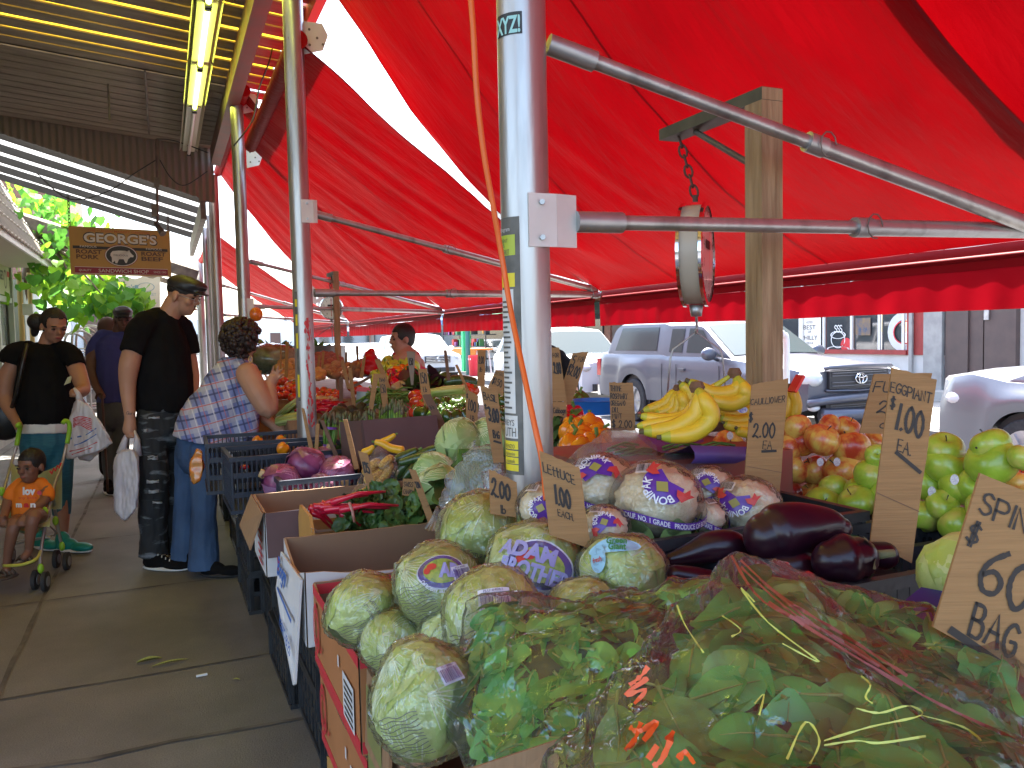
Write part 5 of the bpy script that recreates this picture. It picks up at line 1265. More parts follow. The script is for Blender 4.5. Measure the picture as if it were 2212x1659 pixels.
 # ---- wrapped lettuces
M_lt1=mat('lettuce_leaf',(.48,.62,.10),.42,col2=(.55,.62,.22),nscale=8,ndetail=7,rnd=.1,coat=.1,bump=.9,bscale=24,transl=.15)
M_lt2=mat('lettuce_pale',(.74,.80,.32),.42,col2=(.42,.56,.12),nscale=6,ndetail=7,rnd=.1,bump=.9,bscale=24,transl=.15)
M_wrap=film('wrap_film',haze=.06,gloss=.55,bscale=30,bstr=1.0,rough=.06)
M_lpur=mat('label_purple',(.10,.07,.24),.35,coat=.3); M_lblue=mat('label_lilac',(.32,.32,.60),.35,coat=.3); M_lwht=mat('label_white',(.72,.73,.78),.35,coat=.3)
M_lgrn=mat('label_green',(.20,.30,.05),.4,col2=(.42,.45,.1),nscale=90); M_lred=mat('label_red',(.55,.05,.04),.4); M_lsky=mat('label_sky',(.35,.62,.78),.35)
M_net=mat('printed_net',(.14,.14,.10),.5)
def arctext(g,text,fm,rad,a0,a1,h,m=0,lift=.004,inward=False):
 vs,fs,W_=type_mesh(text,.02); out=[]
 for a,b in vs:
  t=a/W_; an=a0+(a1-a0)*t; rr=rad+(b/.7*h)*(-1 if inward else 1)
  q,n=fm(rr*math.cos(an),rr*math.sin(an)); out.append(q+n*lift)
 return g.add(out,fs,m)
def lettuce(px,py,rp,d,lab,deco,seed,squash=.92,rot=0.0,dirp=(0,0)):
 c=P(px,py,d); r=rp/F*d*1.07
 t=thing('wrapped_lettuce',lab, 'lettuce',c, 'film wrapped lettuces')
 part('head',leafy(G(),c,r*.93,seed,13,0,1,.16,squash=squash,vein=2),[M_lt1,M_lt2,M_gcv],t,True)
 g=G(); g.ell(c,(r*1.03,r*1.03,r*1.03*squash),nu=80,nv=56,fn=lambda n:(1+.14*noise.noise(n*1.3+Vector((seed,3,0))))*(1+.03*noise.noise(n*4+Vector((seed,1,0)))+.05*(1-abs(noise.noise(n*4+Vector((seed,1,0)))))**6+.03*(1-abs(noise.noise(n*9+Vector((0,seed,0)))))**6))
 tw=c+Vector((rng.uniform(-1,1),rng.uniform(.2,1),rng.uniform(-.2,.3))).normalized()*r*1.05
 part('plastic_wrap',g,M_wrap,t,True)
 def lump(*a):
  h_=smap(*a); return lambda u,v:(lambda q,n:(c+(q-c)*(1+.14*noise.noise(n*1.3+Vector((seed,3,0)))),n))(*h_(u,v))
 view=TO(c); right=CR; up=CU
 dd=(view+right*dirp[0]+up*dirp[1]).normalized()
 fm=smap(c,r*1.045,dd,up,rot)
 fm2=lambda u,v:(lambda q,n:(c+Vector(((q-c).x,(q-c).y,(q-c).z*squash))*(1+.14*noise.noise(n*1.3+Vector((seed,3,0)))),n))(*fm(u,v))
 s=r/.085
 if deco=='oval' or deco=='big':
  k=s*(1.25 if deco=='big' else 1)
  g=G(); oval(g,fm2,0,0,.046*k,.036*k,0,.001,30,inner=0); part('label_ring',g,M_lwht,t)
  g=G(); oval(g,fm2,0,0,.043*k,.033*k,0,.002,30); part('label_purple',g,M_lpur,t)
  g=G(); oval(g,fm2,0,0,.033*k,.024*k,0,.003,24); part('label_green',g,M_lgrn,t)
  g=G(); oval(g,fm2,-.018*k,.008*k,.009*k,.007*k,0,.0035,10); oval(g,fm2,-.026*k,0,.006*k,.007*k,0,.0035,8); part('label_red',g,M_lred,t)
  g=G(); arctext(g, 'CALIFORNIA  FIFTH GENERATION',fm2,.0355*k,math.pi*1.15,math.pi*1.9,.0065*k,0,.004); part('ring_lettering',g,M_lwht,t)
  g=G()
  if deco=='big':
   typeset(g, 'ADAM',fm2,-.062*k,.003*k,.022*k,w=.08*k,bold=.05,lift=.005); typeset(g, 'BROTHERS',fm2,-.05*k,-.022*k,.02*k,w=.10*k,bold=.05,lift=.005)
  else:typeset(g, 'AB',fm2,-.006*k,-.012*k,.024*k,w=.034*k,bold=.06,lift=.005)
  part('label_lilac',g,M_lblue,t)
  if deco=='big':
   g=G(); rect(g,fm2,-.05*k,.04*k,-.043*k,-.032*k,0,.002,6); part('label_white',g,M_lwht,t)
   g=G(); typeset(g, 'FAMILY FARMS',fm2,-.046*k,-.041*k,.007*k,w=.08*k,lift=.004); part('lettering',g,M_lpur,t)
 if deco in('bar', 'oval2', 'oval'):
  fm3=lump(c,r*1.045,(view+right*(dirp[0]+(.0 if deco=='bar' else .55))+up*(dirp[1]+(.25 if deco=='bar' else-.1 if deco=='oval' else .6))).normalized(),up,.1)
  k=s*(1.0 if deco=='bar' else .72)
  g=G(); rect(g,fm3,-.026*k,.026*k,-.02*k,.022*k,0,.003,4); part('barcode_label',g,M_lwht,t)
  g=G(); barcode(g,fm3,-.022*k,.022*k,-.015*k,.013*k,0,.0042,seed); typeset(g, 'PLU #4061',fm3,-.016*k,.015*k,.005*k,w=.03*k,lift=.0045); part('barcode_print',g,M_lpur,t)
 if deco=='giant':
  g=G(); oval(g,fm2,-.005,.03*s,.055*s,.015*s,0,.002,24); oval(g,fm2,-.035*s,.008*s,.02*s,.03*s,0,.0022,20); part('label_sky',g,M_lsky,t)
  g=G(); typeset(g, 'Green',fm2,-.012*s,.03*s,.013*s,w=.035*s,bold=.03,lift=.005); typeset(g, 'Giant',fm2,-.008*s,.018*s,.012*s,w=.03*s,bold=.03,lift=.005); part('green_lettering',g,mat('label_dkgreen',(.03,.22,.06),.4),t)
  g=G(); typeset(g, 'fresh',fm2,-.045*s,.0,.01*s,w=.022*s,bold=.02,lift=.005); part('red_lettering',g,M_lred,t)
 if deco in('text', 'bar', 'low', 'big'):
  fm4=lump(c,r*1.045,(view+right*(dirp[0]+.25)+up*(dirp[1]-.35)).normalized(),up,-1.15 if deco=='text' else-.15)
  g=G(); typeset(g, 'LAITUE PRODUIT DE E.-U.',fm4,-.05*s,-.01*s,.007*s,w=.085*s,lift=.003,bold=.02); typeset(g, 'LETTUCE PRODUCT OF U.S.A.',fm4,-.05*s,-.024*s,.006*s,w=.085*s,lift=.003,bold=.02); part('lettering',g,M_net,t)
 if deco!='giant':
  fm5=lump(c,r*1.046,(view+right*(dirp[0]-.5)+up*(dirp[1]-.7)).normalized(),up,.35)
  g=G()
  for k in range(12):
   v=(-.045+.0062*k)*s; pts=[fm5(u*s,v+.002*math.sin(u*160+k)*s)for u in np.linspace(-.04,.03,10)]
   for i in range(9):
    (a,n),(b,n2)=pts[i],pts[i+1]; sd=(b-a).cross(n).normalized()*.0006; g.add([a+sd+n*.002,a-sd+n*.002,b-sd+n*.002,b+sd+n*.002],[(0,1,2,3)])
  part('net_print',g,M_net,t)
 return t
lettuce(1050,1158,96,1.74, 'wrapped lettuce at the back of the heap left of the lettuce sign', 'low',41)
lettuce(950,1268,92,1.55, 'wrapped lettuce with an upright oval label in the middle left of the heap', 'oval',42,dirp=(.05,.45))
lettuce(1155,1232,100,1.50, 'wrapped lettuce with the largest lilac lettering in the middle of the heap', 'big',43,rot=-.35,dirp=(.1,.15))
lettuce(1348,1240,88,1.40, 'wrapped lettuce with a sky blue label at the right of the heap', 'giant',44,rot=.15,dirp=(-.25,.4))
lettuce(788,1318,78,1.62, 'wrapped lettuce with net print at the left of the red trimmed carton', 'text',45,dirp=(.3,.1))
lettuce(855,1385,68,1.55, 'wrapped lettuce sunk low in the front of the red trimmed carton', 'low',46)
lettuce(1068,1335,104,1.28, 'wrapped lettuce with a big white barcode label above the spinach bag', 'bar',47,dirp=(.0,.1))
lettuce(925,1515,108,1.10, 'wrapped lettuce standing in the nearest brown carton', 'oval2',48,1.12,dirp=(.1,.2))
lettuce(1262,1318,70,1.32, 'yellowish wrapped lettuce partly under the spinach bags', 'none',49)
lettuce(1150,1120,60,1.9, 'small wrapped lettuce at the very back beside the two dollar sign', 'none',50)
lettuce(985,1370,70,1.5, 'wrapped lettuce hidden low between the oval label one and the barcode one', 'none',51)
# ---- cauliflowers
M_cau=mat('cauliflower_curd',(.68,.55,.32),.7,col2=(.78,.68,.45),nscale=18,ndetail=5,bump=.4,bscale=120,sss=0)
M_cleaf=mat('cauli_leaf',(.16,.30,.07),.5,col2=(.32,.42,.15),nscale=8)
M_pband=mat('purple_band',(.10,.025,.30),.35,coat=.3); M_gold=mat('label_olive',(.30,.27,.06),.4)
def cauli(px,py,rp,d,lab,seed,rot,dirp,band=True,shield=True):
 c=P(px,py,d); r=rp/F*d
 t=thing('cauliflower',lab, 'cauliflower',c, 'wrapped cauliflowers in the black crate')
 def bump(n):
  p=n*3.1+Vector((seed,0,0)); dist=noise.voronoi(p)[0]; b=.12*(1-min(1,dist[0]*1.9)); dist=noise.voronoi(n*9+Vector((0,seed,0)))[0]
  return .9+b+.035*(1-min(1,dist[0]*2.2))
 g=G(); g.ell(c,(r,r,r*.86),nu=72,nv=48,fn=bump); part('curd',g,M_cau,t,True)
 g=G()
 for k in range(7):
  a=k*.9+seed; dd=Vector((math.cos(a),math.sin(a),-.35)).normalized(); rt=axes(-dd.cross(Vector((0,0,1))).cross(dd)if 0 else dd,Vector((0,0,1)).cross(dd)); rt=Matrix((dd.cross(Vector((0,0,1))).normalized(),Vector((0,0,1))*.9+dd*.3,dd)).transposed()
  addleaf(g,c+dd*r*.86+Vector((0,0,-r*.7)),rt,r*.95,r*.38,-.12,.25)
 part('leaf_jacket',g,M_cleaf,t,True)
 g=G(); g.ell(c,(r*1.09,r*1.09,r*.95),nu=48,nv=32,fn=lambda n:1+.025*noise.noise(n*4+Vector((seed,5,0)))+.02*abs(noise.noise(n*8+Vector((seed,1,0))))); part('plastic_wrap',g,M_wrap,t,True)
 view=TO(c); s=r/.085; q_=.90
 def sq(fm):return lambda u,v:(lambda q,n:(c+Vector(((q-c).x,(q-c).y,(q-c).z*q_)),n))(*fm(u,v))
 fm=sq(smap(c,r*1.12,(view+CR*dirp[0]+CU*dirp[1]).normalized(),CU,rot))
 if shield:
  k=s
  g=G(); n=26; out=[]
  for i in range(n):
   a=math.pi*(.0+i/(n-1)); out.append(fm(.042*k*math.cos(a),-.004*k+.034*k*math.sin(a)))
  for u,v in((-.03,-.03),(0,-.018),(.03,-.03)):out.append(fm(u*k,v*k))
  out.append(fm(0,0)); nn=len(out); g.add([a+b*.002 for a,b in out],[(i,(i+1)%(nn-1),nn-1)for i in range(nn-1)]); part('purple_shield',g,M_pband,t)
  g=G(); arctext(g, 'BONIPAK',fm,.0215*k,math.pi*.97,math.pi*.03,.0145*k,0,.006); part('shield_lettering',g,M_lwht,t)
  g=G(); g.add([fm(u*k,v*k)[0]+fm(u*k,v*k)[1]*.004 for u,v in((-.015,0),(0,-.014),(.015,0),(0,.014))],[(0,1,2,3)]); part('olive_diamond',g,M_gold,t)
  g=G()
  for sg in(-1,1):
   pts=((.030,-.006),(.046,-.004),(.050,-.022),(.055,-.036),(.046,-.030),(.038,-.038),(.036,-.022),(.022,-.016)); out=[fm(sg*u*k,v*k)for u,v in pts]; out.append(fm(sg*.04*k,-.018*k))
   g.add([a+b*.005 for a,b in out],[(i,(i+1)%8,8)for i in range(8)])
  part('red_ribbon',g,M_lred,t)
 if band:
  g=G(); g2=G(); zc=-.25*r
  bd=lambda a,h:(lambda n:(c+Vector((n.x*r*1.12,n.y*r*1.12,zc+h+.012*math.sin(a*2+seed))),n))(Vector((math.cos(a),math.sin(a),0)))
  vs=[]
  for i in range(61):
   a=2*math.pi*i/60
   for h in(-.0065,.0065):p_,n=bd(a,h); vs.append(p_+n*.001)
  g.add(vs,[(2*i,2*i+1,2*i+3,2*i+2)for i in range(60)]); part('purple_band',g,M_pband,t)
  a0=math.atan2(view.y,view.x)
  vsx,fsx,W_=type_mesh('SANTA MARIA, CALIF. NO. 1 GRADE   PRODUCE OF BONITA',.02)
  out=[]
  for u,v in vsx:p_,n=bd(a0-1.35+2.7*u/W_,-.0045+v/.7*.009); out.append(p_+n*.003)
  g2.add(out,fsx); part('band_lettering',g2,M_lwht,t)
 fmb=sq(smap(c,r*1.12,(view*.6+CR*(dirp[0]-.35)+CU*.85).normalized(),CU,.15))
 g=G(); rect(g,fmb,-.02*s,.02*s,-.014*s,.014*s,0,.002,3); part('barcode_label',g,mat('label_pinkish',(.7,.6,.55),.5),t)
 g=G(); barcode(g,fmb,-.018*s,.018*s,-.011*s,.011*s,0,.0035,seed); part('barcode_print',g,M_ink,t)
 return t
cauli(1418,1082,94,1.58, 'largest wrapped cauliflower in the middle of the row, purple band across it',1,2.3,(.12,.35))
cauli(1300,1052,78,1.68, 'wrapped cauliflower behind the lettuce sign with a band slanting left',2,.3,(-.2,.7))
cauli(1178,1096,60,1.62, 'wrapped cauliflower left of the lettuce sign with the purple shield on its side',3,1.3,(-.15,.0),False)
cauli(1305,1140,54,1.50, 'wrapped cauliflower low at the rim right below the lettuce sign',4,.45,(.0,.25),False)
cauli(1532,1060,58,1.72, 'wrapped cauliflower behind, with upright shield, right of the largest one',5,-.25,(-.1,.35))
cauli(1612,1095,72,1.66, 'wrapped cauliflower at the right end beside the eggplants',6,3.0,(-.35,.15),False)
cauli(1525,1118,44,1.60, 'leafy wrapped cauliflower turned sideways between the two right ones',7,1.4,(.6,0),True,False)
# black crates of the front rows
wide=crate_proto(.60,.30,.10,M_black,22,2,.016)
place(wide,(.985,1.385,.955),(0,0,.02),1, 'black slotted tray holding the wrapped cauliflowers', 'black trays in the front rows')
place(wide,(1.17,1.10,.93),(0,0,.0),1, 'black slotted tray holding the eggplants', 'black trays in the front rows')
place(wide,(1.62,1.33,.89),(0,0,.0),1, 'black tray under the green apples', 'black trays in the front rows')
# ---- apples
def apple_geo(seed=0):
 g=G()
 def fn(a,z):return 1+.02*math.cos(5*a+seed)
 prof=[]
 for i in range(21):
  t=math.pi*i/20; s_=math.sin(t); z=math.cos(t)
  r_=s_*(1+.06*z)+.0; zz=z*.86-.26*math.exp(-(s_/.28)**2)*(1 if z>0 else-.8)
  prof.append((max(r_,.002),zz))
 g.lathe(prof,24,fn=fn); return g
def apple_proto(name,label,m,stem=True):
 t=thing('apple',label, 'apple',(0,0,0)); part('fruit',apple_geo(),m,t,True)
 g=G(); g.tube([(0,0,.55),(.03,.02,.75),(.1,.03,.95)],[.03,.025,.04],6); part('stem',g,M_trim,t, 'auto'); return t
def _apple(c1,c2,c3,thr=(.35,.6)):
 def f(N,L,b,o):
  tc=N.new('ShaderNodeTexCoord'); oi=N.new('ShaderNodeObjectInfo'); mp=N.new('ShaderNodeMapping'); mp.inputs['Scale'].default_value=(1.0,1.0,.25)
  ad=N.new('ShaderNodeVectorMath'); ad.operation='ADD'; L.new(tc.outputs['Object'],ad.inputs[0]); L.new(oi.outputs['Random'],ad.inputs[1])
  mu=N.new('ShaderNodeMath'); mu.operation='MULTIPLY'; mu.inputs[1].default_value=40; L.new(oi.outputs['Random'],mu.inputs[0]); L.new(mu.outputs[0],ad.inputs[1])
  L.new(ad.outputs[0],mp.inputs[0]); n1=N.new('ShaderNodeTexNoise'); n1.inputs['Scale'].default_value=1.1; n1.inputs['Detail'].default_value=2; L.new(ad.outputs[0],n1.inputs['Vector'])
  n2=N.new('ShaderNodeTexNoise'); n2.inputs['Scale'].default_value=9; n2.inputs['Detail'].default_value=5; L.new(mp.outputs[0],n2.inputs['Vector'])
  mx=N.new('ShaderNodeMath'); mx.operation='MULTIPLY_ADD'; mx.inputs[1].default_value=.25; L.new(n2.outputs[0],mx.inputs[0]); L.new(n1.outputs[0],mx.inputs[2])
  sb=N.new('ShaderNodeMath'); sb.operation='SUBTRACT'; sb.inputs[1].default_value=.125; L.new(mx.outputs[0],sb.inputs[0])
  cr=N.new('ShaderNodeValToRGB'); e=cr.color_ramp.elements; e[0].position=thr[0]; e[1].position=thr[1]; e[0].color=c1+(1,); e[1].color=c3+(1,); m_=e.new((thr[0]+thr[1])/2); m_.color=c2+(1,)
  L.new(sb.outputs[0],cr.inputs[0]); sp=N.new('ShaderNodeTexNoise'); sp.inputs['Scale'].default_value=45; L.new(tc.outputs['Object'],sp.inputs['Vector'])
  r2=N.new('ShaderNodeValToRGB'); r2.color_ramp.elements[0].position=.66; r2.color_ramp.elements[1].position=.72; L.new(sp.outputs[0],r2.inputs[0])
  m3=N.new('ShaderNodeMixRGB'); m3.inputs[2].default_value=(.65,.5,.25,1); mm=N.new('ShaderNodeMath'); mm.operation='MULTIPLY'; mm.inputs[1].default_value=.3; L.new(r2.outputs[0],mm.inputs[0]); L.new(mm.outputs[0],m3.inputs[0]); L.new(cr.outputs[0],m3.inputs[1])
  L.new(m3.outputs[0],b.inputs['Base Color']); b.inputs['Roughness'].default_value=.3; b.inputs['Coat Weight'].default_value=.35; b.inputs['Coat Roughness'].default_value=.12
 return f
M_apr=nodemat('fuji_skin',_apple((.50,.05,.02),(.66,.22,.05),(.72,.46,.09)))
M_apg=nodemat('green_apple_skin',_apple((.27,.42,.03),(.36,.50,.045),(.50,.50,.10),(.3,.7)))
M_apd=nodemat('dark_apple_skin',_apple((.16,.01,.01),(.2,.015,.01),(.28,.03,.01)))
pa=apple_proto('a', 'apple',M_apr); pg_=apple_proto('a', 'apple',M_apg); pd_=apple_proto('a', 'apple',M_apd)
ap_red=[(1721,927,32),(1776,951,37),(1838,968,39),(1730,957,30),(1829,927,29),(1702,968,30),(1712,1012,34),(1760,1016,32),(1822,1016,40),(1752,1067,26),(1790,925,29),(1893,955,30),(1573,963,33),(1582,988,32),(1550,1020,25),(1592,1024,25),(1541,998,20),(1694,1050,22),(1860,1000,26),(2196,1041,32),(2185,1070,28),(1700,1000,24),(1650,1000,28),(1640,960,28)]
ap_grn=[(1803,1058,31),(1861,1061,33),(1776,1092,37),(1851,1086,37),(1883,1030,36),(2045,1003,44),(2144,997,51),(2006,1042,40),(2075,1052,40),(2140,962,38),(2040,972,38),(1997,1116,36),(2067,1132,36),(2036,1092,32),(1822,1128,40),(2110,1048,36),(2211,990,30),(2130,1100,38),(1895,985,24),(2160,1130,36),(1915,1060,30),(1930,1110,32)]
for i,(x,y,r)in enumerate(ap_red):
 d=2.12 if x>1650 else 2.2
 if x>2150:d=1.7
 if r>35:d-=.06
 q=P(x,y,d); k=r/F*d*1.06
 place(pa,q,(rng.uniform(-1.3,.6),rng.uniform(-.9,.9),rng.uniform(0,6.3)),k, 'red and yellow streaked apple in the heap around the cauliflower sign', 'streaked apples in the heap')
for i,(x,y,r)in enumerate(ap_grn):
 d=2.0-.42*max(0,(x-1780)/400); d-=.05 if y>1080 else 0
 q=P(x,y,d); k=r/F*d*1.10
 place(pg_,q,(rng.uniform(-1.2,.6),rng.uniform(-.8,.8),rng.uniform(0,6.3)),k, 'glossy green apple in the heap around the eggplant sign', 'green apples in the heap')
q=P(1709,1067,2.08); place(pd_,q,(1.9,0,.3),26/F*2.08, 'single dark red apple low in the heap beside the cauliflower sign',None)
M_stk=mat('fruit_sticker',(.7,.68,.66),.4,col2=(.4,.35,.45),nscale=300)
for(x,y,d)in((1772,998,2.03),(1808,998,2.0),(2062,1036,1.62),(2013,1062,1.68),(1577,941,2.13)):
 c=P(x,y,d); n=TO(c); g=G(); fm=lambda u,v:(c+CR*u+CU*v,n); oval(g,fm,0,0,.0085,.0105,0,.001,16)
 solo('fruit_sticker',g,M_stk, 'tiny round fruit sticker on an apple in the heap', 'sticker', 'fruit stickers on the apples')
 # ---- bananas
def _ban(N,L,b,o):
 tc=N.new('ShaderNodeTexCoord'); nz=N.new('ShaderNodeTexNoise'); nz.inputs['Scale'].default_value=7; nz.inputs['Detail'].default_value=3; L.new(tc.outputs['Object'],nz.inputs['Vector'])
 cr=N.new('ShaderNodeValToRGB'); e=cr.color_ramp.elements; e[0].position=.35; e[1].position=.62; e[0].color=(.50,.42,.02,1); e[1].color=(.72,.45,.025,1); L.new(nz.outputs[0],cr.inputs[0]); L.new(cr.outputs[0],b.inputs['Base Color']); b.inputs['Roughness'].default_value=.45; b.inputs['Coat Weight'].default_value=.1
M_ban=nodemat('banana_skin',_ban); M_bang=mat('banana_green',(.30,.36,.03),.45,col2=(.5,.44,.03),nscale=9); M_bant=mat('banana_tip',(.10,.08,.03),.7)
def bunch(lab,crown,dd,bananas):
 t=thing('banana_bunch',lab, 'bananas',P(crown[0],crown[1],dd), 'banana bunches')
 for k,(pts,r)in enumerate(bananas):
  full=[tuple(P(x,y,dd-.012*k+.0*j))for j,(x,y)in enumerate(pts)]
  c=[Vector(q)for q in catmull([tuple(P(crown[0],crown[1],dd))]+full,6)]; n=len(c); R_=r/F*dd; rr=[]
  for i in range(n):
   u=i/(n-1); rr.append(R_*(.36+.64*min(1,max(0,(u-.1)/.22))**.8)if u<.75 else R_*(1-.62*((u-.75)/.25)**2.2))
  g=G(); g.tube(c,rr,10,0,ref=(0,1,0)); cut=int(n*.2)
  nf=10
  for i in range(len(g.m)):
   if i//nf<cut or(i//nf>n-4):g.m[i]=1
  tip=c[-1]+(c[-1]-c[-2]).normalized()*R_*.5; g.tube([c[-1]-(c[-1]-c[-2]).normalized()*.002,tip],[R_*.36,R_*.28],7,2)
  part('banana',g,[M_ban,M_bang,M_bant],t, 'auto')
 g=G(); q=P(crown[0],crown[1],dd); g.tube([q+Vector((0,0,.012)),q,q-Vector((0,0,.012))],[.012,.018,.013],7); part('crown',g,mat('crown_brown',(.16,.08,.04),.8),t, 'auto')
 return t
bunch('banana bunch behind at the left with short upright greenish bananas',(1467,842),1.98,[([(1455,852),(1432,874),(1390,888)],13),([(1461,858),(1448,882),(1415,897)],13),([(1468,860),(1462,885),(1440,900)],12),([(1474,858),(1478,880),(1470,900)],12)])
bunch('banana bunch lying on top at the right, stem pointing up',(1586,806),1.95,[([(1470,828),(1488,846),(1500,862)][::-1],13),([(1594,830),(1584,846),(1538,850),(1488,824)],17),([(1606,836),(1609,858),(1578,873),(1522,860)],17)])
bunch('big banana bunch in front with long yellow green bananas curving left',(1505,836),1.78,[([(1508,862),(1480,898),(1430,906),(1384,898)],14),([(1500,880),(1470,905),(1420,914),(1376,921)],12),([(1511,862),(1500,897),(1450,926),(1390,932)],19),([(1521,862),(1536,902),(1496,936),(1428,944)],19)])
bunch('banana bunch with small blue stickers partly behind the cauliflower sign',(1640,880),1.99,[([(1625,884),(1594,893),(1558,888),(1532,866)],14),([(1624,903),(1600,909),(1575,908),(1556,900)],14),([(1624,917),(1602,922),(1580,921),(1564,914)],12),([(1626,932),(1612,934),(1600,932),(1592,926)],12)])
bunch('narrow upright banana bunch with a red tag, right of the cauliflower sign',(1711,838),2.25,[([(1706,850),(1702,875),(1694,910)],12),([(1714,850),(1721,876),(1714,910)],12)])
g=G(); q=P(1720,836,2.2); g.beam(q+Vector((-.015,0,-.012)),q+Vector((.015,0,.03)),.03,.008); solo('red_tag',g,mat('tag_red',(.8,.03,.02),.4), 'bright red plastic tag on the upright banana bunch', 'tag')
M_ptray=mat('purple_tray',(.10,.06,.28),.5)
g=G(); q=P(1560,950,1.92)
def trayf(u,v):a=P(1490+140*u,942+6*u,1.80+.2*u); return a+Vector((.0,.22*v,-.02-.03*math.sin(math.pi*v)))
g.grid(trayf,8,8); g.grid(lambda u,v:trayf(u,0)+Vector((0,-.02*math.sin(v*3),-.04*v)),8,3)
solo('purple_tray',g,M_ptray, 'purple moulded fruit tray under the bananas', 'tray',smooth=True)
g=G(); q=P(1500,955,1.95); g.bb(q.x-.28,q.x+.25,q.y-.05,q.y+.3,.86,q.z-.03); T=solo('red_fruit_box',g,mat('fruit_box_red',(.3,.05,.04),.7,col2=(.2,.1,.06),nscale=5), 'red and brown fruit box under the bananas', 'carton')
for(x,y)in((1590,880),(1604,885)):
 c=P(x,y,1.93); g=G(); oval(g,lambda u,v:(c+CR*u+CU*v,TO(c)),0,0,.012,.008,0,.012,14); solo('banana_sticker',g,mat('blue_sticker',(.12,.12,.45),.4,col2=(.7,.7,.75),nscale=200), 'small blue and white sticker on the bananas', 'sticker', 'stickers on the bananas')
 # ---- eggplants
def _egg(N,L,b,o):
 tc=N.new('ShaderNodeTexCoord'); nz=N.new('ShaderNodeTexNoise'); nz.inputs['Scale'].default_value=9; nz.inputs['Detail'].default_value=8; nz.inputs['Distortion'].default_value=1.5; L.new(tc.outputs['Object'],nz.inputs['Vector'])
 cr=N.new('ShaderNodeValToRGB'); e=cr.color_ramp.elements; e[0].position=.68; e[1].position=.73; e[0].color=(.012,.004,.010,1); e[1].color=(.30,.22,.06,1); m_=e.new(.45); m_.color=(.025,.005,.011,1); L.new(nz.outputs[0],cr.inputs[0]); L.new(cr.outputs[0],b.inputs['Base Color']); b.inputs['Roughness'].default_value=.28; b.inputs['Coat Weight'].default_value=.12; b.inputs['Specular IOR Level'].default_value=.35
M_egg=nodemat('eggplant_skin',_egg); M_calyx=mat('calyx',(.10,.14,.05),.8,col2=(.2,.2,.1),nscale=25)
def eggplant(lab,pts,d,cal=True):
 c=[tuple(P(x,y,d))+(r/F*d,)for x,y,r in pts]; c=catmull(c,6)
 t=thing('eggplant',lab, 'eggplant',c[0][:3], 'eggplants'); ps=[Vector(q[:3])for q in c]; rr=[q[3]for q in c]
 a=(ps[0]-ps[1]).normalized(); b=(ps[-1]-ps[-2]).normalized()
 pre=[(ps[0]+a*rr[0]*math.sin(k),rr[0]*math.cos(k))for k in(1.5,1.25,.95,.6,.3)]; post=[(ps[-1]+b*rr[-1]*math.sin(k),rr[-1]*math.cos(k))for k in(.3,.6,.95,1.25,1.5)]
 g=G(); g.tube([q[0]for q in pre]+ps+[q[0]for q in post],[q[1]for q in pre]+rr+[q[1]for q in post],32); part('fruit',g,M_egg,t,True)
 if cal:
  g=G(); q=post[-1][0]-b*rr[-1]*.1; g.tube([q,q+b*.03],[.008,.006],8)
  for k in range(5):
   an=k*1.256; x=b.orthogonal().normalized(); y=b.cross(x); o_=(x*math.cos(an)+y*math.sin(an)); addleaf(g,q+b*.003,Matrix((o_.cross(b).normalized(),(o_*.9-b*.6).normalized(),b)).transposed(),rr[-1]*1.5,rr[-1]*.3,.05,.1)
  part('calyx',g,M_calyx,t,True)
eggplant('largest eggplant on top, with a pale scar on its thick left end',[(1662,1160,56),(1688,1152,66),(1735,1140,56),(1786,1134,38),(1814,1142,26)],1.38,False)
eggplant('round eggplant end facing the camera in front of the eggplant sign',[(1800,1212,46),(1828,1208,56),(1850,1205,46)],1.30)
eggplant('smaller eggplant behind the round one, under the sign',[(1885,1196,26),(1910,1200,30)],1.42,False)
eggplant('long dark eggplant at the left with a wrinkled neck',[(1450,1208,15),(1490,1197,24),(1535,1183,34),(1580,1180,34),(1600,1190,24)],1.44,False)
eggplant('reddish eggplant half hidden under the long one',[(1460,1240,20),(1500,1248,24),(1530,1250,20)],1.38,False)
eggplant('hidden eggplant below the largest one',[(1690,1230,40),(1720,1226,44)],1.36,False)
# ---- generic heaps
def heap(proto,px,py,wpx,hpx,d,r,n,lab,grp,seed=0,ds=.9,mound=.6,rotf=None,sc=.12,front=True):
 """heap seen as an oval wpx x hpx; nearer items sit lower"""
 rg=random.Random(seed); pts=[]
 for i in range(n):
  best=None
  for _ in range(14):
   a=rg.uniform(-1,1); b=rg.uniform(-1,1)
   if abs(a)**2.5+abs(b)**2.5>1:continue
   m=min([((a-x)*wpx)**2+((b-y)*hpx*1.3)**2 for x,y in pts],default=9e9)
   if best is None or m>best[0]:best=(m,a,b)
  if best:pts.append(best[1:])
 for a,b in pts:
  q=P(px+a*wpx/2,py-b*hpx/2,d+b*ds*hpx/F*d*1.5)
  rot=rotf(rg)if rotf else(rg.uniform(-.7,.7),rg.uniform(-.7,.7),rg.uniform(0,6.3))
  place(proto,q,rot,r*rg.uniform(1-sc,1+sc),lab,grp)
def veg(name,cat,build):
 t=thing(name,name,cat,(0,0,0)); build(t); return t
M_tom=mat('tomato_skin',(.52,.025,.012),.18,col2=(.6,.07,.02),nscale=1.5,coat=.4,rnd=.1); M_gstem=mat('green_stem',(.1,.2,.03),.6)
def _tomato(t):
 g=G(); g.ell((0,0,0),(1,1,.82),nu=18,nv=12,fn=lambda n:1+.03*math.cos(math.atan2(n.y,n.x)*5)); part('fruit',g,M_tom,t,True)
 g=G()
 for k in range(5):addleaf(g,(0,0,.8),Matrix.Rotation(k*1.256,3, 'Z'),.5,.1,.1,0)
 part('calyx',g,M_gstem,t)
tom=veg('tomato', 'tomato',_tomato)
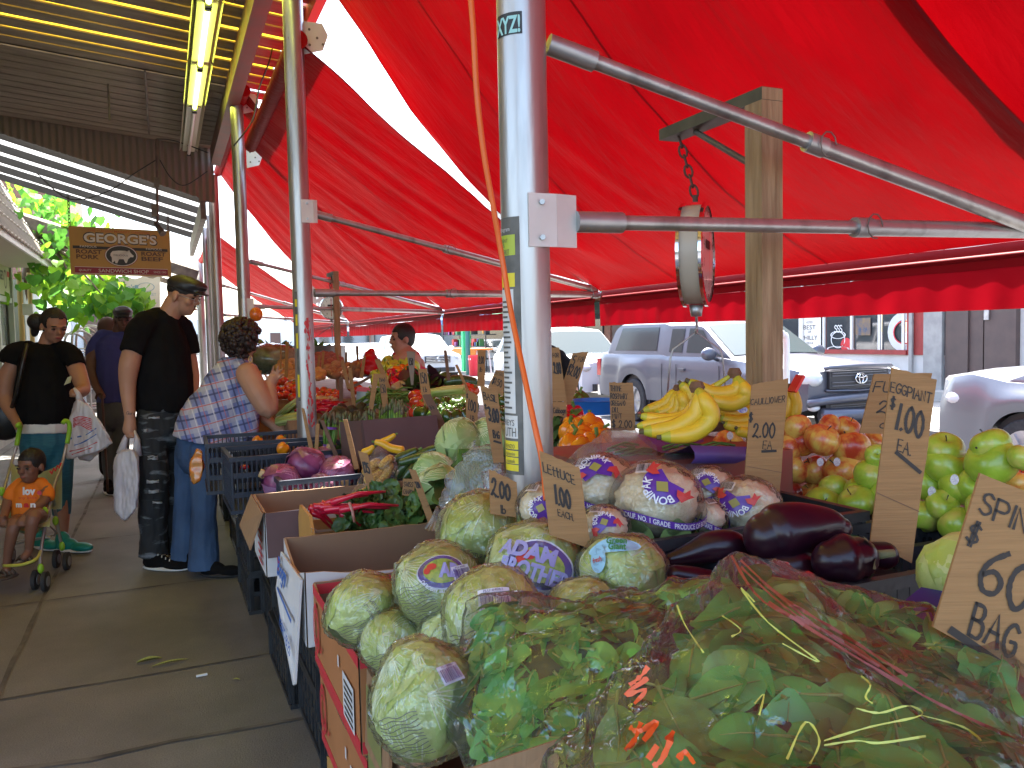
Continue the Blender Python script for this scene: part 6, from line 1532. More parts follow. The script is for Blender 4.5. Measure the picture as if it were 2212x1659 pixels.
heap(tom,612,842,66,40,6.2,.036,17, 'round red tomato in the heap left of the pole with red paint', 'tomatoes left of the painted pole',1)
heap(tom,700,852,64,18,6.4,.034,12, 'red tomato in the carton right of the pole with red paint', 'tomatoes right of the painted pole',2)
heap(tom,765,838,24,14,6.6,.034,5, 'red tomato in the small heap behind the slatted signs', 'tomatoes behind the slatted signs',3)
heap(tom,906,873,22,44,4.6,.045,5, 'large red tomato beside the celery', 'tomatoes beside the celery',4)
heap(tom,1000,843,46,12,5.0,.04,4, 'red tomato behind the celery', 'tomatoes behind the celery',5)
M_pot=mat('potato_skin',(.36,.19,.10),.8,col2=(.28,.13,.07),nscale=8,rnd=.15,bump=.2,bscale=12); M_potr=mat('red_potato',(.34,.08,.06),.7,col2=(.28,.07,.05),nscale=6,rnd=.15); M_potg=mat('golden_potato',(.52,.30,.11),.7,col2=(.45,.24,.08),nscale=6,rnd=.12)
def _pot(m):
 def f(t):g=G(); g.ell((0,0,0),(1.25,.95,.85),nu=12,nv=8,fn=lambda n:1+.12*noise.noise(n*1.6)); part('tuber',g,m,t,True)
 return f
pb,pr,pgd=veg('potato', 'potato',_pot(M_pot)),veg('potato', 'potato',_pot(M_potr)),veg('potato', 'potato',_pot(M_potg))
heap(pr,706,782,56,38,7.3,.038,34, 'red potato in the heap right of the painted pole', 'red potatoes',6,mound=1)
heap(pb,745,800,80,26,6.9,.038,30, 'brown potato in the heap in the middle of the stall', 'brown potatoes',7)
heap(pgd,684,808,34,20,6.7,.028,20, 'small golden potato in the heap beside the painted pole', 'golden potatoes',8)
heap(pgd,622,800,44,44,7.0,.036,26, 'yellow onion like tuber in the heap left of the painted pole', 'pale tubers behind the tomatoes',9)
heap(pr,612,782,30,14,8.2,.036,8, 'dull red tuber at the back left of the painted pole', 'red tubers at the back',10)
heap(pb,777,795,26,26,6.8,.042,8, 'brown potato in the far right end of the heap', 'brown potatoes by the red bag',11)
M_avo=mat('avocado_skin',(.035,.05,.02),.45,col2=(.05,.03,.02),nscale=10,bump=.5,bscale=60,coat=.1)
avo=veg('avocado', 'avocado',lambda t:part('fruit',G().lathe([(.01,-1.0),(.5,-.92),(.85,-.6),(1,-.15),(.92,.3),(.65,.8),(.45,1.1),(.25,1.3),(.01,1.36)],16,axis=Matrix.Rotation(1.4,3, 'X')),M_avo,t,True))
heap(avo,760,892,80,22,4.9,.038,10, 'dark avocado in the row above the asparagus', 'avocados above the asparagus',12)
heap(avo,712,912,30,14,4.7,.036,4, 'dark avocado left of the first asparagus bunch', 'avocados left of the asparagus',13)
heap(avo,985,832,60,18,5.6,.05,5, 'dark round squash behind the celery', 'dark squashes behind the celery',14)
M_chili=mat('chili_skin',(.42,.012,.02),.2,coat=.4,rnd=.15)
chi=veg('chili', 'chili',lambda t:part('pod',G().tube([(-1,0,0),(-.6,.1,.1),(0,.16,.12),(.6,.05,0),(1.1,-.12,-.1)],[.1,.16,.15,.11,.02],8),M_chili,t,True))
heap(chi,692,878,74,24,5.2,.06,46, 'shiny red chili in the carton right of the painted pole', 'red chilies',15,rotf=lambda r_:(r_.uniform(-.3,.3),r_.uniform(-.3,.3),r_.uniform(-.5,.5)))
def _pepper(m):
 def f(t):
  g=G(); g.ell((0,0,0),(1,1,1.05),nu=24,nv=14,fn=lambda n:(1+.10*math.cos(math.atan2(n.y,n.x)*4))*(1-.25*math.exp(-((1-n.z)/.12)))); part('fruit',g,m,t,True)
  g=G(); g.tube([(0,0,.7),(.05,0,1.0),(.2,0,1.25)],[.2,.11,.12],8); part('stem',g,M_gstem,t, 'auto')
 return f
M_pepo=mat('orange_pepper',(.72,.23,.01),.15,coat=.5,rnd=.08); M_pepr=mat('red_pepper',(.55,.01,.02),.15,coat=.5,rnd=.1); M_pepg=mat('green_pepper',(.035,.09,.015),.18,coat=.5,rnd=.2); M_pepy=mat('yellow_green_pepper',(.4,.45,.04),.3,coat=.3,rnd=.15)
po,ppr,pgn,pyy=veg('bell_pepper', 'pepper',_pepper(M_pepo)),veg('bell_pepper', 'pepper',_pepper(M_pepr)),veg('bell_pepper', 'pepper',_pepper(M_pepg)),veg('bell_pepper', 'pepper',_pepper(M_pepy))
heap(po,1262,950,64,54,2.35,.042,9, 'orange bell pepper in the heap right of the foreground pole', 'orange peppers',16)
heap(ppr,1236,912,34,34,2.6,.042,4, 'red bell pepper behind the orange ones right of the foreground pole', 'red peppers',17)
heap(pgn,1248,882,40,30,3.3,.045,5, 'dark green bell pepper behind the red ones', 'green peppers by the pole',18)
heap(pgn,965,890,110,36,4.1,.045,14, 'dark green bell pepper in the heap under the celery', 'green peppers under the celery',19)
heap(pgn,1080,880,30,70,4.0,.045,6, 'dark green bell pepper behind the basil sign', 'green peppers behind the basil sign',20)
heap(po,872,808,44,24,6.5,.045,10, 'orange pepper in the bright heap in front of the man in red', 'bright peppers by the man in red',21)
heap(ppr,850,818,30,22,6.4,.045,6, 'red pepper in the bright heap in front of the man in red', 'red peppers by the man in red',22)
heap(pyy,862,788,66,18,6.8,.05,12, 'pale yellow green pepper on top of the heap in front of the man in red', 'pale peppers by the man in red',23)
heap(pyy,820,815,20,18,6.3,.045,4, 'yellow pepper at the left of the bright heap', 'yellow peppers',24)
M_mush=mat('mushroom',(.5,.36,.22),.8,rnd=.1)
mus=veg('mushroom', 'mushroom',lambda t:part('cap',G().ell((0,0,0),(1,1,.7),nu=10,nv=7),M_mush,t,True))
heap(mus,700,864,46,10,5.6,.024,16, 'pale mushroom in the carton above the chilies', 'mushrooms above the chilies',25)
heap(mus,865,836,26,16,5.6,.03,8, 'ginger coloured root in the heap above the green beans', 'ginger roots',26)
M_zuc=mat('zucchini_skin',(.02,.05,.012),.3,col2=(.05,.10,.025),nscale=6,stretch=(20,20,1),coat=.3,rnd=.15); M_sqy=mat('yellow_squash',(.72,.42,.02),.3,coat=.3)
def tubes_veg(name,lab,cat,ptsr,d,m,grp=None,tip=None,n=14):
 c=catmull([tuple(P(x,y,d))+(r/F*d,)for x,y,r in ptsr],5); ps=[Vector(q[:3])for q in c]; g=G()
 rr=[max(.0005,q[3])for q in c]; a=(ps[0]-ps[1]).normalized(); b=(ps[-1]-ps[-2]).normalized()
 pre=[(ps[0]+a*rr[0]*.6*math.sin(k),rr[0]*math.cos(k))for k in(1.5,1.1,.6)]; post=[(ps[-1]+b*rr[-1]*.6*math.sin(k),rr[-1]*math.cos(k))for k in(.6,1.1,1.5)]
 g.tube([q[0]for q in pre]+ps+[q[0]for q in post],[q[1]for q in pre]+rr+[q[1]for q in post],n)
 t=thing(name,lab,cat,ps[0],grp); part('flesh',g,m,t,True)
 g=G(); g.tube([post[-1][0]-b*.003,post[-1][0]+b*rr[-1]*.9],[rr[-1]*.45,rr[-1]*.4],7); part('stem',g,tip or M_gstem,t, 'auto')
 return t
for k,(ps_,lab)in enumerate((([(842,1003,9),(870,988,12),(900,974,9)], 'zucchini lying over the others at the left'),([(900,988,9),(935,972,11),(975,965,9)], 'zucchini pointing at the topmost cabbage'),([(858,1028,9),(872,1010,12),(886,992,8)], 'short upright zucchini at the front'),([(874,1034,8),(888,1018,11),(898,1004,8)], 'zucchini right of the short upright one'),([(892,1018,9),(925,1000,11),(965,980,8)], 'long zucchini below the cabbages'),([(865,1000,8),(900,990,10),(930,982,8)], 'zucchini in the middle of the heap'),([(900,1030,8),(915,1018,9),(930,1005,8)], 'zucchini by the pale cabbage'))):
 tubes_veg('zucchini',lab, 'zucchini',ps_,3.25-.03*k,M_zuc, 'zucchini heap')
tubes_veg('yellow_squash', 'long yellow crookneck squash in front', 'squash',[(868,973,10),(845,968,9),(825,958,8),(812,955,6)],3.4,M_sqy, 'yellow squashes')
tubes_veg('yellow_squash', 'yellow crookneck squash pointing up right behind the other', 'squash',[(826,955,8),(840,948,7),(852,940,5)],3.55,M_sqy, 'yellow squashes')
tubes_veg('yellow_squash', 'end of a yellow squash behind the corn bag', 'squash',[(786,978,9),(796,974,9),(806,966,6)],3.45,M_sqy, 'yellow squashes')
tubes_veg('cucumber', 'dark green large zucchini lying at the back behind the red tomatoes', 'squash',[(965,826,11),(990,822,13),(1025,826,11)],5.4,M_zuc)
# celery, leeks, asparagus, chard, beans
M_cel=mat('celery',(.30,.42,.08),.45,col2=(.55,.58,.22),nscale=5,stretch=(1,1,6),coat=.15); M_celw=mat('celery_base',(.6,.5,.3),.6)
def bundle(name,lab,cat,a,b,d,n,r,spread,m,mtip=None,grp=None,band=None,bend=0,seed=0):
 rg=random.Random(seed); A=P(a[0],a[1],d); B=P(b[0],b[1],d); ax=(B-A).normalized(); x=ax.orthogonal().normalized(); y=ax.cross(x); W_=spread/F*d
 t=thing(name,lab,cat,A,grp); g=G(); tips=G()
 for k in range(n):
  an=rg.uniform(0,6.3); rr=W_*math.sqrt(rg.random())*.5; o_=(x*math.cos(an)+y*math.sin(an))*rr; R_=r/F*d*rg.uniform(.8,1.2); e=B+o_*1.3+ax*rg.uniform(-.02,.02)
  mid=(A+o_+e)/2+o_*.1+Vector((0,0,bend))
  g.tube([A+o_*.9,mid,e],[R_,R_,R_*.8],7)
  if mtip:tips.tube([e-ax*.001,e+ax*R_*2.5+o_*.05,e+ax*R_*6],[R_*.95,R_*1.35,R_*.1],7)
 part('stalks',g,m,t,True)
 if mtip:part('tips',tips,mtip,t,True)
 if band:
  g=G()
  for f_ in band:q=A.lerp(B,f_); g.tube([q-ax*.006,q+ax*.006],[W_*.62,W_*.62],20,caps=False)
  part('purple_band',g,mat('rubber_band',(.22,.08,.45),.6),t,True)
 return t
bundle('celery_bunch', 'celery bunch on top of the heap, pale base at the left', 'celery',(918,868),(1010,862),4.3,14,6,44,M_cel,seed=1)
bundle('celery_bunch', 'celery bunch underneath, half hidden', 'celery',(930,888),(1012,884),4.25,10,6,26,M_cel,seed=2)
bundle('celery_bunch', 'celery bunch behind the upper one', 'celery',(915,852),(1000,846),4.5,9,6,20,M_cel,seed=3)
M_asp=mat('asparagus',(.10,.24,.03),.5,col2=(.2,.34,.07),nscale=10,rnd=.1); M_aspt=mat('asparagus_tip',(.16,.12,.09),.7,col2=(.10,.15,.05),nscale=25)
bundle('asparagus_bunch', 'nearest asparagus bunch standing outside the carton, full length seen', 'asparagus',(711,968),(716,912),4.1,26,2.6,22,M_asp,M_aspt, 'asparagus bunches',(.1,.78),seed=4)
for k,(x,y)in enumerate(((750,930),(776,932),(800,926),(833,916),(866,910),(852,905))):
 bundle('asparagus_bunch', 'asparagus bunch %s'%['at the left end inside the purple brown carton', 'second from the left in the purple brown carton', 'third from the left in the purple brown carton', 'fourth from the left in the purple brown carton', 'at the right end of the purple brown carton', 'behind the right end one in the carton'][k], 'asparagus',(x-2,y+28),(x,y-22),3.95+.06*(k%2),20,2.6,24,M_asp,M_aspt, 'asparagus bunches',(.5,),seed=10+k)
M_leek=mat('leek',(.50,.55,.30),.5,col2=(.18,.32,.06),nscale=3,stretch=(2,2,2))
bundle('leek_bunch', 'bunch of leeks with green tops beside the painted pole', 'leeks',(606,905),(646,875),5.2,12,4.5,26,M_leek,seed=5)
bundle('leek_bunch', 'lower bunch of leeks pointing at the painted pole', 'leeks',(598,913),(648,903),5.1,10,4.5,18,M_cel,seed=6)
M_bean=mat('green_bean',(.09,.20,.03),.5,rnd=.2)
g=G(); rg=random.Random(9)
for _ in range(230):
 q=P(842+rg.gauss(0,24),862+rg.gauss(0,9),5.0+rg.uniform(-.2,.2)); v=Vector((rg.uniform(-1,1),rg.uniform(-1,1),rg.uniform(-.4,.4))).normalized()*.06; g.tube([q-v,q+Vector((0,0,.012)),q+v],[.004,.006,.004],5)
solo('green_beans',g,M_bean, 'loose heap of green beans behind the asparagus', 'beans',smooth=True,kind='stuff')
M_dleaf=mat('dark_leaf',(.035,.085,.02),.5,col2=(.07,.14,.03),nscale=10,transl=.12,rnd=.1); M_mleaf=mat('mid_leaf',(.09,.19,.035),.45,col2=(.13,.26,.05),nscale=8,transl=.15)
def leafpile(name,lab,cat,px,py,wpx,hpx,d,n,L_,w,ms,seed,up=.5,veins=None,kind='stuff',grp=None):
 rg=random.Random(seed); g=G()
 for _ in range(n):
  a=rg.gauss(0,.4); b=rg.gauss(0,.4)
  q=P(px+a*wpx/2*1.2,py+b*hpx/2*1.2,d+rg.uniform(-.06,.1)-b*.1); rot=Euler((rg.uniform(-.4,up*2),rg.uniform(-.8,.8),rg.uniform(0,6.3))).to_matrix()
  l=L_*rg.uniform(.6,1.2); vs,fs=leafshape(l,w*rg.uniform(.7,1.2),7,rg.uniform(-.15,.15),rg.uniform(-.3,.5)); S=rg.uniform(0,9)
  vs=[Vector(v)+Vector((0,0,.25*w*noise.noise(Vector((v[0]*28,v[1]*28,S)))))for v in vs]
  g.add([q+rot@v for v in vs],fs,rg.randrange(len(ms)))
  if veins is not None:g.tube([q+rot@Vector(vs[1+3*i])+rot@Vector((0,0,.002))for i in range(7)],[.003*(1-i/8)for i in range(7)],5,len(ms))
 return solo(name,g,ms+([veins]if veins else[]),lab,cat,grp,True,kind)
leafpile('leafy_greens', 'dark leafy greens at the back beside the curly haired woman', 'greens',595,782,60,36,8.0,140,.2,.06,[M_dleaf,M_mleaf],31)
leafpile('leafy_greens', 'bright light green lettuce tuft at the back left of the painted pole', 'greens',628,768,22,20,8.2,60,.12,.03,[mat('lime_leaf',(.3,.42,.05),.5,transl=.3)],32)
leafpile('leafy_greens', 'green leaves over the heap behind the potatoes', 'greens',676,765,30,18,8.4,60,.2,.03,[M_mleaf],33)
leafpile('dark_greens', 'dark greens in the carton behind the red cabbages', 'greens',715,990,80,20,4.05,110,.09,.03,[M_dleaf],34)
leafpile('dark_greens', 'dark salad and radicchio behind the green beans', 'greens',915,832,80,20,5.6,90,.14,.05,[M_dleaf,mat('radicchio',(.08,.02,.03),.5)],35)
leafpile('cabbage_leaves', 'loose dark green outer leaves by the pale cabbage', 'leaves',972,1062,26,50,2.6,12,.10,.05,[M_dleaf],36)
leafpile('herb_leaves', 'dark leaves beside the orange peppers right of the foreground pole', 'leaves',1203,940,26,80,2.5,14,.09,.035,[M_dleaf],37)
g=G(); q=P(583,775,7.4); g.ell(q,(.28,.25,.14),nu=20,nv=12,fn=lambda n:1+.1*noise.noise(n*4)); solo('bagged_greens',g,mat('bag_green',(.10,.14,.07),.25,col2=(.25,.3,.2),nscale=14,coat=.4), 'shiny bag of greens behind the raised hand of the woman in plaid', 'bag',smooth=True)
# chard in the wooden crate
M_chst=mat('chard_stem',(.55,.01,.04),.3,coat=.3); M_chl=mat('chard_leaf',(.04,.10,.02),.42,col2=(.075,.16,.035),nscale=9,bump=.5,bscale=35,transl=.1); M_chl2=mat('chard_leaf_red',(.07,.06,.03),.42,col2=(.06,.12,.03),nscale=9,bump=.5,bscale=35)
ch=thing('chard_bunch', 'bunches of swiss chard, crimson stalks to the left, dark crinkled leaves to the right', 'chard',P(790,1110,2.85))
g=G(); rg=random.Random(12)
for k in range(16):
 a=(rg.uniform(668,735),rg.uniform(1085,1112)); b=(a[0]+rg.uniform(40,85),a[1]+rg.uniform(10,45))if k%3 else(a[0]+rg.uniform(110,160),a[1]-rg.uniform(0,30))
 A=P(a[0],a[1],2.74+.01*(k%4)); B=P(b[0],min(b[1],1150),2.80); g.tube([A,(A+B)/2+Vector((0,0,.012)),B],[.011,.008,.004],8)
part('stalks',g,M_chst,ch,True)
g=G(); rg=random.Random(13)
for k in range(230):
 u=rg.random(); px=745+185*u+rg.gauss(0,10); py=1156-74*math.sin(min(1,u*1.15+.1)*2.2)*rg.random()-10
 q=P(px,py,2.85+rg.uniform(-.1,.12)+(1142-py)*.0015); rot=Euler((rg.uniform(.2,1.3),rg.uniform(-.9,.9),rg.uniform(-2.2,.3))).to_matrix(); S=rg.uniform(0,9)
 w=rg.uniform(.022,.042); nu,nv=8,6; vs=[]
 for i in range(nu+1):
  for j in range(nv+1):
   x=(j/nv-.5)*2; t=i/nu; ww=w*math.sin(math.pi*(t*.9+.07))**.6; vs.append(q+rot@Vector((x*ww,t*.08,.022*noise.noise(Vector((x*2.2,t*5,S)))+.010*noise.noise(Vector((x*6,t*14,S)))+.006*abs(x))))
 g.add(vs,[(i*(nv+1)+j,(i+1)*(nv+1)+j,(i+1)*(nv+1)+j+1,i*(nv+1)+j+1)for i in range(nu)for j in range(nv)],0 if rg.random()<.8 else 1)
part('leaves',g,[M_chl,M_chl2],ch,True)
g=G(); A=P(755,1105,2.68); g.tube([A+Vector((0,.0,.03)),A+Vector((.008,-.01,0)),A+Vector((.015,0,-.035))],.005,6); part('tie',g,mat('pink_tie',(.5,.25,.2),.7),ch,True)
# few peppers in the empty crates, red scrap
for(x,y,d,l)in((607,952,4.4, 'orange pepper on the rim of the blue black crate'),(611,968,4.1, 'pale hollow orange pepper in the middle crate'),(556,953,4.5, 'orange pepper deep in the crate by the woman')):
 place(po,P(x,y,d),(.6,.4,1),.03,l, 'stray orange peppers')
g=G(); g.ell(P(608,1004-1,3.95)+Vector((-.17,0,.0)),(.022,.015,.012)); solo('red_scrap',g,M_chili, 'small red pepper scrap in the crate at the left of the cabbages', 'scrap',smooth=True)
# ======= cardboard price signs
M_sign=mat('sign_card',(.36,.195,.075),.8,col2=(.30,.16,.06),nscale=3,bump=.2,bscale=8,stretch=(1,1,30))
M_signd=mat('sign_card_dark',(.17,.095,.06),.85,col2=(.13,.075,.05),nscale=4)
def card(lab,q,d,lines=(),th=.004,m=None,w=.0045,grp='cardboard price signs',fold=None,db=None):
 """q: BL, BR, TR, TL in frame units; lines: (text, u, v, height, fitted width)"""
 db=d if db is None else db
 c=[P(x,y,db if i<2 else d)for i,(x,y)in enumerate(q)]
 base=(c[0]+c[1])/2; t=thing('price_sign',lab, 'sign',base,grp)
 g=G(); n=(c[1]-c[0]).cross(c[3]-c[0]).normalized(); nn=9
 outl=[c[0],c[1]]+[c[1].lerp(c[2],i/nn)+(c[1]-c[0]).normalized()*rng.uniform(-.0008,.0008)for i in range(1,nn)]+[c[2]]+[c[2].lerp(c[3],i/nn)+(c[3]-c[0]).normalized()*rng.uniform(-.001,.0015)for i in range(1,nn)]+[c[3]]
 g.slab(outl,th,0,n)
 part('card',g,m or M_sign,t)
 if lines:
  fm=quadmap(*c); W_=(c[1]-c[0]).length; H_=(c[3]-c[0]).length; g=G()
  for(tx,u,v,h,fit)in lines:
   if tx=='_':
    sts=[(u,v),(u+fit,v+h)]; a,b=[fm(*s_)[0]for s_ in sts]; s_=(b-a).cross(n).normalized()*w*.6; g.add([a+s_+n*.0015,a-s_+n*.0015,b-s_+n*.0015,b+s_+n*.0015],[(0,1,2,3)])
   else:write(g,tx,fm,u,v,h,H_/W_,min(w,h*H_*.13),fit=fit)
  part('lettering',g,M_ink,t)
 if fold:
  g=G(); fm=quadmap(*c); rect(g,fm,.0,1,fold,fold+.004,0,.0012); part('crease',g,M_signd,t)
 return t
card('tall cardboard sign reading EGGPIANT $1.00 EA., nearest the green apples',[(1880,1170),(1970,1217),(2024,820),(1927,794)],1.44,[('EGGPIANT',.02,.865,.055,.93),('$',.06,.775,.062,.13),('1.00',.24,.67,.14,.66),('EA.',.33,.555,.065,.34),('_',.3,.545,-.06,.62)],w=.0055,fold=.28)
card('cardboard sign reading CAULIFLOWER $2.00 EA. behind the cauliflowers',[(1607,1051),(1684,1072),(1703,817),(1624,831)],1.76,[('CAULIflOWER',.0,.80,.055,.97),('$',-.01,.64,.08,.14),('2.00',.14,.49,.13,.64),('EA.',.43,.385,.075,.33),('_',.4,.36,.02,.42)],w=.0045,fold=.2)
card('leaning cardboard sign reading LETTUCE 1.00 EACH in front of the foreground pole',[(1187,1155),(1277,1186),(1252,1011),(1165,973)],1.43,[('LEttUCE',.05,.76,.11,.8),('1.00',.27,.42,.22,.4),('EACH.',.28,.28,.08,.4)],w=.0055)
card('largest cardboard sign, reading SPINACH $ 60 BAG, cut by the right edge of the view',[(2016,1355),(2260,1490),(2340,1118),(2118,1022)],.93,[('SPINACH',.08,.77,.13,.95),('$',.04,.57,.13,.13),('60',.24,.34,.27,.52),('BAG',.28,.07,.19,.42),('_',.12,.04,-.05,.62)],w=.0075)
card('cardboard sign starting with FU, mostly hidden behind the eggplant sign',[(1857,936),(1985,940),(2014,806),(1888,808)],1.95,[('FUJI',.05,.70,.17,.55),('2',.2,.35,.2,.22),('a',.3,.1,.14,.2)],w=.005)
card('cardboard sign reading 2.00 left of the lettuce sign',[(1059,1110),(1119,1118),(1116,1042),(1056,1013)],1.64,[('2.00',.08,.42,.4,.72),('lb',.4,.05,.2,.2)],w=.0045)
card('cardboard sign reading BASIL $3.00 BAG left of the foreground pole',[(1066,1000),(1089,999),(1076,845),(1037,832)],2.3,[('BASIL',.1,.83,.09,.8),('$',.05,.70,.06,.2),('3.00',.22,.55,.18,.72),('BAG',.35,.33,.1,.5),('_',.3,.29,-.02,.6)],w=.005)
card('cardboard sign reading $1.00 LB under the celery',[(1007,914),(1031,922),(1033,855),(1006,839)],3.6,[('$',.03,.75,.12,.2),('1.00',.2,.42,.32,.7),('LB',.4,.14,.15,.35)],w=.005)
card('cardboard sign reading 1.50 LB in front of the man in red',[(910,852),(931,852),(922,797),(903,798)],4.1,[('1.50',.15,.45,.4,.7),('Lb',.3,.1,.2,.4)],w=.005)
card('lower folded leg of the 1.50 sign',[(934,942),(946,946),(930,852),(911,852)],4.1,(),m=M_sign)
card('slanting dark strut card right of the 1.50 sign',[(952,936),(966,924),(930,851),(912,853)],3.95,[('lb ls',.2,.6,.1,.5)],w=.004,m=M_signd)
card('cardboard sign reading CELERY $1.50',[(1054,837),(1087,856),(1090,801),(1071,799)],3.2,[('CELERY',.05,.76,.14,.9),('$1.50',.1,.3,.3,.8)],w=.004)
card('tall cardboard sign behind the celery sign reading 2.00 lb',[(1031,834),(1047,835),(1049,756),(1032,756)],4.6,[('2.00',.15,.62,.2,.7),('lb',.3,.4,.12,.4)],w=.004)
card('greyish cardboard sign in front of the man in red',[(888,832),(893,832),(897,760),(878,759)],5.2,[('1.50',.2,.6,.2,.6)],m=mat('sign_grey',(.26,.22,.18),.8),w=.005)
card('cardboard sign reading 2 BAGS 1.50 by the asparagus',[(828,890),(840,888),(832,807),(816,808)],4.5,[('2 bAgS',.1,.8,.09,.85),('1.50',.1,.5,.22,.8)],w=.004)
card('plain slanted leg left of the 2 BAGS sign',[(796,883),(806,885),(818,807),(807,807)],4.5)
card('cardboard sign reading 1.25 EA. stuck in the corn bag',[(796,1063),(813,1062),(794,981),(773,973)],2.95,[('1.25',.15,.48,.26,.7),('EA',.4,.12,.1,.35)],w=.005)
card('small cardboard sign reading SWISS CHARD',[(869,1070),(893,1072),(898,1036),(871,1034)],2.85,[('SWISS',.08,.55,.28,.8),('CHARD',.08,.12,.25,.8)],w=.004)
card('long narrow slanted card beside the swiss chard',[(931,1147),(948,1146),(898,1016),(883,1013)],2.6,[('2.00',.2,.7,.1,.6)],w=.004)
card('cardboard sign reading THYME ROSEMARY OREGANO DILL MINT $ 2.00 left of the bananas',[(1320,930),(1373,930),(1367,827),(1316,826)],2.0,[('THYME',.04,.82,.11,.48),('ROSEMARY',.03,.66,.11,.72),('OREGANO',.03,.52,.1,.62),('DILL',.08,.38,.1,.3),('MINT',.08,.25,.1,.42),('$ 2.00',.05,.06,.15,.85)],w=.0042)
card('tall folded cardboard sign reading FOR 2.00 right of the foreground pole',[(1194,867),(1224,867),(1208,751),(1186,751)],2.65,[('FOR',.3,.82,.08,.6),('2.00',.28,.52,.2,.65)],w=.0045)
card('slanted cardboard sign reading 5 FOR $2.00',[(1208,852),(1230,885),(1271,760),(1237,763)],2.7,[('5',.15,.72,.2,.25),('FOR',.5,.82,.09,.45),('$2.00',.05,.52,.2,.85)],w=.0045)
card('cardboard sign reading CABBAGE 50 cents',[(1195,932),(1224,932),(1224,868),(1193,868)],2.5,[('Cabbage',.04,.62,.18,.92),('50\u00a2',.1,.2,.26,.7)],w=.004)
slats=[((958,757),(965,757),(973,822),(966,822),5.0),((983,789),(988,787),(1013,842),(1008,846),4.6),((752,796),(760,794),(768,874),(760,874),4.8),((732,815),(741,815),(741,867),(733,867),5.2),((736,779),(743,777),(757,840),(749,840),5.6),((809,777),(820,775),(847,845),(840,850),5.2),((769,747),(774,747),(776,802),(771,802),7.0),((785,768),(790,770),(784,818),(776,816),6.2),((723,750),(727,750),(737,795),(732,795),7.2),((745,760),(750,760),(750,792),(745,792),7.0),((696,760),(701,760),(698,802),(693,802),7.0),((688,767),(692,767),(689,800),(684,800),7.0),((764,831),(802,810),(804,815),(766,837),5.6),((605,745),(608,745),(608,803),(604,803),6.8),((617,738),(624,738),(621,824),(614,824),6.7),((627,745),(632,747),(633,787),(628,787),7.4),((595,750),(600,749),(606,782),(600,782),8.0),((571,757),(575,757),(577,780),(572,780),8.2),((583,740),(586,740),(592,770),(588,771),8.4),((651,881),(657,883),(677,972),(668,974),3.9),((682,916),(690,915),(687,980),(679,980),3.9),((691,907),(699,908),(731,985),(723,990),3.85),((741,906),(750,907),(776,1012),(765,1014),3.6),((560,800),(565,800),(563,820),(558,820),6.5)]
for i,(a,b,c_,d_,dd)in enumerate(slats):
 card('thin wooden coloured card slat stuck among the vegetables',[d_,c_,b,a],dd,(),.006,m=M_sign if i%3 else M_signd,grp='thin blank card slats among the vegetables')
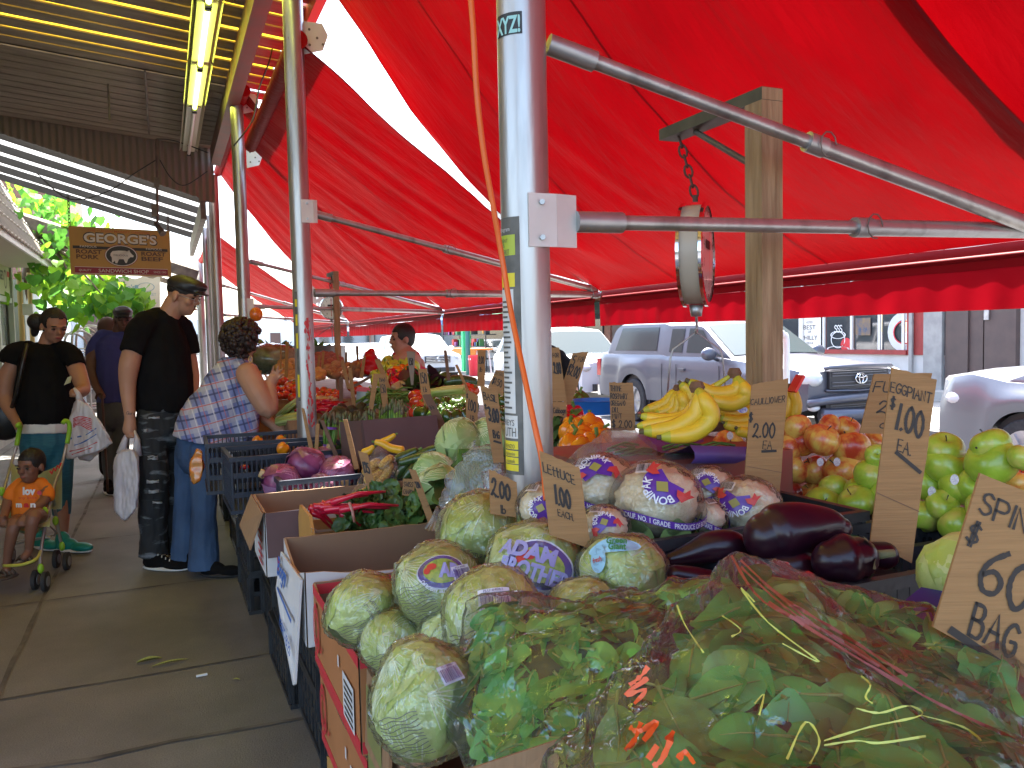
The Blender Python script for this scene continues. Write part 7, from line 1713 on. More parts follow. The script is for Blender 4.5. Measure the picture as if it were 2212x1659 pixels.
 # ======= clear bags
from mathutils.bvhtree import BVHTree
M_bagf=film('bag_film',tint=(.97,.98,.97),haze=.06,gloss=.62,bscale=17,bstr=1.0,rough=.06)
M_bagh=film('bag_film_milky',tint=(.95,.97,.95),haze=.2,gloss=.35,bscale=16,bstr=.9,rough=.15)
M_sp=[mat('spinach_leaf',(.045,.29,.04),.4,col2=(.09,.42,.07),nscale=9,transl=.15,coat=.1),mat('spinach_light',(.19,.56,.11),.4,col2=(.12,.46,.09),nscale=9,transl=.2),mat('spinach_olive',(.24,.42,.08),.45,col2=(.13,.30,.05),nscale=12,transl=.2),mat('spinach_stem',(.32,.42,.10),.45,transl=.2)]
def bag(name,lab,pts,vox,leaves,L_,seed,fm=None,amp=.012,freq=9,cat='bag',shrink=.90,core=.86,red=0,grp=None,low=.16,sm=2):
 rg=random.Random(seed); W_=[P(*q)for q in pts]; W_+=[q-Vector((0,0,low))for q in W_]
 g=hull(W_,vox,sm); rumple(g,amp,freq,seed,oct=3); c=sum(g.v,Vector())/len(g.v); N=normals(g)
 for i,q in enumerate(g.v):g.v[i]=q+N[i]*(.008*abs(noise.noise(q*26+Vector((seed,0,0))))+.012*(1-abs(noise.noise(Vector((q.x*10,q.y*10,q.z*4))+Vector((0,seed,0)))))**6)
 t=thing(name,lab,cat,(c.x,c.y,min(q.z for q in g.v)),grp)
 part('plastic_film',g,fm or M_bagf,t,True)
 if leaves:
  bv=BVHTree.FromPolygons([tuple(q)for q in g.v],g.f)
  def inside(v,e=.004):
   h=bv.find_nearest(v)
   return h[0]-h[1]*e if h[0]is not None and(v-h[0]).dot(h[1])>-e else v
  lf=G(); st=G(); idx=[i for i,n in enumerate(N)if n.dot(TO(g.v[i]))>-.1 or n.z>.3]
  for _ in range(leaves):
   i=rg.choice(idx); q=c+(g.v[i]-c)*rg.uniform(.66,shrink); n=(N[i]+Vector((rg.gauss(0,.38),rg.gauss(0,.38),rg.gauss(0,.38)))).normalized()
   a=n.orthogonal().normalized(); a=Matrix.Rotation(rg.uniform(0,6.3),3,n)@a; rot=Matrix((a.cross(n),a,n)).transposed(); l=L_*rg.uniform(.6,1.15)
   vs,fs=leafshape(l,l*rg.uniform(.28,.40),8,rg.uniform(-.22,.12),rg.uniform(-.35,.4)); S=rg.uniform(0,9)
   vs=[q+rot@(Vector(v)+Vector((0,-l/2,.05*l*noise.noise(Vector((v[0]*50,v[1]*50,S))))))for v in vs]
   r_=rg.random(); lf.add(vs,fs,0 if r_<.5 else 1 if r_<.82 else 2)
   mid=[vs[1+3*k]+n*.0008 for k in range(8)]
   st.tube([vs[1]-(vs[4]-vs[1]).normalized()*l*rg.uniform(.02,.3)]+mid,[.0018]+[.0015*(1-k/9)for k in range(8)],5)
  lf.v=[inside(v,.003)for v in lf.v]; st.v=[inside(v)for v in st.v]
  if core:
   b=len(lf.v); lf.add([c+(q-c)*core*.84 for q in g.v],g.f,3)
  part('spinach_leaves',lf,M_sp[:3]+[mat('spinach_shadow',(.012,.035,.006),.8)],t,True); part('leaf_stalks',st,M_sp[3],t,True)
 return t,g
def scribble(t,g,name,m,lines,w,lift=.003):
 bv=BVHTree.FromPolygons([tuple(q)for q in g.v],g.f); o=G()
 for pts in lines:
  pts=catmull(pts,5); L_=[]; Rr=[]
  hits=[bv.ray_cast(CP,ray(x,y).normalized())for x,y in pts]; hits=[h for h in hits if h[0]is not None]
  for i,h in enumerate(hits):
   a,b=hits[max(0,i-1)][0],hits[min(len(hits)-1,i+1)][0]; n=TO(h[0]); s_=(b-a).cross(n)
   if s_.length<1e-7:continue
   s_=s_.normalized()*w*rng.uniform(.25,.75); L_.append(h[0]+s_+n*lift); Rr.append(h[0]-s_+n*lift)
  k=len(L_)
  if k>1:o.add(L_+Rr,[(i,i+1,k+i+1,k+i)for i in range(k-1)])
 if o.v:part(name,o,m,t)
big=[(1570,1185,1.04),(1620,1205,1.03),(1700,1290,.98),(1900,1400,.93),(2100,1530,.86),(2330,1640,.8),(1490,1275,.96),(1350,1430,.86),(1190,1640,.76),(1150,1820,.68),(1500,1900,.6),(1900,1960,.56),(2400,2000,.54),(1700,1240,1.12),(2000,1400,1.05)]
t1,gb=bag('spinach_bag', 'largest clear bag of spinach filling the bottom right corner',big,.0085,420,.088,61,low=.12)
yl=mat('yellow_scribble',(.55,.62,.12),.4,emit=None)
scribble(t1,gb, 'yellow_print',yl,[[(1630,1300),(1600,1270),(1660,1345),(1770,1430),(1690,1390)],[(1850,1530),(1900,1540),(1960,1525),(1990,1545),(1880,1570),(1780,1600)],[(1700,1640),(1740,1560),(1770,1600),(1750,1650)],[(1990,1545),(2080,1570),(2120,1600)],[(1860,1460),(1880,1480),(1870,1505),(1885,1520)],[(1460,1300),(1480,1350),(1520,1410)],[(1780,1610),(1850,1600),(1900,1605),(2000,1590)],[(1630,1520),(1650,1500),(1640,1545)],[(1560,1330),(1600,1360),(1580,1375)]],.0016)
scribble(t1,gb, 'orange_print',mat('orange_scribble',(.8,.12,.02),.4),[[(1372,1480),(1400,1465),(1350,1500),(1395,1490),(1370,1520)],[(1360,1570),(1380,1580),(1420,1560),(1390,1600)],[(1440,1600),(1455,1580),(1430,1640),(1410,1655)],[(1465,1640),(1480,1625),(1500,1650)],[(1385,1560),(1370,1600),(1350,1620)],[(1400,1440),(1385,1460),(1360,1480)],[(1420,1610),(1400,1640)]],.0042)
scribble(t1,gb, 'red_seam',mat('red_seam',(.30,.05,.03),.4),[[(1600,1225),(1720,1330),(1850,1400),(1990,1500),(2200,1600)],[(1640,1250),(1760,1350),(1900,1440)],[(1580,1200),(1650,1300),(1800,1370)],[(1600,1210),(1690,1290),(1820,1370),(1960,1460)],[(1660,1300),(1800,1390),(1950,1480)]],.0028)
t2,gm=bag('spinach_bag', 'clear bag of dark spinach standing in the nearest brown carton',[(1000,1285,1.2),(1110,1310,1.16),(1250,1325,1.1),(1420,1300,1.1),(1440,1380,.98),(1380,1530,.9),(1250,1640,.87),(1020,1660,.95),(985,1500,1.06)],.008,240,.066,62,low=.05,core=.9)
bag('spinach_bag', 'clear bag of pale greens behind the largest spinach bag, at the right',[(1712,1222,1.07),(1760,1255,1.07),(1900,1290,1.02),(2050,1340,.97),(2230,1440,.92),(2240,1560,.84),(1950,1450,.9),(1800,1380,.97)],.008,110,.06,63,low=.08,core=.8)
bag('spinach_bag', 'flat clear bag of leaves squeezed between lettuces and the largest spinach bag',[(1165,1338,1.2),(1290,1300,1.22),(1420,1280,1.16),(1540,1235,1.12),(1590,1330,1.02),(1400,1400,1.06),(1250,1400,1.1)],.008,110,.06,64,low=.09,core=.85)
t5,_g=bag('herb_bag', 'knotted milky bag of long herbs left of the foreground pole',[(1000,965,2.35),(1035,940,2.35),(1072,965,2.35),(1082,1040,2.3),(1055,1085,2.28),(965,1105,2.28),(948,1080,2.3),(965,1010,2.33)],.012,0,0,65,M_bagh,low=.03)
g=G(); rg=random.Random(3)
for k in range(22):x=985+k*3.6; g.tube([P(x-15,1090,2.36),P(x,1020,2.38),P(x+8,970,2.38)],.004,5)
part('herb_stalks',g,M_mleaf,t5,True)
bag('herb_bag', 'milky bag behind the two dollar sign',[(1045,1015,2.1),(1085,990,2.1),(1112,1000,2.1),(1112,1085,2.08),(1045,1090,2.08)],.012,0,0,66,M_bagh,low=.03)
g=G(); q=P(945,1118,2.27)
for k in range(14):a=k*.45; g.tube([q+Vector((0,0,.03)),q+Vector((math.cos(a)*.02,math.sin(a)*.02,-.01)),q+Vector((math.cos(a)*.035,math.sin(a)*.035,-.03))],.003,4)
part('twisted_end',g,M_bagh,t5,True)
for k,(pp,lab)in enumerate((([(1225,1005,1.9),(1290,945,1.95),(1335,918,2.0),(1400,945,2.0),(1420,985,1.9),(1385,1025,1.85),(1260,1015,1.85)], 'clear bag of stalks peaked like a tent behind the cauliflowers'),([(1390,1010,1.86),(1445,962,1.92),(1490,968,1.95),(1538,1012,1.9),(1520,1035,1.86),(1400,1040,1.84)], 'second clear bag of greens right of the tent shaped one'))):
 t_,_g=bag('clear_bag',lab,pp,.01,0,0,70+k,M_bagh,low=.04)
 g=G(); rg=random.Random(k)
 for j in range(26):a=pp[0][0]+30+rg.random()*120; b=rg.uniform(965,1015); g.tube([P(a,b,1.95),P(a+30,b-10,1.97),P(a+60,b-4,1.97)],.003,4)
 part('stalks',g,M_mleaf,t_,True)
 # corn
def _corn(N,L,b,o):
 tc=N.new('ShaderNodeTexCoord'); v=N.new('ShaderNodeTexVoronoi'); v.inputs['Scale'].default_value=130; L.new(tc.outputs['Object'],v.inputs['Vector'])
 cr=N.new('ShaderNodeValToRGB'); e=cr.color_ramp.elements; e[0].color=(.72,.48,.12,1); e[1].color=(.35,.17,.03,1); e[1].position=.8; L.new(v.outputs['Distance'],cr.inputs[0]); L.new(cr.outputs[0],b.inputs['Base Color']); b.inputs['Roughness'].default_value=.35
 bp=N.new('ShaderNodeBump'); bp.inputs['Strength'].default_value=.6; bp.inputs['Distance'].default_value=.004; bp.invert=True; L.new(v.outputs['Distance'],bp.inputs['Height']); L.new(bp.outputs[0],b.inputs['Normal'])
M_corn=nodemat('corn',_corn)
tc_,_g=bag('corn_bag', 'clear bag of yellow corn cobs beside the red cabbages',[(772,1040,3.15),(800,985,3.2),(818,962,3.2),(848,985,3.2),(858,1010,3.15),(832,1055,3.1),(790,1082,3.08),(764,1075,3.1)],.012,0,0,77,film('corn_film',haze=.06,gloss=.3),low=.04)
for(a,b,r)in(((775,1072),(812,1050),11),((788,1040),(835,1015),12),((810,1060),(848,1000),11),((785,1025),(820,992),11),((820,1010),(850,985),10),((800,1058),(840,1040),11)):
 A,B=P(a[0],a[1],3.16),P(b[0],b[1],3.18); R_=r/F*3.15; g=G(); g.tube([A.lerp(B,k)for k in(-.02,.03,.12,.3,.7,.9,1)],[R_*.3,R_*.7,R_*.95,R_,R_,R_*.75,R_*.2],14); part('corn_cob',g,M_corn,tc_,True)
 # yellow green netted thing and blue lid behind the spinach sign
c=P(2095,1250,1.12); solo('savoy_cabbage',leafy(G(),c,.062,90,7,0,1),[M_lt1,M_lt2], 'yellow green cabbage half hidden by the spinach sign', 'cabbage',smooth=True,loc=c)
g=G(); g.slab([P(1895,1345,1.05),P(2110,1390,.98),P(2110,1290,1.04),P(1990,1268,1.1)],.1); solo('blue_tub',g,mat('blue_tub',(.008,.03,.22),.35), 'deep blue plastic tub behind the spinach sign', 'tub')
g=G(); q=P(1290,875,3.0); g.lathe([(.16,0),(.19,.09),(.2,.1),(.19,.1),(.15,.01)],24,o=q-Vector((0,0,.06))); g.v=[q+(v_-q)*.5 for v_ in g.v]; solo('blue_bowl',g,mat('blue_bowl',(.02,.15,.5),.3), 'bright blue plastic bowl behind the herb sign', 'bowl',smooth='auto')
g=G(); A=[P(x,y,3.1)for x,y in((1210,888),(1318,892),(1318,872),(1222,868))]; g.slab(A,.2); solo('black_tray',g,M_black, 'black tray behind the green peppers right of the pole', 'tray')
g=G(); A=[P(x,y,5.1)for x,y in((769,875),(818,880),(818,845),(771,842))]; g.slab(A,.2); T=solo('clear_boxes',g,mat('clamshell',(.2,.24,.24),.2,coat=.5), 'stack of clear boxes with a red lid among the slats', 'boxes'); 
g=G(); A=[P(x,y,5.08)for x,y in((768,845),(820,848),(818,838),(772,836))]; g.slab(A,.2); solo('box_cover',g,mat('red_lid',(.6,.04,.05),.35), 'red lid on the stack of clear boxes', 'lid')
q=P(708,772,8.3); g=G(); g.lathe([(.16,-.16),(.18,.1),(.19,.12),(.17,.12)],24,o=q); solo('steel_tub',g,M_alud, 'round steel tub at the back of the stall behind the potatoes', 'tub',smooth='auto')
# ======= scales on posts
def scale(q,R_,nrm,postp,label,plab,armtop,arm_end,hang_len,face_txt=True,frame=True,psz=.07):
 t=thing('wooden_post',plab, 'post',(postp.x,postp.y,0), 'scale posts')
 g=G(); h=psz/2; z1=armtop-.028; g.bb(postp.x-h,postp.x+h,postp.y-h,postp.y+h,0,z1); part('post',g,M_wood,t)
 A=Vector((postp.x,postp.y-h,armtop-.012)); B=arm_end; g=G(); g.beam(A,B,psz,.032); g.beam(A-Vector((0,.001,0)),A,psz*.98,.03,1); part('arm',g,[M_paintgreen,M_wood],t)
 g=G(); g.tube([B.lerp(A,.3)-Vector((0,0,.02)),Vector((postp.x,postp.y,armtop-.2))],.009,8); part('brace',g,M_steel,t)
 s=thing('hanging_scale',label, 'scale',q, 'hanging scales'); nrm=Vector(nrm).normalized(); ax=axes(nrm,(0,0,1)); dp=R_*.2
 g=G(); g.tube([q-nrm*dp,q-nrm*dp*.9,q+nrm*dp*.9],[R_*.86,R_*.93,R_*.93],48); part('housing',g,mat('scale_cream',(.50,.44,.34),.4),s, 'auto')
 g=G()
 for o_ in(-1,1):g.lathe([(R_*.93,-.03*R_),(R_*.98,-.025*R_),(R_*.98,.035*R_),(R_*.9,.045*R_)],48,axis=ax,o=q+nrm*dp*o_)
 part('chrome_rim',g,M_chrome,s, 'auto')
 g=G(); g.lathe([(0,0),(R_*.92,0)],40,axis=ax,o=q+nrm*(dp+R_*.02)); part('dial',g,mat('dial_white',(.75,.73,.68),.3,coat=.6),s)
 up=Vector((0,0,1)); rt=up.cross(nrm); fm=lambda u,v:(q+nrm*(dp+R_*.02)+rt*u+up*v,nrm)
 g=G()
 for k in range(40):
  a=math.pi/2+k*2*math.pi/40; r1_=R_*(.80 if k%4 else .74); d_=rt*math.cos(a)+up*math.sin(a); p_=q+nrm*(dp+R_*.03); g.beam(p_+d_*r1_,p_+d_*R_*.88,.0025,.001,up=nrm)
 for k,tx in enumerate('0123456789'):a=math.pi/2+k*.63; typeset(g,tx,fm,R_*.62*math.cos(a),R_*.62*math.sin(a)-R_*.06,R_*.15,center=True,lift=.003)
 rect(g,fm,-.3*R_,.3*R_,.1*R_,.26*R_,0,.002)
 part('dial_marks',g,M_ink,s)
 g=G(); rect(g,fm,-.02*R_,.02*R_,-.7*R_,.8*R_,0,.006); part('needle',g,M_red,s)
 g=G(); top=q+up*R_; g.tube([top,top+up*R_*.12],R_*.05,8); chain(g,top+up*R_*.1,B.lerp(A,.12)-Vector((0,0,.015)),.045,.0035,.011); part('chain',g,mat('rusty_chain',(.09,.05,.04),.6,.4),s)
 b=q-up*R_; g=G(); g.tube([b+up*R_*.06,b-up*R_*.16],[R_*.14,R_*.1],8); g.tube(catmull([b-up*R_*.16,b-up*R_*.3,b-up*R_*.38+rt*R_*.07,b-up*R_*.46,b-up*R_*.44-rt*R_*.06],4)if 0 else[Vector(v)for v in catmull([tuple(b-up*R_*k+rt*R_*j)for k,j in((.16,0),(.28,.05),(.4,.08),(.48,0),(.42,-.07))],5)],R_*.025,6)
 c_=b-up*R_*.46
 if frame:
  x=CR.normalized(); w_=R_*.5
  g.tube([Vector(v)for v in[c_-up*R_*1.35-x*(w_+R_*.08),c_-up*R_*.5-x*w_,c_-up*R_*.33-x*w_*.9,c_-up*R_*.0,c_-up*R_*.33+x*w_*.9,c_-up*R_*.5+x*w_,c_-up*R_*1.5+x*(w_+R_*.08)]],R_*.018,6)
 else:g.tube([c_,c_-up*.14],.004,5); g.tube([c_-up*.14-rt*.2,c_,c_-up*.14+rt*.2],.003,5)
 part('hook',g,M_alud,s,True)
 if frame:g=G(); g.lathe([(.0,-.05),(.1,-.045),(.17,0),(.175,.002)],28,o=c_-up*R_*1.55); part('pan',g,M_alud,s, 'auto')
pp=P(1650,500,2.13); pe=P(1462,296,2.52); A_=P(1650,222,2.13)
qs=P(1503,551,2.42); scale(qs,114/F*2.42,(.72,-.69,0),pp, 'large hanging scale with chrome rim and its dial turned to the right', 'wooden post in the foreground holding the large scale',A_.z+.02,Vector((pp.x,pe.y,A_.z+.01)),0,psz=.066)
q2s=P(716,665,7.75); pp2=P(728,700,7.5); scale(q2s,26/F*7.75,(-.25,-1,0),pp2, 'small hanging dial scale with its face to the camera farther down the stall', 'thin wooden post farther down the stall holding the small scale',P(715,590,7.6).z,Vector((pp2.x,pp2.y+.3,P(715,592,7.6).z)),0,frame=False,psz=.05)
g=G(); a_,b_=P(645,722,9),P(700,706,9); 
# ======= people
def chs(g,chains,d0,n=14):
 for ch in chains:
  pts=[P(x,y,d0+dd)for x,y,dd,r in ch]; rr=[r/F*d0 for x,y,dd,r in ch]
  fl=len(ch)>2 and ch[-1][3]<0
  if fl:rr[-1]=-rr[-1]
  if len(pts)>2:c=catmull([tuple(p_)+(r_,)for p_,r_ in zip(pts,rr)],4); pts=[Vector(q[:3])for q in c]; rr=[q[3]for q in c]
  g.tube(pts,rr,n); g.ell(pts[0],rr[0],nu=n,nv=8)
  if not fl:g.ell(pts[-1],rr[-1],nu=n,nv=8)
 return g
def skinm(n,c):c=tuple(x*1.35 for x in c); return mat('skin_'+n,c,.5,col2=tuple(x*.85 for x in c),nscale=6,spec=.35)
def headgeo(g,c,h,f,u):
 f=Vector(f).normalized(); u=(Vector(u)-f*f.dot(Vector(u))).normalized(); s_=f.cross(u); ax=Matrix((s_,f,u)).transposed()
 g.ell(c+u*.12*h-f*.05*h,(.315*h,.39*h,.36*h),ax); g.ell(c-u*.2*h+f*.09*h,(.235*h,.25*h,.27*h),ax); g.ell(c-u*.34*h+f*.2*h,(.12*h,.12*h,.1*h),ax)
 g.ell(c-u*.08*h+f*.36*h,(.065*h,.1*h,.07*h),ax,8,6); g.ell(c-u*.01*h+f*.33*h,(.035*h,.07*h,.12*h),ax,8,6); g.ell(c+u*.08*h+f*.29*h,(.22*h,.08*h,.05*h),ax,10,6)
 g.ell(c-u*.24*h+f*.32*h,(.10*h,.05*h,.05*h),ax,8,6)
 for k in(-1,1):g.ell(c+s_*k*.325*h-u*.04*h-f*.05*h,(.045*h,.085*h,.13*h),ax,8,6); g.ell(c+s_*k*.15*h-u*.1*h+f*.22*h,(.1*h,.1*h,.1*h),ax,8,6)
 return ax,s_,f,u
def person(lab,d0,base,head,chains,garments,sk,vox=.008,hair=None,extras=None,lip=(.3,.1,.08),hands=()):
 """base: (x, y) of the feet; head: (x, y, dd, h, facing, up)"""
 bp_=P(base[0],base[1],d0); t=thing('person',lab, 'person',(bp_.x,bp_.y,0)); g=G()
 hc=P(head[0],head[1],d0+head[2]); ax,s_,f,u=headgeo(g,hc,head[3],head[4],head[5]); chs(g,chains,d0)
 for(hx,hy,hd,fing)in hands:
  for ff in fing:g.tube([P(x,y,d0+hd+z)for x,y,z in ff],[.0085,.008,.0065][:len(ff)]if len(ff)<=3 else .008,8)
 b=remesh(g,vox,3,.5); part('body',b,sk,t,True); h=head[3]
 g=G()
 for k in(-1,1):g.ell(hc+s_*k*.145*h+f*.325*h+u*.01*h,(.055*h,.03*h,.032*h),ax,10,6); 
 part('eyes',g,mat('eye_dark',(.05,.04,.035),.2),t,True)
 g=G()
 for k in(-1,1):g.ell(hc+s_*k*.15*h+f*.36*h+u*.1*h,(.085*h,.02*h,.018*h),ax,8,5)
 part('eyebrows',g,mat('hair_black',(.012,.01,.009),.6,bump=.6,bscale=90),t,True)
 g=G(); g.ell(hc+f*.365*h-u*.235*h,(.085*h,.03*h,.026*h),ax,8,5); part('lips',g,mat('lips_%.2f'%lip[0],lip,.45),t,True)
 for(nm,cc,m,rump)in garments:
  g=chs(G(),cc,d0); g=remesh(g,vox,2,.5); rumple(g,rump,11,len(nm),(1,1,.5),3)if rump else None; part(nm,g,m,t,True)
 if hair:hair(t,hc,h,ax,s_,f,u)
 if extras:extras(t,d0,hc,h,ax,s_,f,u)
 return t
FW=Vector((math.sin(yaw),math.cos(yaw),0)); RT=Vector((CR.x,CR.y,0)).normalized(); UP=Vector((0,0,1))
M_blk=mat('black_jersey',(.005,.005,.006),.9,col2=(.008,.008,.009),spec=.15,nscale=5,bump=.3,bscale=12)
M_hair=MATS.get('hair_black')or mat('hair_black',(.012,.01,.009),.6,bump=.6,bscale=90)
def cap(flat=True,col=None):
 def hf(t,c,h,ax,s_,f,u):
  g=G(); g.ell(c+u*.17*h-f*.06*h,(.33*h,.41*h,.33*h),ax,20,12); g=remesh(g,.01,2); g.v=[q if(q-c).dot(u)>-.05*h*(1-(q-c).dot(f)/h*3)else c+ax@Vector(((ax.transposed()@(q-c)).x*.8,(ax.transposed()@(q-c)).y*.8,0))for q in g.v]; part('hair',g,M_hair,t,True)
  g=G(); g.ell(c+u*.27*h-f*.02*h,(.36*h,.47*h,.25*h),ax,24,14); g.ell(c+u*.17*h+f*.42*h,(.27*h,.22*h,.035*h),ax,18,8); g.ell(c+u*.33*h+f*.12*h,(.33*h,.42*h,.16*h),ax,20,10)
  part('flat_cap',remesh(g,.009,3),mat('cap_leather',(.02,.02,.022),.42,col2=(.03,.03,.032),nscale=12,bump=.2),t,True)
 return hf
def curly(k_,sc,col):
 def hf(t,c,h,ax,s_,f,u):
  g=G(); rg=random.Random(3); g.ell(c+u*.12*h-f*.12*h,(.40*h*sc,.42*h*sc,.42*h*sc),ax,20,14)
  for _ in range(k_):
   n=Vector((rg.gauss(0,1),rg.gauss(0,1)-.5,rg.gauss(0,1)+.3)).normalized(); 
   if n.y>.55 and n.z<.5:continue
   g.ell(c+u*.12*h-f*.1*h+ax@Vector((n.x*.43*h*sc,n.y*.45*h*sc,n.z*.45*h*sc)),rg.uniform(.04,.075)*h*1.2,nu=7,nv=5)
  part('hair',g,col,t,True)
 return hf
def smooth_hair(bun=None,col=None,lift=.0):
 def hf(t,c,h,ax,s_,f,u):
  g=G(); g.ell(c+u*.16*h-f*.09*h,(.345*h,.42*h,.39*h),ax,20,14); g.ell(c+u*.02*h-f*.22*h,(.28*h,.26*h,.33*h),ax,16,10)
  if bun:g.ell(c+bun[0]*h*s_+bun[1]*h*f+bun[2]*h*u,.25*h); g.ell(c+bun[0]*h*s_+bun[1]*1.1*h*f+(bun[2]-.25)*h*u,(.12*h,.12*h,.22*h),ax)
  g=remesh(g,.008,3)
  g.v=[q if not((q-c).dot(f)>(.16+lift)*h and(q-c).dot(u)<(.30-lift)*h)else q-f*max(0,((q-c).dot(f)-.12*h))for q in g.v]; part('hair',g,M_hair,t,True)
 return hf
def shoe(g,x,y,d,L_,w,ang,sole=True):
 """heel at x,y; toe along ang (radians from RT towards the viewer)"""
 c=P(x,y,d); c.z=0; dr=RT*math.cos(ang)-FW*math.sin(ang); sd=dr.cross(UP)
 ax=Matrix((dr,sd,UP)).transposed()
 g.ell(c+dr*L_*.25+UP*.045,(L_*.34,w*.5,.05),ax); g.ell(c+dr*L_*.7+UP*.035,(L_*.33,w*.52,.035),ax); g.ell(c+dr*L_*.12+UP*.08,(L_*.2,w*.42,.06),ax)
 return c,dr,sd,ax
def shoes(t,name,specs,m,msole=None,laces=None):
 for(x,y,d,L_,w,ang)in specs:
  g=G(); c,dr,sd,ax=shoe(g,x,y,d,L_,w,ang); s_=part(name,remesh(g,.006,2),m,t,True)
  if msole:g=G(); g.ell(c+dr*L_*.46+UP*.014,(L_*.56,w*.56,.016),ax,24,8); part('sole',g,msole,s_,True)
  if laces:
   g=G()
   for k in range(5):q=c+dr*L_*(.28+.09*k)+UP*(.098-.011*k); g.tube([q-sd*.03,q+UP*.004,q+sd*.03+dr*.02],.0035,5)
   part('laces',g,laces,s_,True)
fist=lambda x,y,r=7:[[(x-r+2*r*k/3,y-r*.4,-.02),(x-r+2*r*k/3,y+r*.8,-.035),(x-r+2*r*k/3,y+r*1.2,-.005)]for k in range(4)]+[[(x-r,y-r,-.01),(x-r*.2,y+r*.1,-.045)]]
# ---- man in black
def jeans(N,L,b,o):
 tc=N.new('ShaderNodeTexCoord'); mp=N.new('ShaderNodeMapping'); mp.inputs['Scale'].default_value=(1,1,3.2); L.new(tc.outputs['Object'],mp.inputs[0]); nz=N.new('ShaderNodeTexNoise'); nz.inputs['Scale'].default_value=6.5; nz.inputs['Detail'].default_value=8; nz.inputs['Distortion'].default_value=.5; L.new(mp.outputs[0],nz.inputs['Vector'])
 cr=N.new('ShaderNodeValToRGB'); e=cr.color_ramp.elements; e[0].position=.55; e[1].position=.80; e[0].color=(.016,.018,.021,1); e[1].color=(.30,.34,.38,1); L.new(nz.outputs[0],cr.inputs[0]); L.new(cr.outputs[0],b.inputs['Base Color']); b.inputs['Roughness'].default_value=.8
M_jeans=nodemat('ripped_jeans',jeans)
def man1x(t,d0,c,h,ax,s_,f,u):
 g=G()
 for k in(-1,1):
  e=c+s_*k*.15*h+f*.42*h-u*.0*h; g.tube([e+ax@Vector((math.cos(a)*.1*h,0,math.sin(a)*.07*h))for a in np.linspace(0,6.28,13)],.0018,5,caps=False); g.tube([e+s_*k*.1*h,c+s_*k*.335*h+u*.03*h],.002,5)
 part('glasses',g,M_alud,t,True)
 g=G(); g.ell(c+f*.375*h-u*.175*h,(.09*h,.025*h,.02*h),ax,8,5); part('moustache',g,M_hair,t,True)
 shoes(t, 'shoe',[(318,1212,5.22,.30,.11,.25),(366,1203,5.5,.29,.11,.1)],M_blk,M_white,M_white)
 g=G(); rg=random.Random(2)
 for(x,y,w,hh)in((330,1040,26,7),(332,1062,22,6),(330,988,22,9),(340,1085,20,5),(333,902,24,4),(315,930,8,6)):
  for j in range(5):g.tube([P(x-w/2,y+rg.uniform(-hh,hh)*.5,5.06),P(x,y+rg.uniform(-hh,hh)*.5,5.045),P(x+w/2,y+rg.uniform(-hh,hh)*.5,5.07)],.003,4)
 part('frayed_rips',g,mat('frayed_cotton',(.42,.45,.48),.9),t,True)
 g=G(); w_=P(282,893,d0-.2); write(g, 'Gloria',lambda a,b:(P(272+a*22,898-b*10,5.02),TO(w_)),.05,.2,.7,.5,.0025,fit=.9); part('tattoo',g,mat('tattoo_ink',(.06,.05,.05),.6),t)
sk1=skinm('tan',(.36,.19,.12))
person('man in a black t-shirt, flat cap and ripped black jeans holding a white bag',5.35,(345,1215),(397,640,0,.262,RT*.97-FW*.12-UP*.28,UP+RT*.1),[[(378,655,0,22),(360,690,0,23),(352,705,0,22)],[(350,735,0,36),(350,800,0,44),(352,880,0,42)],[(300,718,-.14,16),(281,780,-.2,21),(276,830,-.2,17),(280,890,-.22,12),(281,905,-.22,11)],[(281,910,-.22,12),(280,928,-.22,14)],[(396,730,.15,20),(415,810,.14,16),(413,870,.05,12),(408,885,0,12)],[(330,900,-.08,20),(332,1190,-.1,12)],[(376,900,.08,20),(376,1185,.08,14)]],[('t_shirt',[[(352,700,0,36),(350,745,0,56),(352,810,0,62),(354,850,0,62),(353,888,0,-57)],[(340,692,0,28),(306,710,-.14,30),(286,762,-.2,-25)],[(358,695,0,26),(392,712,.13,28),(408,765,.16,-24)]],M_blk,.010),('jeans',[[(352,880,0,54),(352,925,0,55)],[(327,905,-.08,34),(331,1010,-.11,33),(331,1110,-.11,29),(333,1200,-.1,-31)],[(377,905,.08,33),(378,1050,.08,30),(377,1192,.08,-28)]],M_jeans,.014)],sk1,hair=cap(),extras=man1x,hands=[(280,930,-.22,fist(281,938))])
M_bagw=mat('carrier_bag',(.74,.72,.76),.35,transl=.35,coat=.3)
def carrier(lab,outline,d,th,seed,loc,prints=None):
 W_=[P(x,y,d+s_*th)for x,y in outline for s_ in(-1,1)]; g=hull(W_,.008,2); rumple(g,.012,10,seed,(3,3,.7),3); t=thing('carrier_bag',lab, 'bag',loc or W_[0], 'carrier bags'); part('sack',g,M_bagw,t,True); return t,g
t_,_g=carrier('tall white carrier bag hanging from the hand of the man in black',[(248,990),(262,975),(285,970),(298,985),(300,1040),(293,1100),(270,1125),(250,1105),(246,1040)],5.1,.07,4,None)
g=G(); 
for a in(((262,980),(270,950),(280,928)),((296,985),(296,950),(288,928))):g.tube([P(x,y,5.12)for x,y in a],[.03,.018,.01],8)
g.v=[q+FW*0 for q in g.v]; part('handles',g,M_bagw,t_,True)
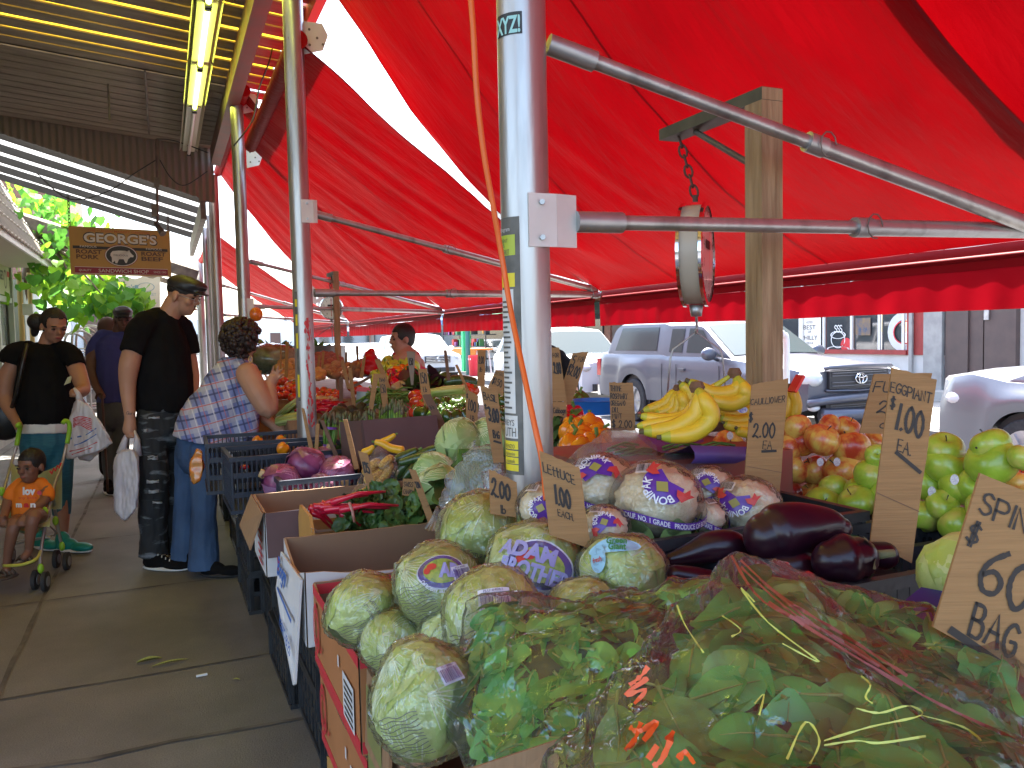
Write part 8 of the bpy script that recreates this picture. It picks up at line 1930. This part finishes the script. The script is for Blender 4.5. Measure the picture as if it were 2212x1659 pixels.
# ---- woman with ponytail
sk2=skinm('brown',(.30,.15,.095)); M_teal=mat('teal_leggings',(.012,.10,.15),.7,col2=(.02,.14,.19),nscale=14,stretch=(1,1,9)); M_tshoe=mat('teal_shoe',(.0,.22,.18),.5)
def w1x(t,d0,c,h,ax,s_,f,u):
 shoes(t, 'shoe',[(128,1180,5.72,.27,.10,.28),(80,1172,5.85,.27,.1,.6)],M_tshoe,M_white)
 g=G(); g.tube([c+s_*.33*h*k+Vector((math.cos(a)*.004,0,-.12*h+math.sin(a)*.016))for k in(1,)for a in np.linspace(0,6.3,10)],.002,5); part('earring',g,mat('gold',(.7,.5,.2),.3,.9),t,True)
 g=G(); g.tube([P(58,742,5.62),P(48,790,5.58),P(36,850,5.6),P(22,890,5.7)],.014,6); g.ell(P(10,900,5.85),(.14,.09,.17)); part('shoulder_bag',g,mat('black_leather',(.015,.015,.016),.4),t,True)
 g=G(); g.slab([P(138,832,5.4),P(152,826,5.38),P(154,812,5.4),P(146,815,5.4)],.003); part('banknote',g,mat('banknote',(.45,.45,.3),.8),t)
person('woman with a black ponytail, black t-shirt and teal leggings pushing the stroller',5.8,(110,1180),(117,706,0,.245,RT*.72-FW*.62-UP*.28,UP+RT*.08),[[(104,728,.02,15),(98,757,.01,19)],[(95,785,.03,32),(96,850,.03,38),(98,915,.03,38)],[(34,778,-.01,15),(13,820,-.03,19),(12,862,-.05,16),(26,895,-.13,11),(33,907,-.17,9)],[(34,910,-.18,9),(40,920,-.2,9)],[(158,775,0,19),(172,815,-.05,17),(180,842,-.12,14),(166,848,-.26,10),(160,848,-.3,9)],[(76,930,.03,30),(78,1010,.03,24),(82,1165,.03,12)],[(124,930,.03,30),(130,1040,.03,22),(134,1120,.02,15),(134,1165,.02,11)]],[('t_shirt',[[(66,762,.03,22),(128,762,.03,22)],[(96,790,.03,52),(98,850,.03,60),(97,890,.03,60),(97,916,.03,-58)],[(60,755,.02,20),(32,765,0,25),(20,786,-.02,-25)],[(132,755,.02,20),(154,768,0,22),(166,792,-.03,-20)]],M_blk,.008),('undershirt',[[(97,890,.03,55),(98,912,.03,56),(98,934,.03,-55)]],M_white,.004),('leggings',[[(99,930,.03,50),(100,960,.03,52)],[(74,950,.03,31),(76,1020,.03,25),(80,1110,.03,-18)],[(126,950,.03,32),(130,1020,.03,26),(134,1112,.03,-18)]],M_teal,.004)],sk2,hair=smooth_hair((.32,-.42,.02)),extras=w1x,lip=(.25,.06,.06),hands=[(40,918,-.2,fist(40,922,6)),(160,850,-.3,fist(158,850,6))])
t_,g_=carrier('white carrier bag printed red and blue hanging from the ponytail woman\'s wrist',[(152,900),(168,862),(196,880),(210,910),(243,957),(215,975),(145,992),(144,960)],5.5,.06,6,None)
scribble(t_,g_, 'red_print',M_red,[[(158,905+k*3),(172,900+k*3),(190,903+k*4),(198,906+k*4)]for k in range(7)]+[[(150,975),(180,968),(210,955)],[(155,982),(190,970),(200,966)]],.005)
scribble(t_,g_, 'blue_print',mat('blue_print2',(.05,.15,.45),.5),[[(160,962),(180,955),(208,938)],[(185,940),(208,925)],[(150,948),(176,942)]],.008)
g=G(); g.tube([P(175,872,5.5),P(168,850,5.48),P(160,838,5.48)],[.03,.016,.008],8); part('handles',g,M_bagw,t_,True)
g=hull([P(x,y,5.62+s_)for x,y in((165,960),(205,950),(213,975),(195,997),(170,992))for s_ in(-.05,.05)],.008,3); solo('carrier_bag',rumple(g,.01,12,3),M_bagw, 'second white carrier bag behind the printed one', 'bag', 'carrier bags',True)
# ---- man in blue
sk3=skinm('dark',(.11,.055,.038)); M_blu=mat('navy_shirt',(.04,.045,.20),.85,bump=.2,bscale=12)
def m2x(t,d0,c,h,ax,s_,f,u):
 shoes(t, 'shoe',[(232,1052,7.95,.28,.1,.9),(262,1050,8.05,.28,.1,.7)],M_blk,M_white)
person('man in a navy shirt and dark cap leaning on a walking stick',8.0,(248,1055),(266,690,0,.25,RT*.45-FW*.85-UP*.15,UP),[[(258,705,.03,12),(255,725,.03,14)],[(247,755,.03,24),(247,860,.03,26)],[(212,740,0,14),(196,785,-.05,12),(202,822,-.12,9),(214,846,-.2,8)],[(215,848,-.2,8),(221,856,-.22,7)],[(276,745,0,13),(288,800,-.03,11),(285,850,-.05,8)],[(234,880,.03,18),(238,1040,.03,9)],[(262,880,.03,18),(264,1040,.03,9)]],[('shirt',[[(224,728,.02,15),(270,730,.02,15)],[(247,755,.03,36),(248,820,.03,38),(248,870,.03,-36)],[(222,728,.02,17),(206,750,0,17),(199,775,-.02,-15)],[(272,735,.02,15),(282,780,0,-14)]],M_blu,.01),('trousers',[[(247,872,.03,34),(247,900,.03,34)],[(234,890,.03,20),(236,960,.03,17),(240,1048,.03,-15)],[(262,890,.03,20),(263,960,.03,16),(264,1046,.03,-14)]],mat('grey_trousers',(.07,.075,.085),.8),.01)],sk3,hair=cap(),extras=m2x,lip=(.12,.05,.05),vox=.011)
g=G(); g.tube([Vector(q)for q in catmull([tuple(P(x,y,7.72))for x,y in((207,862),(210,853),(220,852),(222,880),(233,1062))],5)],.011,8); solo('walking_stick',g,mat('stick_brown',(.07,.03,.02),.5), 'dark brown walking stick held by the man in the navy shirt', 'walking stick',smooth=True)
g=G(); g.ell(P(232,708,8.8),(.1,.1,.12),nv=8); g2=chs(G(),[[(232,720,0,9),(232,750,0,26),(234,860,0,24),(236,1010,0,20)]],8.8); t_=thing('person', 'person almost hidden behind the man in the navy shirt, only hair showing', 'person',(P(234,1030,8.8).x,P(234,1030,8.8).y,0)); part('body',remesh(g2,.012,2),M_blk,t_,True); part('hair',g,mat('hair_brown',(.08,.04,.02),.7),t_,True)
# ---- woman in plaid
def plaid(N,L,b,o):
 tc=N.new('ShaderNodeTexCoord'); sp=N.new('ShaderNodeSeparateXYZ'); L.new(tc.outputs['Object'],sp.inputs[0]); col=None
 mp=N.new('ShaderNodeMapping'); mp.inputs['Rotation'].default_value=(0,R(14),0); L.new(tc.outputs['Object'],mp.inputs[0]); L.new(mp.outputs[0],sp.inputs[0])
 def line(axis,freq,ph,wd,colr,prev,fac):
  m1=N.new('ShaderNodeMath'); m1.operation='MULTIPLY_ADD'; m1.inputs[1].default_value=freq; m1.inputs[2].default_value=ph; L.new(sp.outputs[axis],m1.inputs[0])
  fr_=N.new('ShaderNodeMath'); fr_.operation='FRACT'; L.new(m1.outputs[0],fr_.inputs[0]); lt=N.new('ShaderNodeMath'); lt.operation='LESS_THAN'; lt.inputs[1].default_value=wd; L.new(fr_.outputs[0],lt.inputs[0])
  mu=N.new('ShaderNodeMath'); mu.operation='MULTIPLY'; mu.inputs[1].default_value=fac; L.new(lt.outputs[0],mu.inputs[0])
  mx=N.new('ShaderNodeMixRGB'); mx.inputs[2].default_value=colr+(1,); L.new(mu.outputs[0],mx.inputs[0])
  if prev is None:mx.inputs[1].default_value=(.20,.24,.50,1)
  else:L.new(prev,mx.inputs[1])
  return mx.outputs[0]
 c=line(0,9,.1,.35,(.50,.50,.58),None,.7); c=line(2,9,.3,.35,(.50,.50,.58),c,.7); c=line(0,9,.55,.09,(.05,.06,.16),c,.8); c=line(2,9,.6,.1,(.05,.06,.16),c,.8); c=line(0,9,.85,.05,(.7,.7,.75),c,.8); c=line(2,9,.05,.06,(.55,.12,.10),c,.8); c=line(0,9,.3,.05,(.55,.15,.12),c,.6)
 L.new(c,b.inputs['Base Color']); b.inputs['Roughness'].default_value=.85
M_plaid=nodemat('plaid_cloth',plaid)
M_denim=mat('blue_denim',(.035,.075,.16),.8,col2=(.06,.12,.24),nscale=4,bump=.2,bscale=60)
def w2x(t,d0,c,h,ax,s_,f,u):
 shoes(t, 'sandal',[(440,1236,5.02,.24,.09,.1),(398,1228,5.2,.23,.09,.2)],M_blk,M_rubber)
 g=G(); g.tube([P(541+4*math.cos(a),776+7*math.sin(a),4.98)for a in np.linspace(0,6.3,12)],.0025,5); part('earring',g,MATS['gold'],t,True)
fg=[[(585,818,-.08),(588,800,-.09),(592,788,-.1)],[(590,816,-.08),(598,799,-.09),(603,789,-.1)],[(594,818,-.08),(604,803,-.09),(611,795,-.1)],[(596,824,-.08),(607,812,-.09),(613,807,-.1)],[(580,822,-.1),(572,808,-.12)]]
fg2=[[(612,926,.1),(632,926,.12),(646,924,.14)],[(612,930,.1),(634,932,.12),(650,932,.14)],[(611,934,.1),(628,938,.12),(642,940,.14)],[(608,937,.1),(620,944,.12),(628,948,.14)],[(606,924,.08),(618,916,.1)]]
person('curly haired woman in a sleeveless plaid shirt reaching over the crates',5.1,(430,1225),(524,742,0,.235,RT*.62+FW*.72-UP*.3,UP+RT*.25),[[(520,775,.02,16),(508,795,.03,22)],[(500,825,.03,34),(475,870,.05,42),(450,925,.05,40)],[(535,808,-.12,25),(560,855,-.16,23),(580,886,-.16,19),(585,860,-.13,15),(583,832,-.1,11)],[(584,830,-.09,12),(590,818,-.08,12)],[(535,830,.15,20),(562,890,.12,15),(590,918,.1,11),(603,928,.1,10)],[(604,929,.1,11),(613,932,.1,10)],[(412,975,.1,20),(402,1080,.12,14),(400,1210,.12,10)],[(444,975,-.03,20),(441,1080,-.05,15),(442,1215,-.06,11)]],[('plaid_shirt',[[(510,795,.02,30),(500,822,.02,52),(488,868,.03,66),(468,910,.04,78),(462,945,.05,-84)],[(490,792,.05,22),(538,800,-.08,20)],[(512,782,.02,20),(508,800,.02,26)],[(525,850,-.02,30),(528,915,-.02,30),(530,945,-.02,-28)]],M_plaid,.012),('red_top',[[(430,930,.05,44),(440,958,.05,46)]],mat('red_top',(.25,.02,.03),.7),0),('jeans',[[(430,950,.05,46),(430,985,.05,46)],[(412,975,.1,33),(402,1080,.12,25),(398,1160,.12,26),(400,1222,.12,-30)],[(444,975,-.03,34),(441,1080,-.05,27),(440,1160,-.06,29),(440,1228,-.06,-35)]],M_denim,.008)],sk1,vox=.007,hair=curly(330,1.12,mat('curly_hair',(.028,.014,.01),.55)),extras=w2x,hands=[(590,815,0,fg),(605,930,0,fg2)])
# ---- man in red behind the stall
M_redt=mat('red_tshirt',(.55,.03,.06),.8,bump=.2,bscale=12,transl=.1)
person('dark haired man in a red t-shirt behind the stall',6.9,(875,1130),(867,733,0,.25,-RT*.85-FW*.5-UP*.02,UP),[[(874,748,.02,14),(878,765,.02,17)],[(878,780,.02,32),(878,900,.02,34)],[(855,780,-.08,12),(838,812,-.1,10),(822,800,-.12,8),(815,795,-.12,7)],[(815,794,-.12,7),(808,788,-.12,7)],[(905,785,.1,13),(910,840,.1,10),(880,845,-.05,8)],[(866,910,0,20),(866,1120,0,12)],[(892,910,0,20),(892,1120,0,12)]],[('t_shirt',[[(862,772,.02,15),(892,772,.02,17)],[(878,795,.02,34),(879,850,.02,36),(880,900,.02,-37)],[(862,770,0,14),(850,792,-.07,-14)],[(894,772,.03,16),(906,805,.08,-16)]],M_redt,.01),('trousers',[[(880,900,0,35),(880,930,0,35)],[(866,920,0,20),(866,1120,0,-16)],[(893,920,0,20),(893,1120,0,-16)]],M_blk,.005)],skinm('medium',(.32,.16,.11)),vox=.009,hair=smooth_hair(None,lift=.06),hands=[(810,790,-.1,fist(809,790,4))])
g=hull([P(x,y,6.7+s_)for x,y in((788,762),(803,756),(812,770),(818,790),(812,806),(790,806),(784,790))for s_ in(-.07,.07)],.014,2); solo('red_bag',rumple(g,.03,14,5,oct=3),mat('red_film',(.75,.02,.03),.25,transl=.55,coat=.3), 'bright red plastic bag held up by the man in red', 'bag',smooth=True)
# ---- customer bending behind the foreground pole
person('person in black bending down behind the foreground pole, an arm showing',5.3,(1215,1060),(1165,772,0,.24,-RT*.4-FW*.3-UP*.8,UP-FW*.2),[[(1172,775,.05,14),(1185,790,.1,20)],[(1195,800,.12,38),(1215,900,.25,40)],[(1216,800,0,16),(1236,838,0,12),(1238,862,-.02,11),(1215,885,-.1,9)],[(1212,888,-.1,8),(1206,894,-.1,8)],[(1205,920,.25,24),(1205,1080,.25,14)],[(1235,920,.25,24),(1235,1080,.25,14)]],[('black_top',[[(1190,775,.1,30),(1200,800,.12,44),(1212,860,.2,44),(1220,905,.25,-42)],[(1205,775,.02,22),(1222,800,0,20),(1232,828,0,-15)]],M_blk,.012),('trousers',[[(1215,900,.25,42),(1218,930,.25,42)],[(1205,920,.25,24),(1205,1080,.25,-18)],[(1235,920,.25,24),(1235,1080,.25,-18)]],M_denim,.005)],sk1,vox=.011,hair=smooth_hair(None),hands=[(1206,894,-.1,fist(1206,895,5))])
# ---- child in the stroller
M_ora=mat('orange_tee',(.75,.19,.01),.75,bump=.2,bscale=14)
def kidx(t,d0,c,h,ax,s_,f,u):
 g=G()
 fm=lambda a,b:(P(28+a*65,1100-b*58,4.80-.02*math.sin(a*3.1)),-FW)
 typeset(g, 'lov',fm,.33,.55,.27,w=.42,bold=.05,lift=.002); typeset(g, 'n',fm,.58,.08,.2,w=.18,bold=.05); typeset(g, 'm',fm,.1,.08,.2,w=.2,bold=.05); part('white_lettering',g,M_white,t)
 g=G(); typeset(g, 'e',fm,.80,.55,.2,w=.16,bold=.05); typeset(g, 'a',fm,.36,.08,.2,w=.18,bold=.05); typeset(g, 'my little',fm,.2,.38,.1,w=.6); part('red_lettering',g,M_red,t)
 for(x,y,a)in((52,1210,.9),(14,1240,1.1)):
  q=P(x,y,4.78); g=G(); dr=RT*-.35-FW*.9; ax2=Matrix((dr.normalized(),dr.normalized().cross(UP),UP)).transposed()
  g.ell(q-UP*.02,(.075,.034,.012),ax2); [g.tube([q+dr.normalized()*k-ax2.col[1]*.033,q+dr.normalized()*k+UP*.03,q+dr.normalized()*k+ax2.col[1]*.033],.007,6)for k in(-.03,.0,.025)]; part('sandal',g,mat('sandal_brown',(.10,.07,.05),.7),t,True)
toes=lambda x,y:[[(x-7+3.4*k,y-3,-.03),(x-8+3.8*k,y+2,-.05)]for k in range(5)]
person('toddler in an orange t-shirt with white and red lettering sitting in the stroller',5.0,(45,1250),(66,1008,-.02,.205,-FW*.95-RT*.12-UP*.05,UP),[[(66,1032,.03,14),(66,1045,.03,16)],[(66,1060,.03,30),(66,1108,.02,32)],[(30,1060,0,12),(18,1082,-.03,11),(12,1105,-.08,9),(8,1118,-.12,8)],[(8,1118,-.12,9),(7,1130,-.13,9)],[(100,1058,0,12),(96,1080,-.04,11),(74,1100,-.12,9),(54,1118,-.2,8)],[(52,1120,-.2,9),(46,1129,-.22,9)],[(90,1118,-.02,17),(74,1115,-.22,15),(66,1150,-.24,11),(62,1188,-.22,8),(54,1202,-.25,8)],[(44,1125,-.02,17),(32,1132,-.2,14),(22,1170,-.22,11),(15,1215,-.2,8),(14,1232,-.22,8)]],[('t_shirt',[[(44,1048,.02,14),(88,1048,.02,14)],[(66,1066,.02,33),(66,1090,.02,36),(66,1114,.02,-37)],[(44,1046,.02,15),(28,1062,-.01,15),(21,1078,-.02,-14)],[(88,1046,.02,15),(102,1062,0,14),(101,1078,-.03,-14)]],M_ora,.006),('shorts',[[(66,1112,.02,33),(66,1122,0,33)],[(88,1120,-.02,19),(80,1117,-.12,-17)],[(46,1124,-.02,19),(38,1130,-.12,-17)]],mat('patterned_shorts',(.10,.35,.25),.8,col2=(.6,.25,.05),nscale=20),0)],sk3 if 0 else skinm('toddler',(.17,.08,.05)),vox=.006,hair=smooth_hair(None,lift=.08),extras=kidx,hands=[(8,1128,0,[[(2+3.5*k,1124,-.13),(2+3.5*k,1134,-.15),(3+3.5*k,1139,-.14)]for k in range(4)]+[[(12,1122,-.13),(10,1112,-.16)]]),(47,1128,0,[[(40+3.5*k,1127,-.22),(40+3.5*k,1136,-.24),(42+3.5*k,1138,-.21)]for k in range(4)]+[[(54,1124,-.22),(58,1132,-.24)]]),(54,1206,0,toes(50,1208)),(14,1236,0,toes(14,1240))])
# stroller
q=P(60,1200,5.1); st=thing('stroller', 'folding stroller with lime green grips and a pale green sling seat', 'stroller',(q.x,q.y,0))
M_lime=mat('lime_plastic',(.28,.55,.03),.45); M_sling=mat('sling',(.42,.52,.34),.8,col2=(.50,.50,.25),nscale=16,transl=.2)
def tpx(g,pts,r,n=8):g.tube([Vector(q)for q in catmull([tuple(P(*p_))for p_ in pts],4)],r,n)
g=G(); tpx(g,[(144,960,5.25),(134,1003,5.2),(118,1045,5.1),(103,1110,4.95),(90,1180,4.85),(86,1232,4.8)],.0095); tpx(g,[(36,960,5.3),(24,1003,5.25),(8,1060,5.1),(-8,1130,4.95),(-20,1235,4.85)],.0095)
tpx(g,[(112,1065,5.1),(122,1120,5.2),(133,1180,5.25)],.0095); tpx(g,[(8,1065,5.15),(20,1130,5.3),(28,1175,5.35)],.0095); tpx(g,[(100,1130,4.95),(118,1155,5.2),(35,1170,5.3)],.007); tpx(g,[(28,1176,5.2),(60,1168,5.1),(108,1160,5.1)],.008); part('frame',g,M_alud,st,True)
for pts in([(136,914,5.2),(141,909,5.22),(149,914,5.24),(150,930,5.25),(145,958,5.25)],[(38,920,5.2),(42,916,5.25),(43,925,5.28),(40,940,5.3),(36,962,5.3)]):
 g=G(); tpx(g,pts,.014,10); part('grip',g,M_lime,st,True)
g=G(); g.grid(lambda u,v:P(24+110*u,1000+100*v+20*math.sin(math.pi*u)*(1-v),5.24-.16*v+.12*math.sin(math.pi*u)),14,10); g.grid(lambda u,v:P(12+96*u,1100+38*v,5.1-.26*v),8,4); part('sling_seat',g,M_sling,st,True)
g=G(); scr=[P(108+4*k,1022-3*k+(4 if k%2 else-4),5.06)for k in range(7)]; g.tube(scr,.006,5); part('red_pattern',g,M_red,st)
g=G(); tpx(g,[(88,1190,4.84),(78,1208,4.7),(45,1220,4.68),(8,1222,4.72)],.009); part('footrest',g,mat('yellow_footrest',(.5,.5,.08),.5),st,True)
g=G()
for(x,y,d)in((101,1064,5.0),(97,1105,4.92),(88,1228,4.79),(134,1180,5.22),(120,1125,5.15),(4,1062,5.05),(44,1140,5.0)):g.ell(P(x,y,d),(.018,.018,.03),nu=10,nv=6)
part('joint',g,M_lime,st,True)
for(x,y,d)in((76,1238,4.82),(97,1238,4.78),(121,1185,5.28),(143,1184,5.22),(-30,1240,4.9),(22,1180,5.4)):
 c=P(x,y,d); c.z=.058; ax=(RT*.97+FW*.2).normalized(); g=G(); g.tube([c+ax*k for k in(-.014,-.011,.011,.014)],[.046,.057,.057,.046],24); w_=part('wheel',g,M_rubber,st, 'auto')
 g=G(); g.tube([c-ax*.017,c+ax*.017],.03,14); part('hub',g,mat('hub_grey',(.2,.2,.21),.5),w_, 'auto')
 # orange bag hooked on the crate
g=hull([P(x,y,4.55+s_)for x,y in((425,970),(436,975),(440,1010),(434,1038),(418,1046),(408,1025),(414,990))for s_ in(-.04,.04)],.008,2); solo('bag_of_peppers',rumple(g,.01,14,2),mat('orange_bag',(.55,.25,.06),.25,col2=(.75,.2,.02),nscale=22,coat=.6), 'knotted clear bag of orange peppers hooked on the crate beside the plaid woman', 'bag',smooth=True)
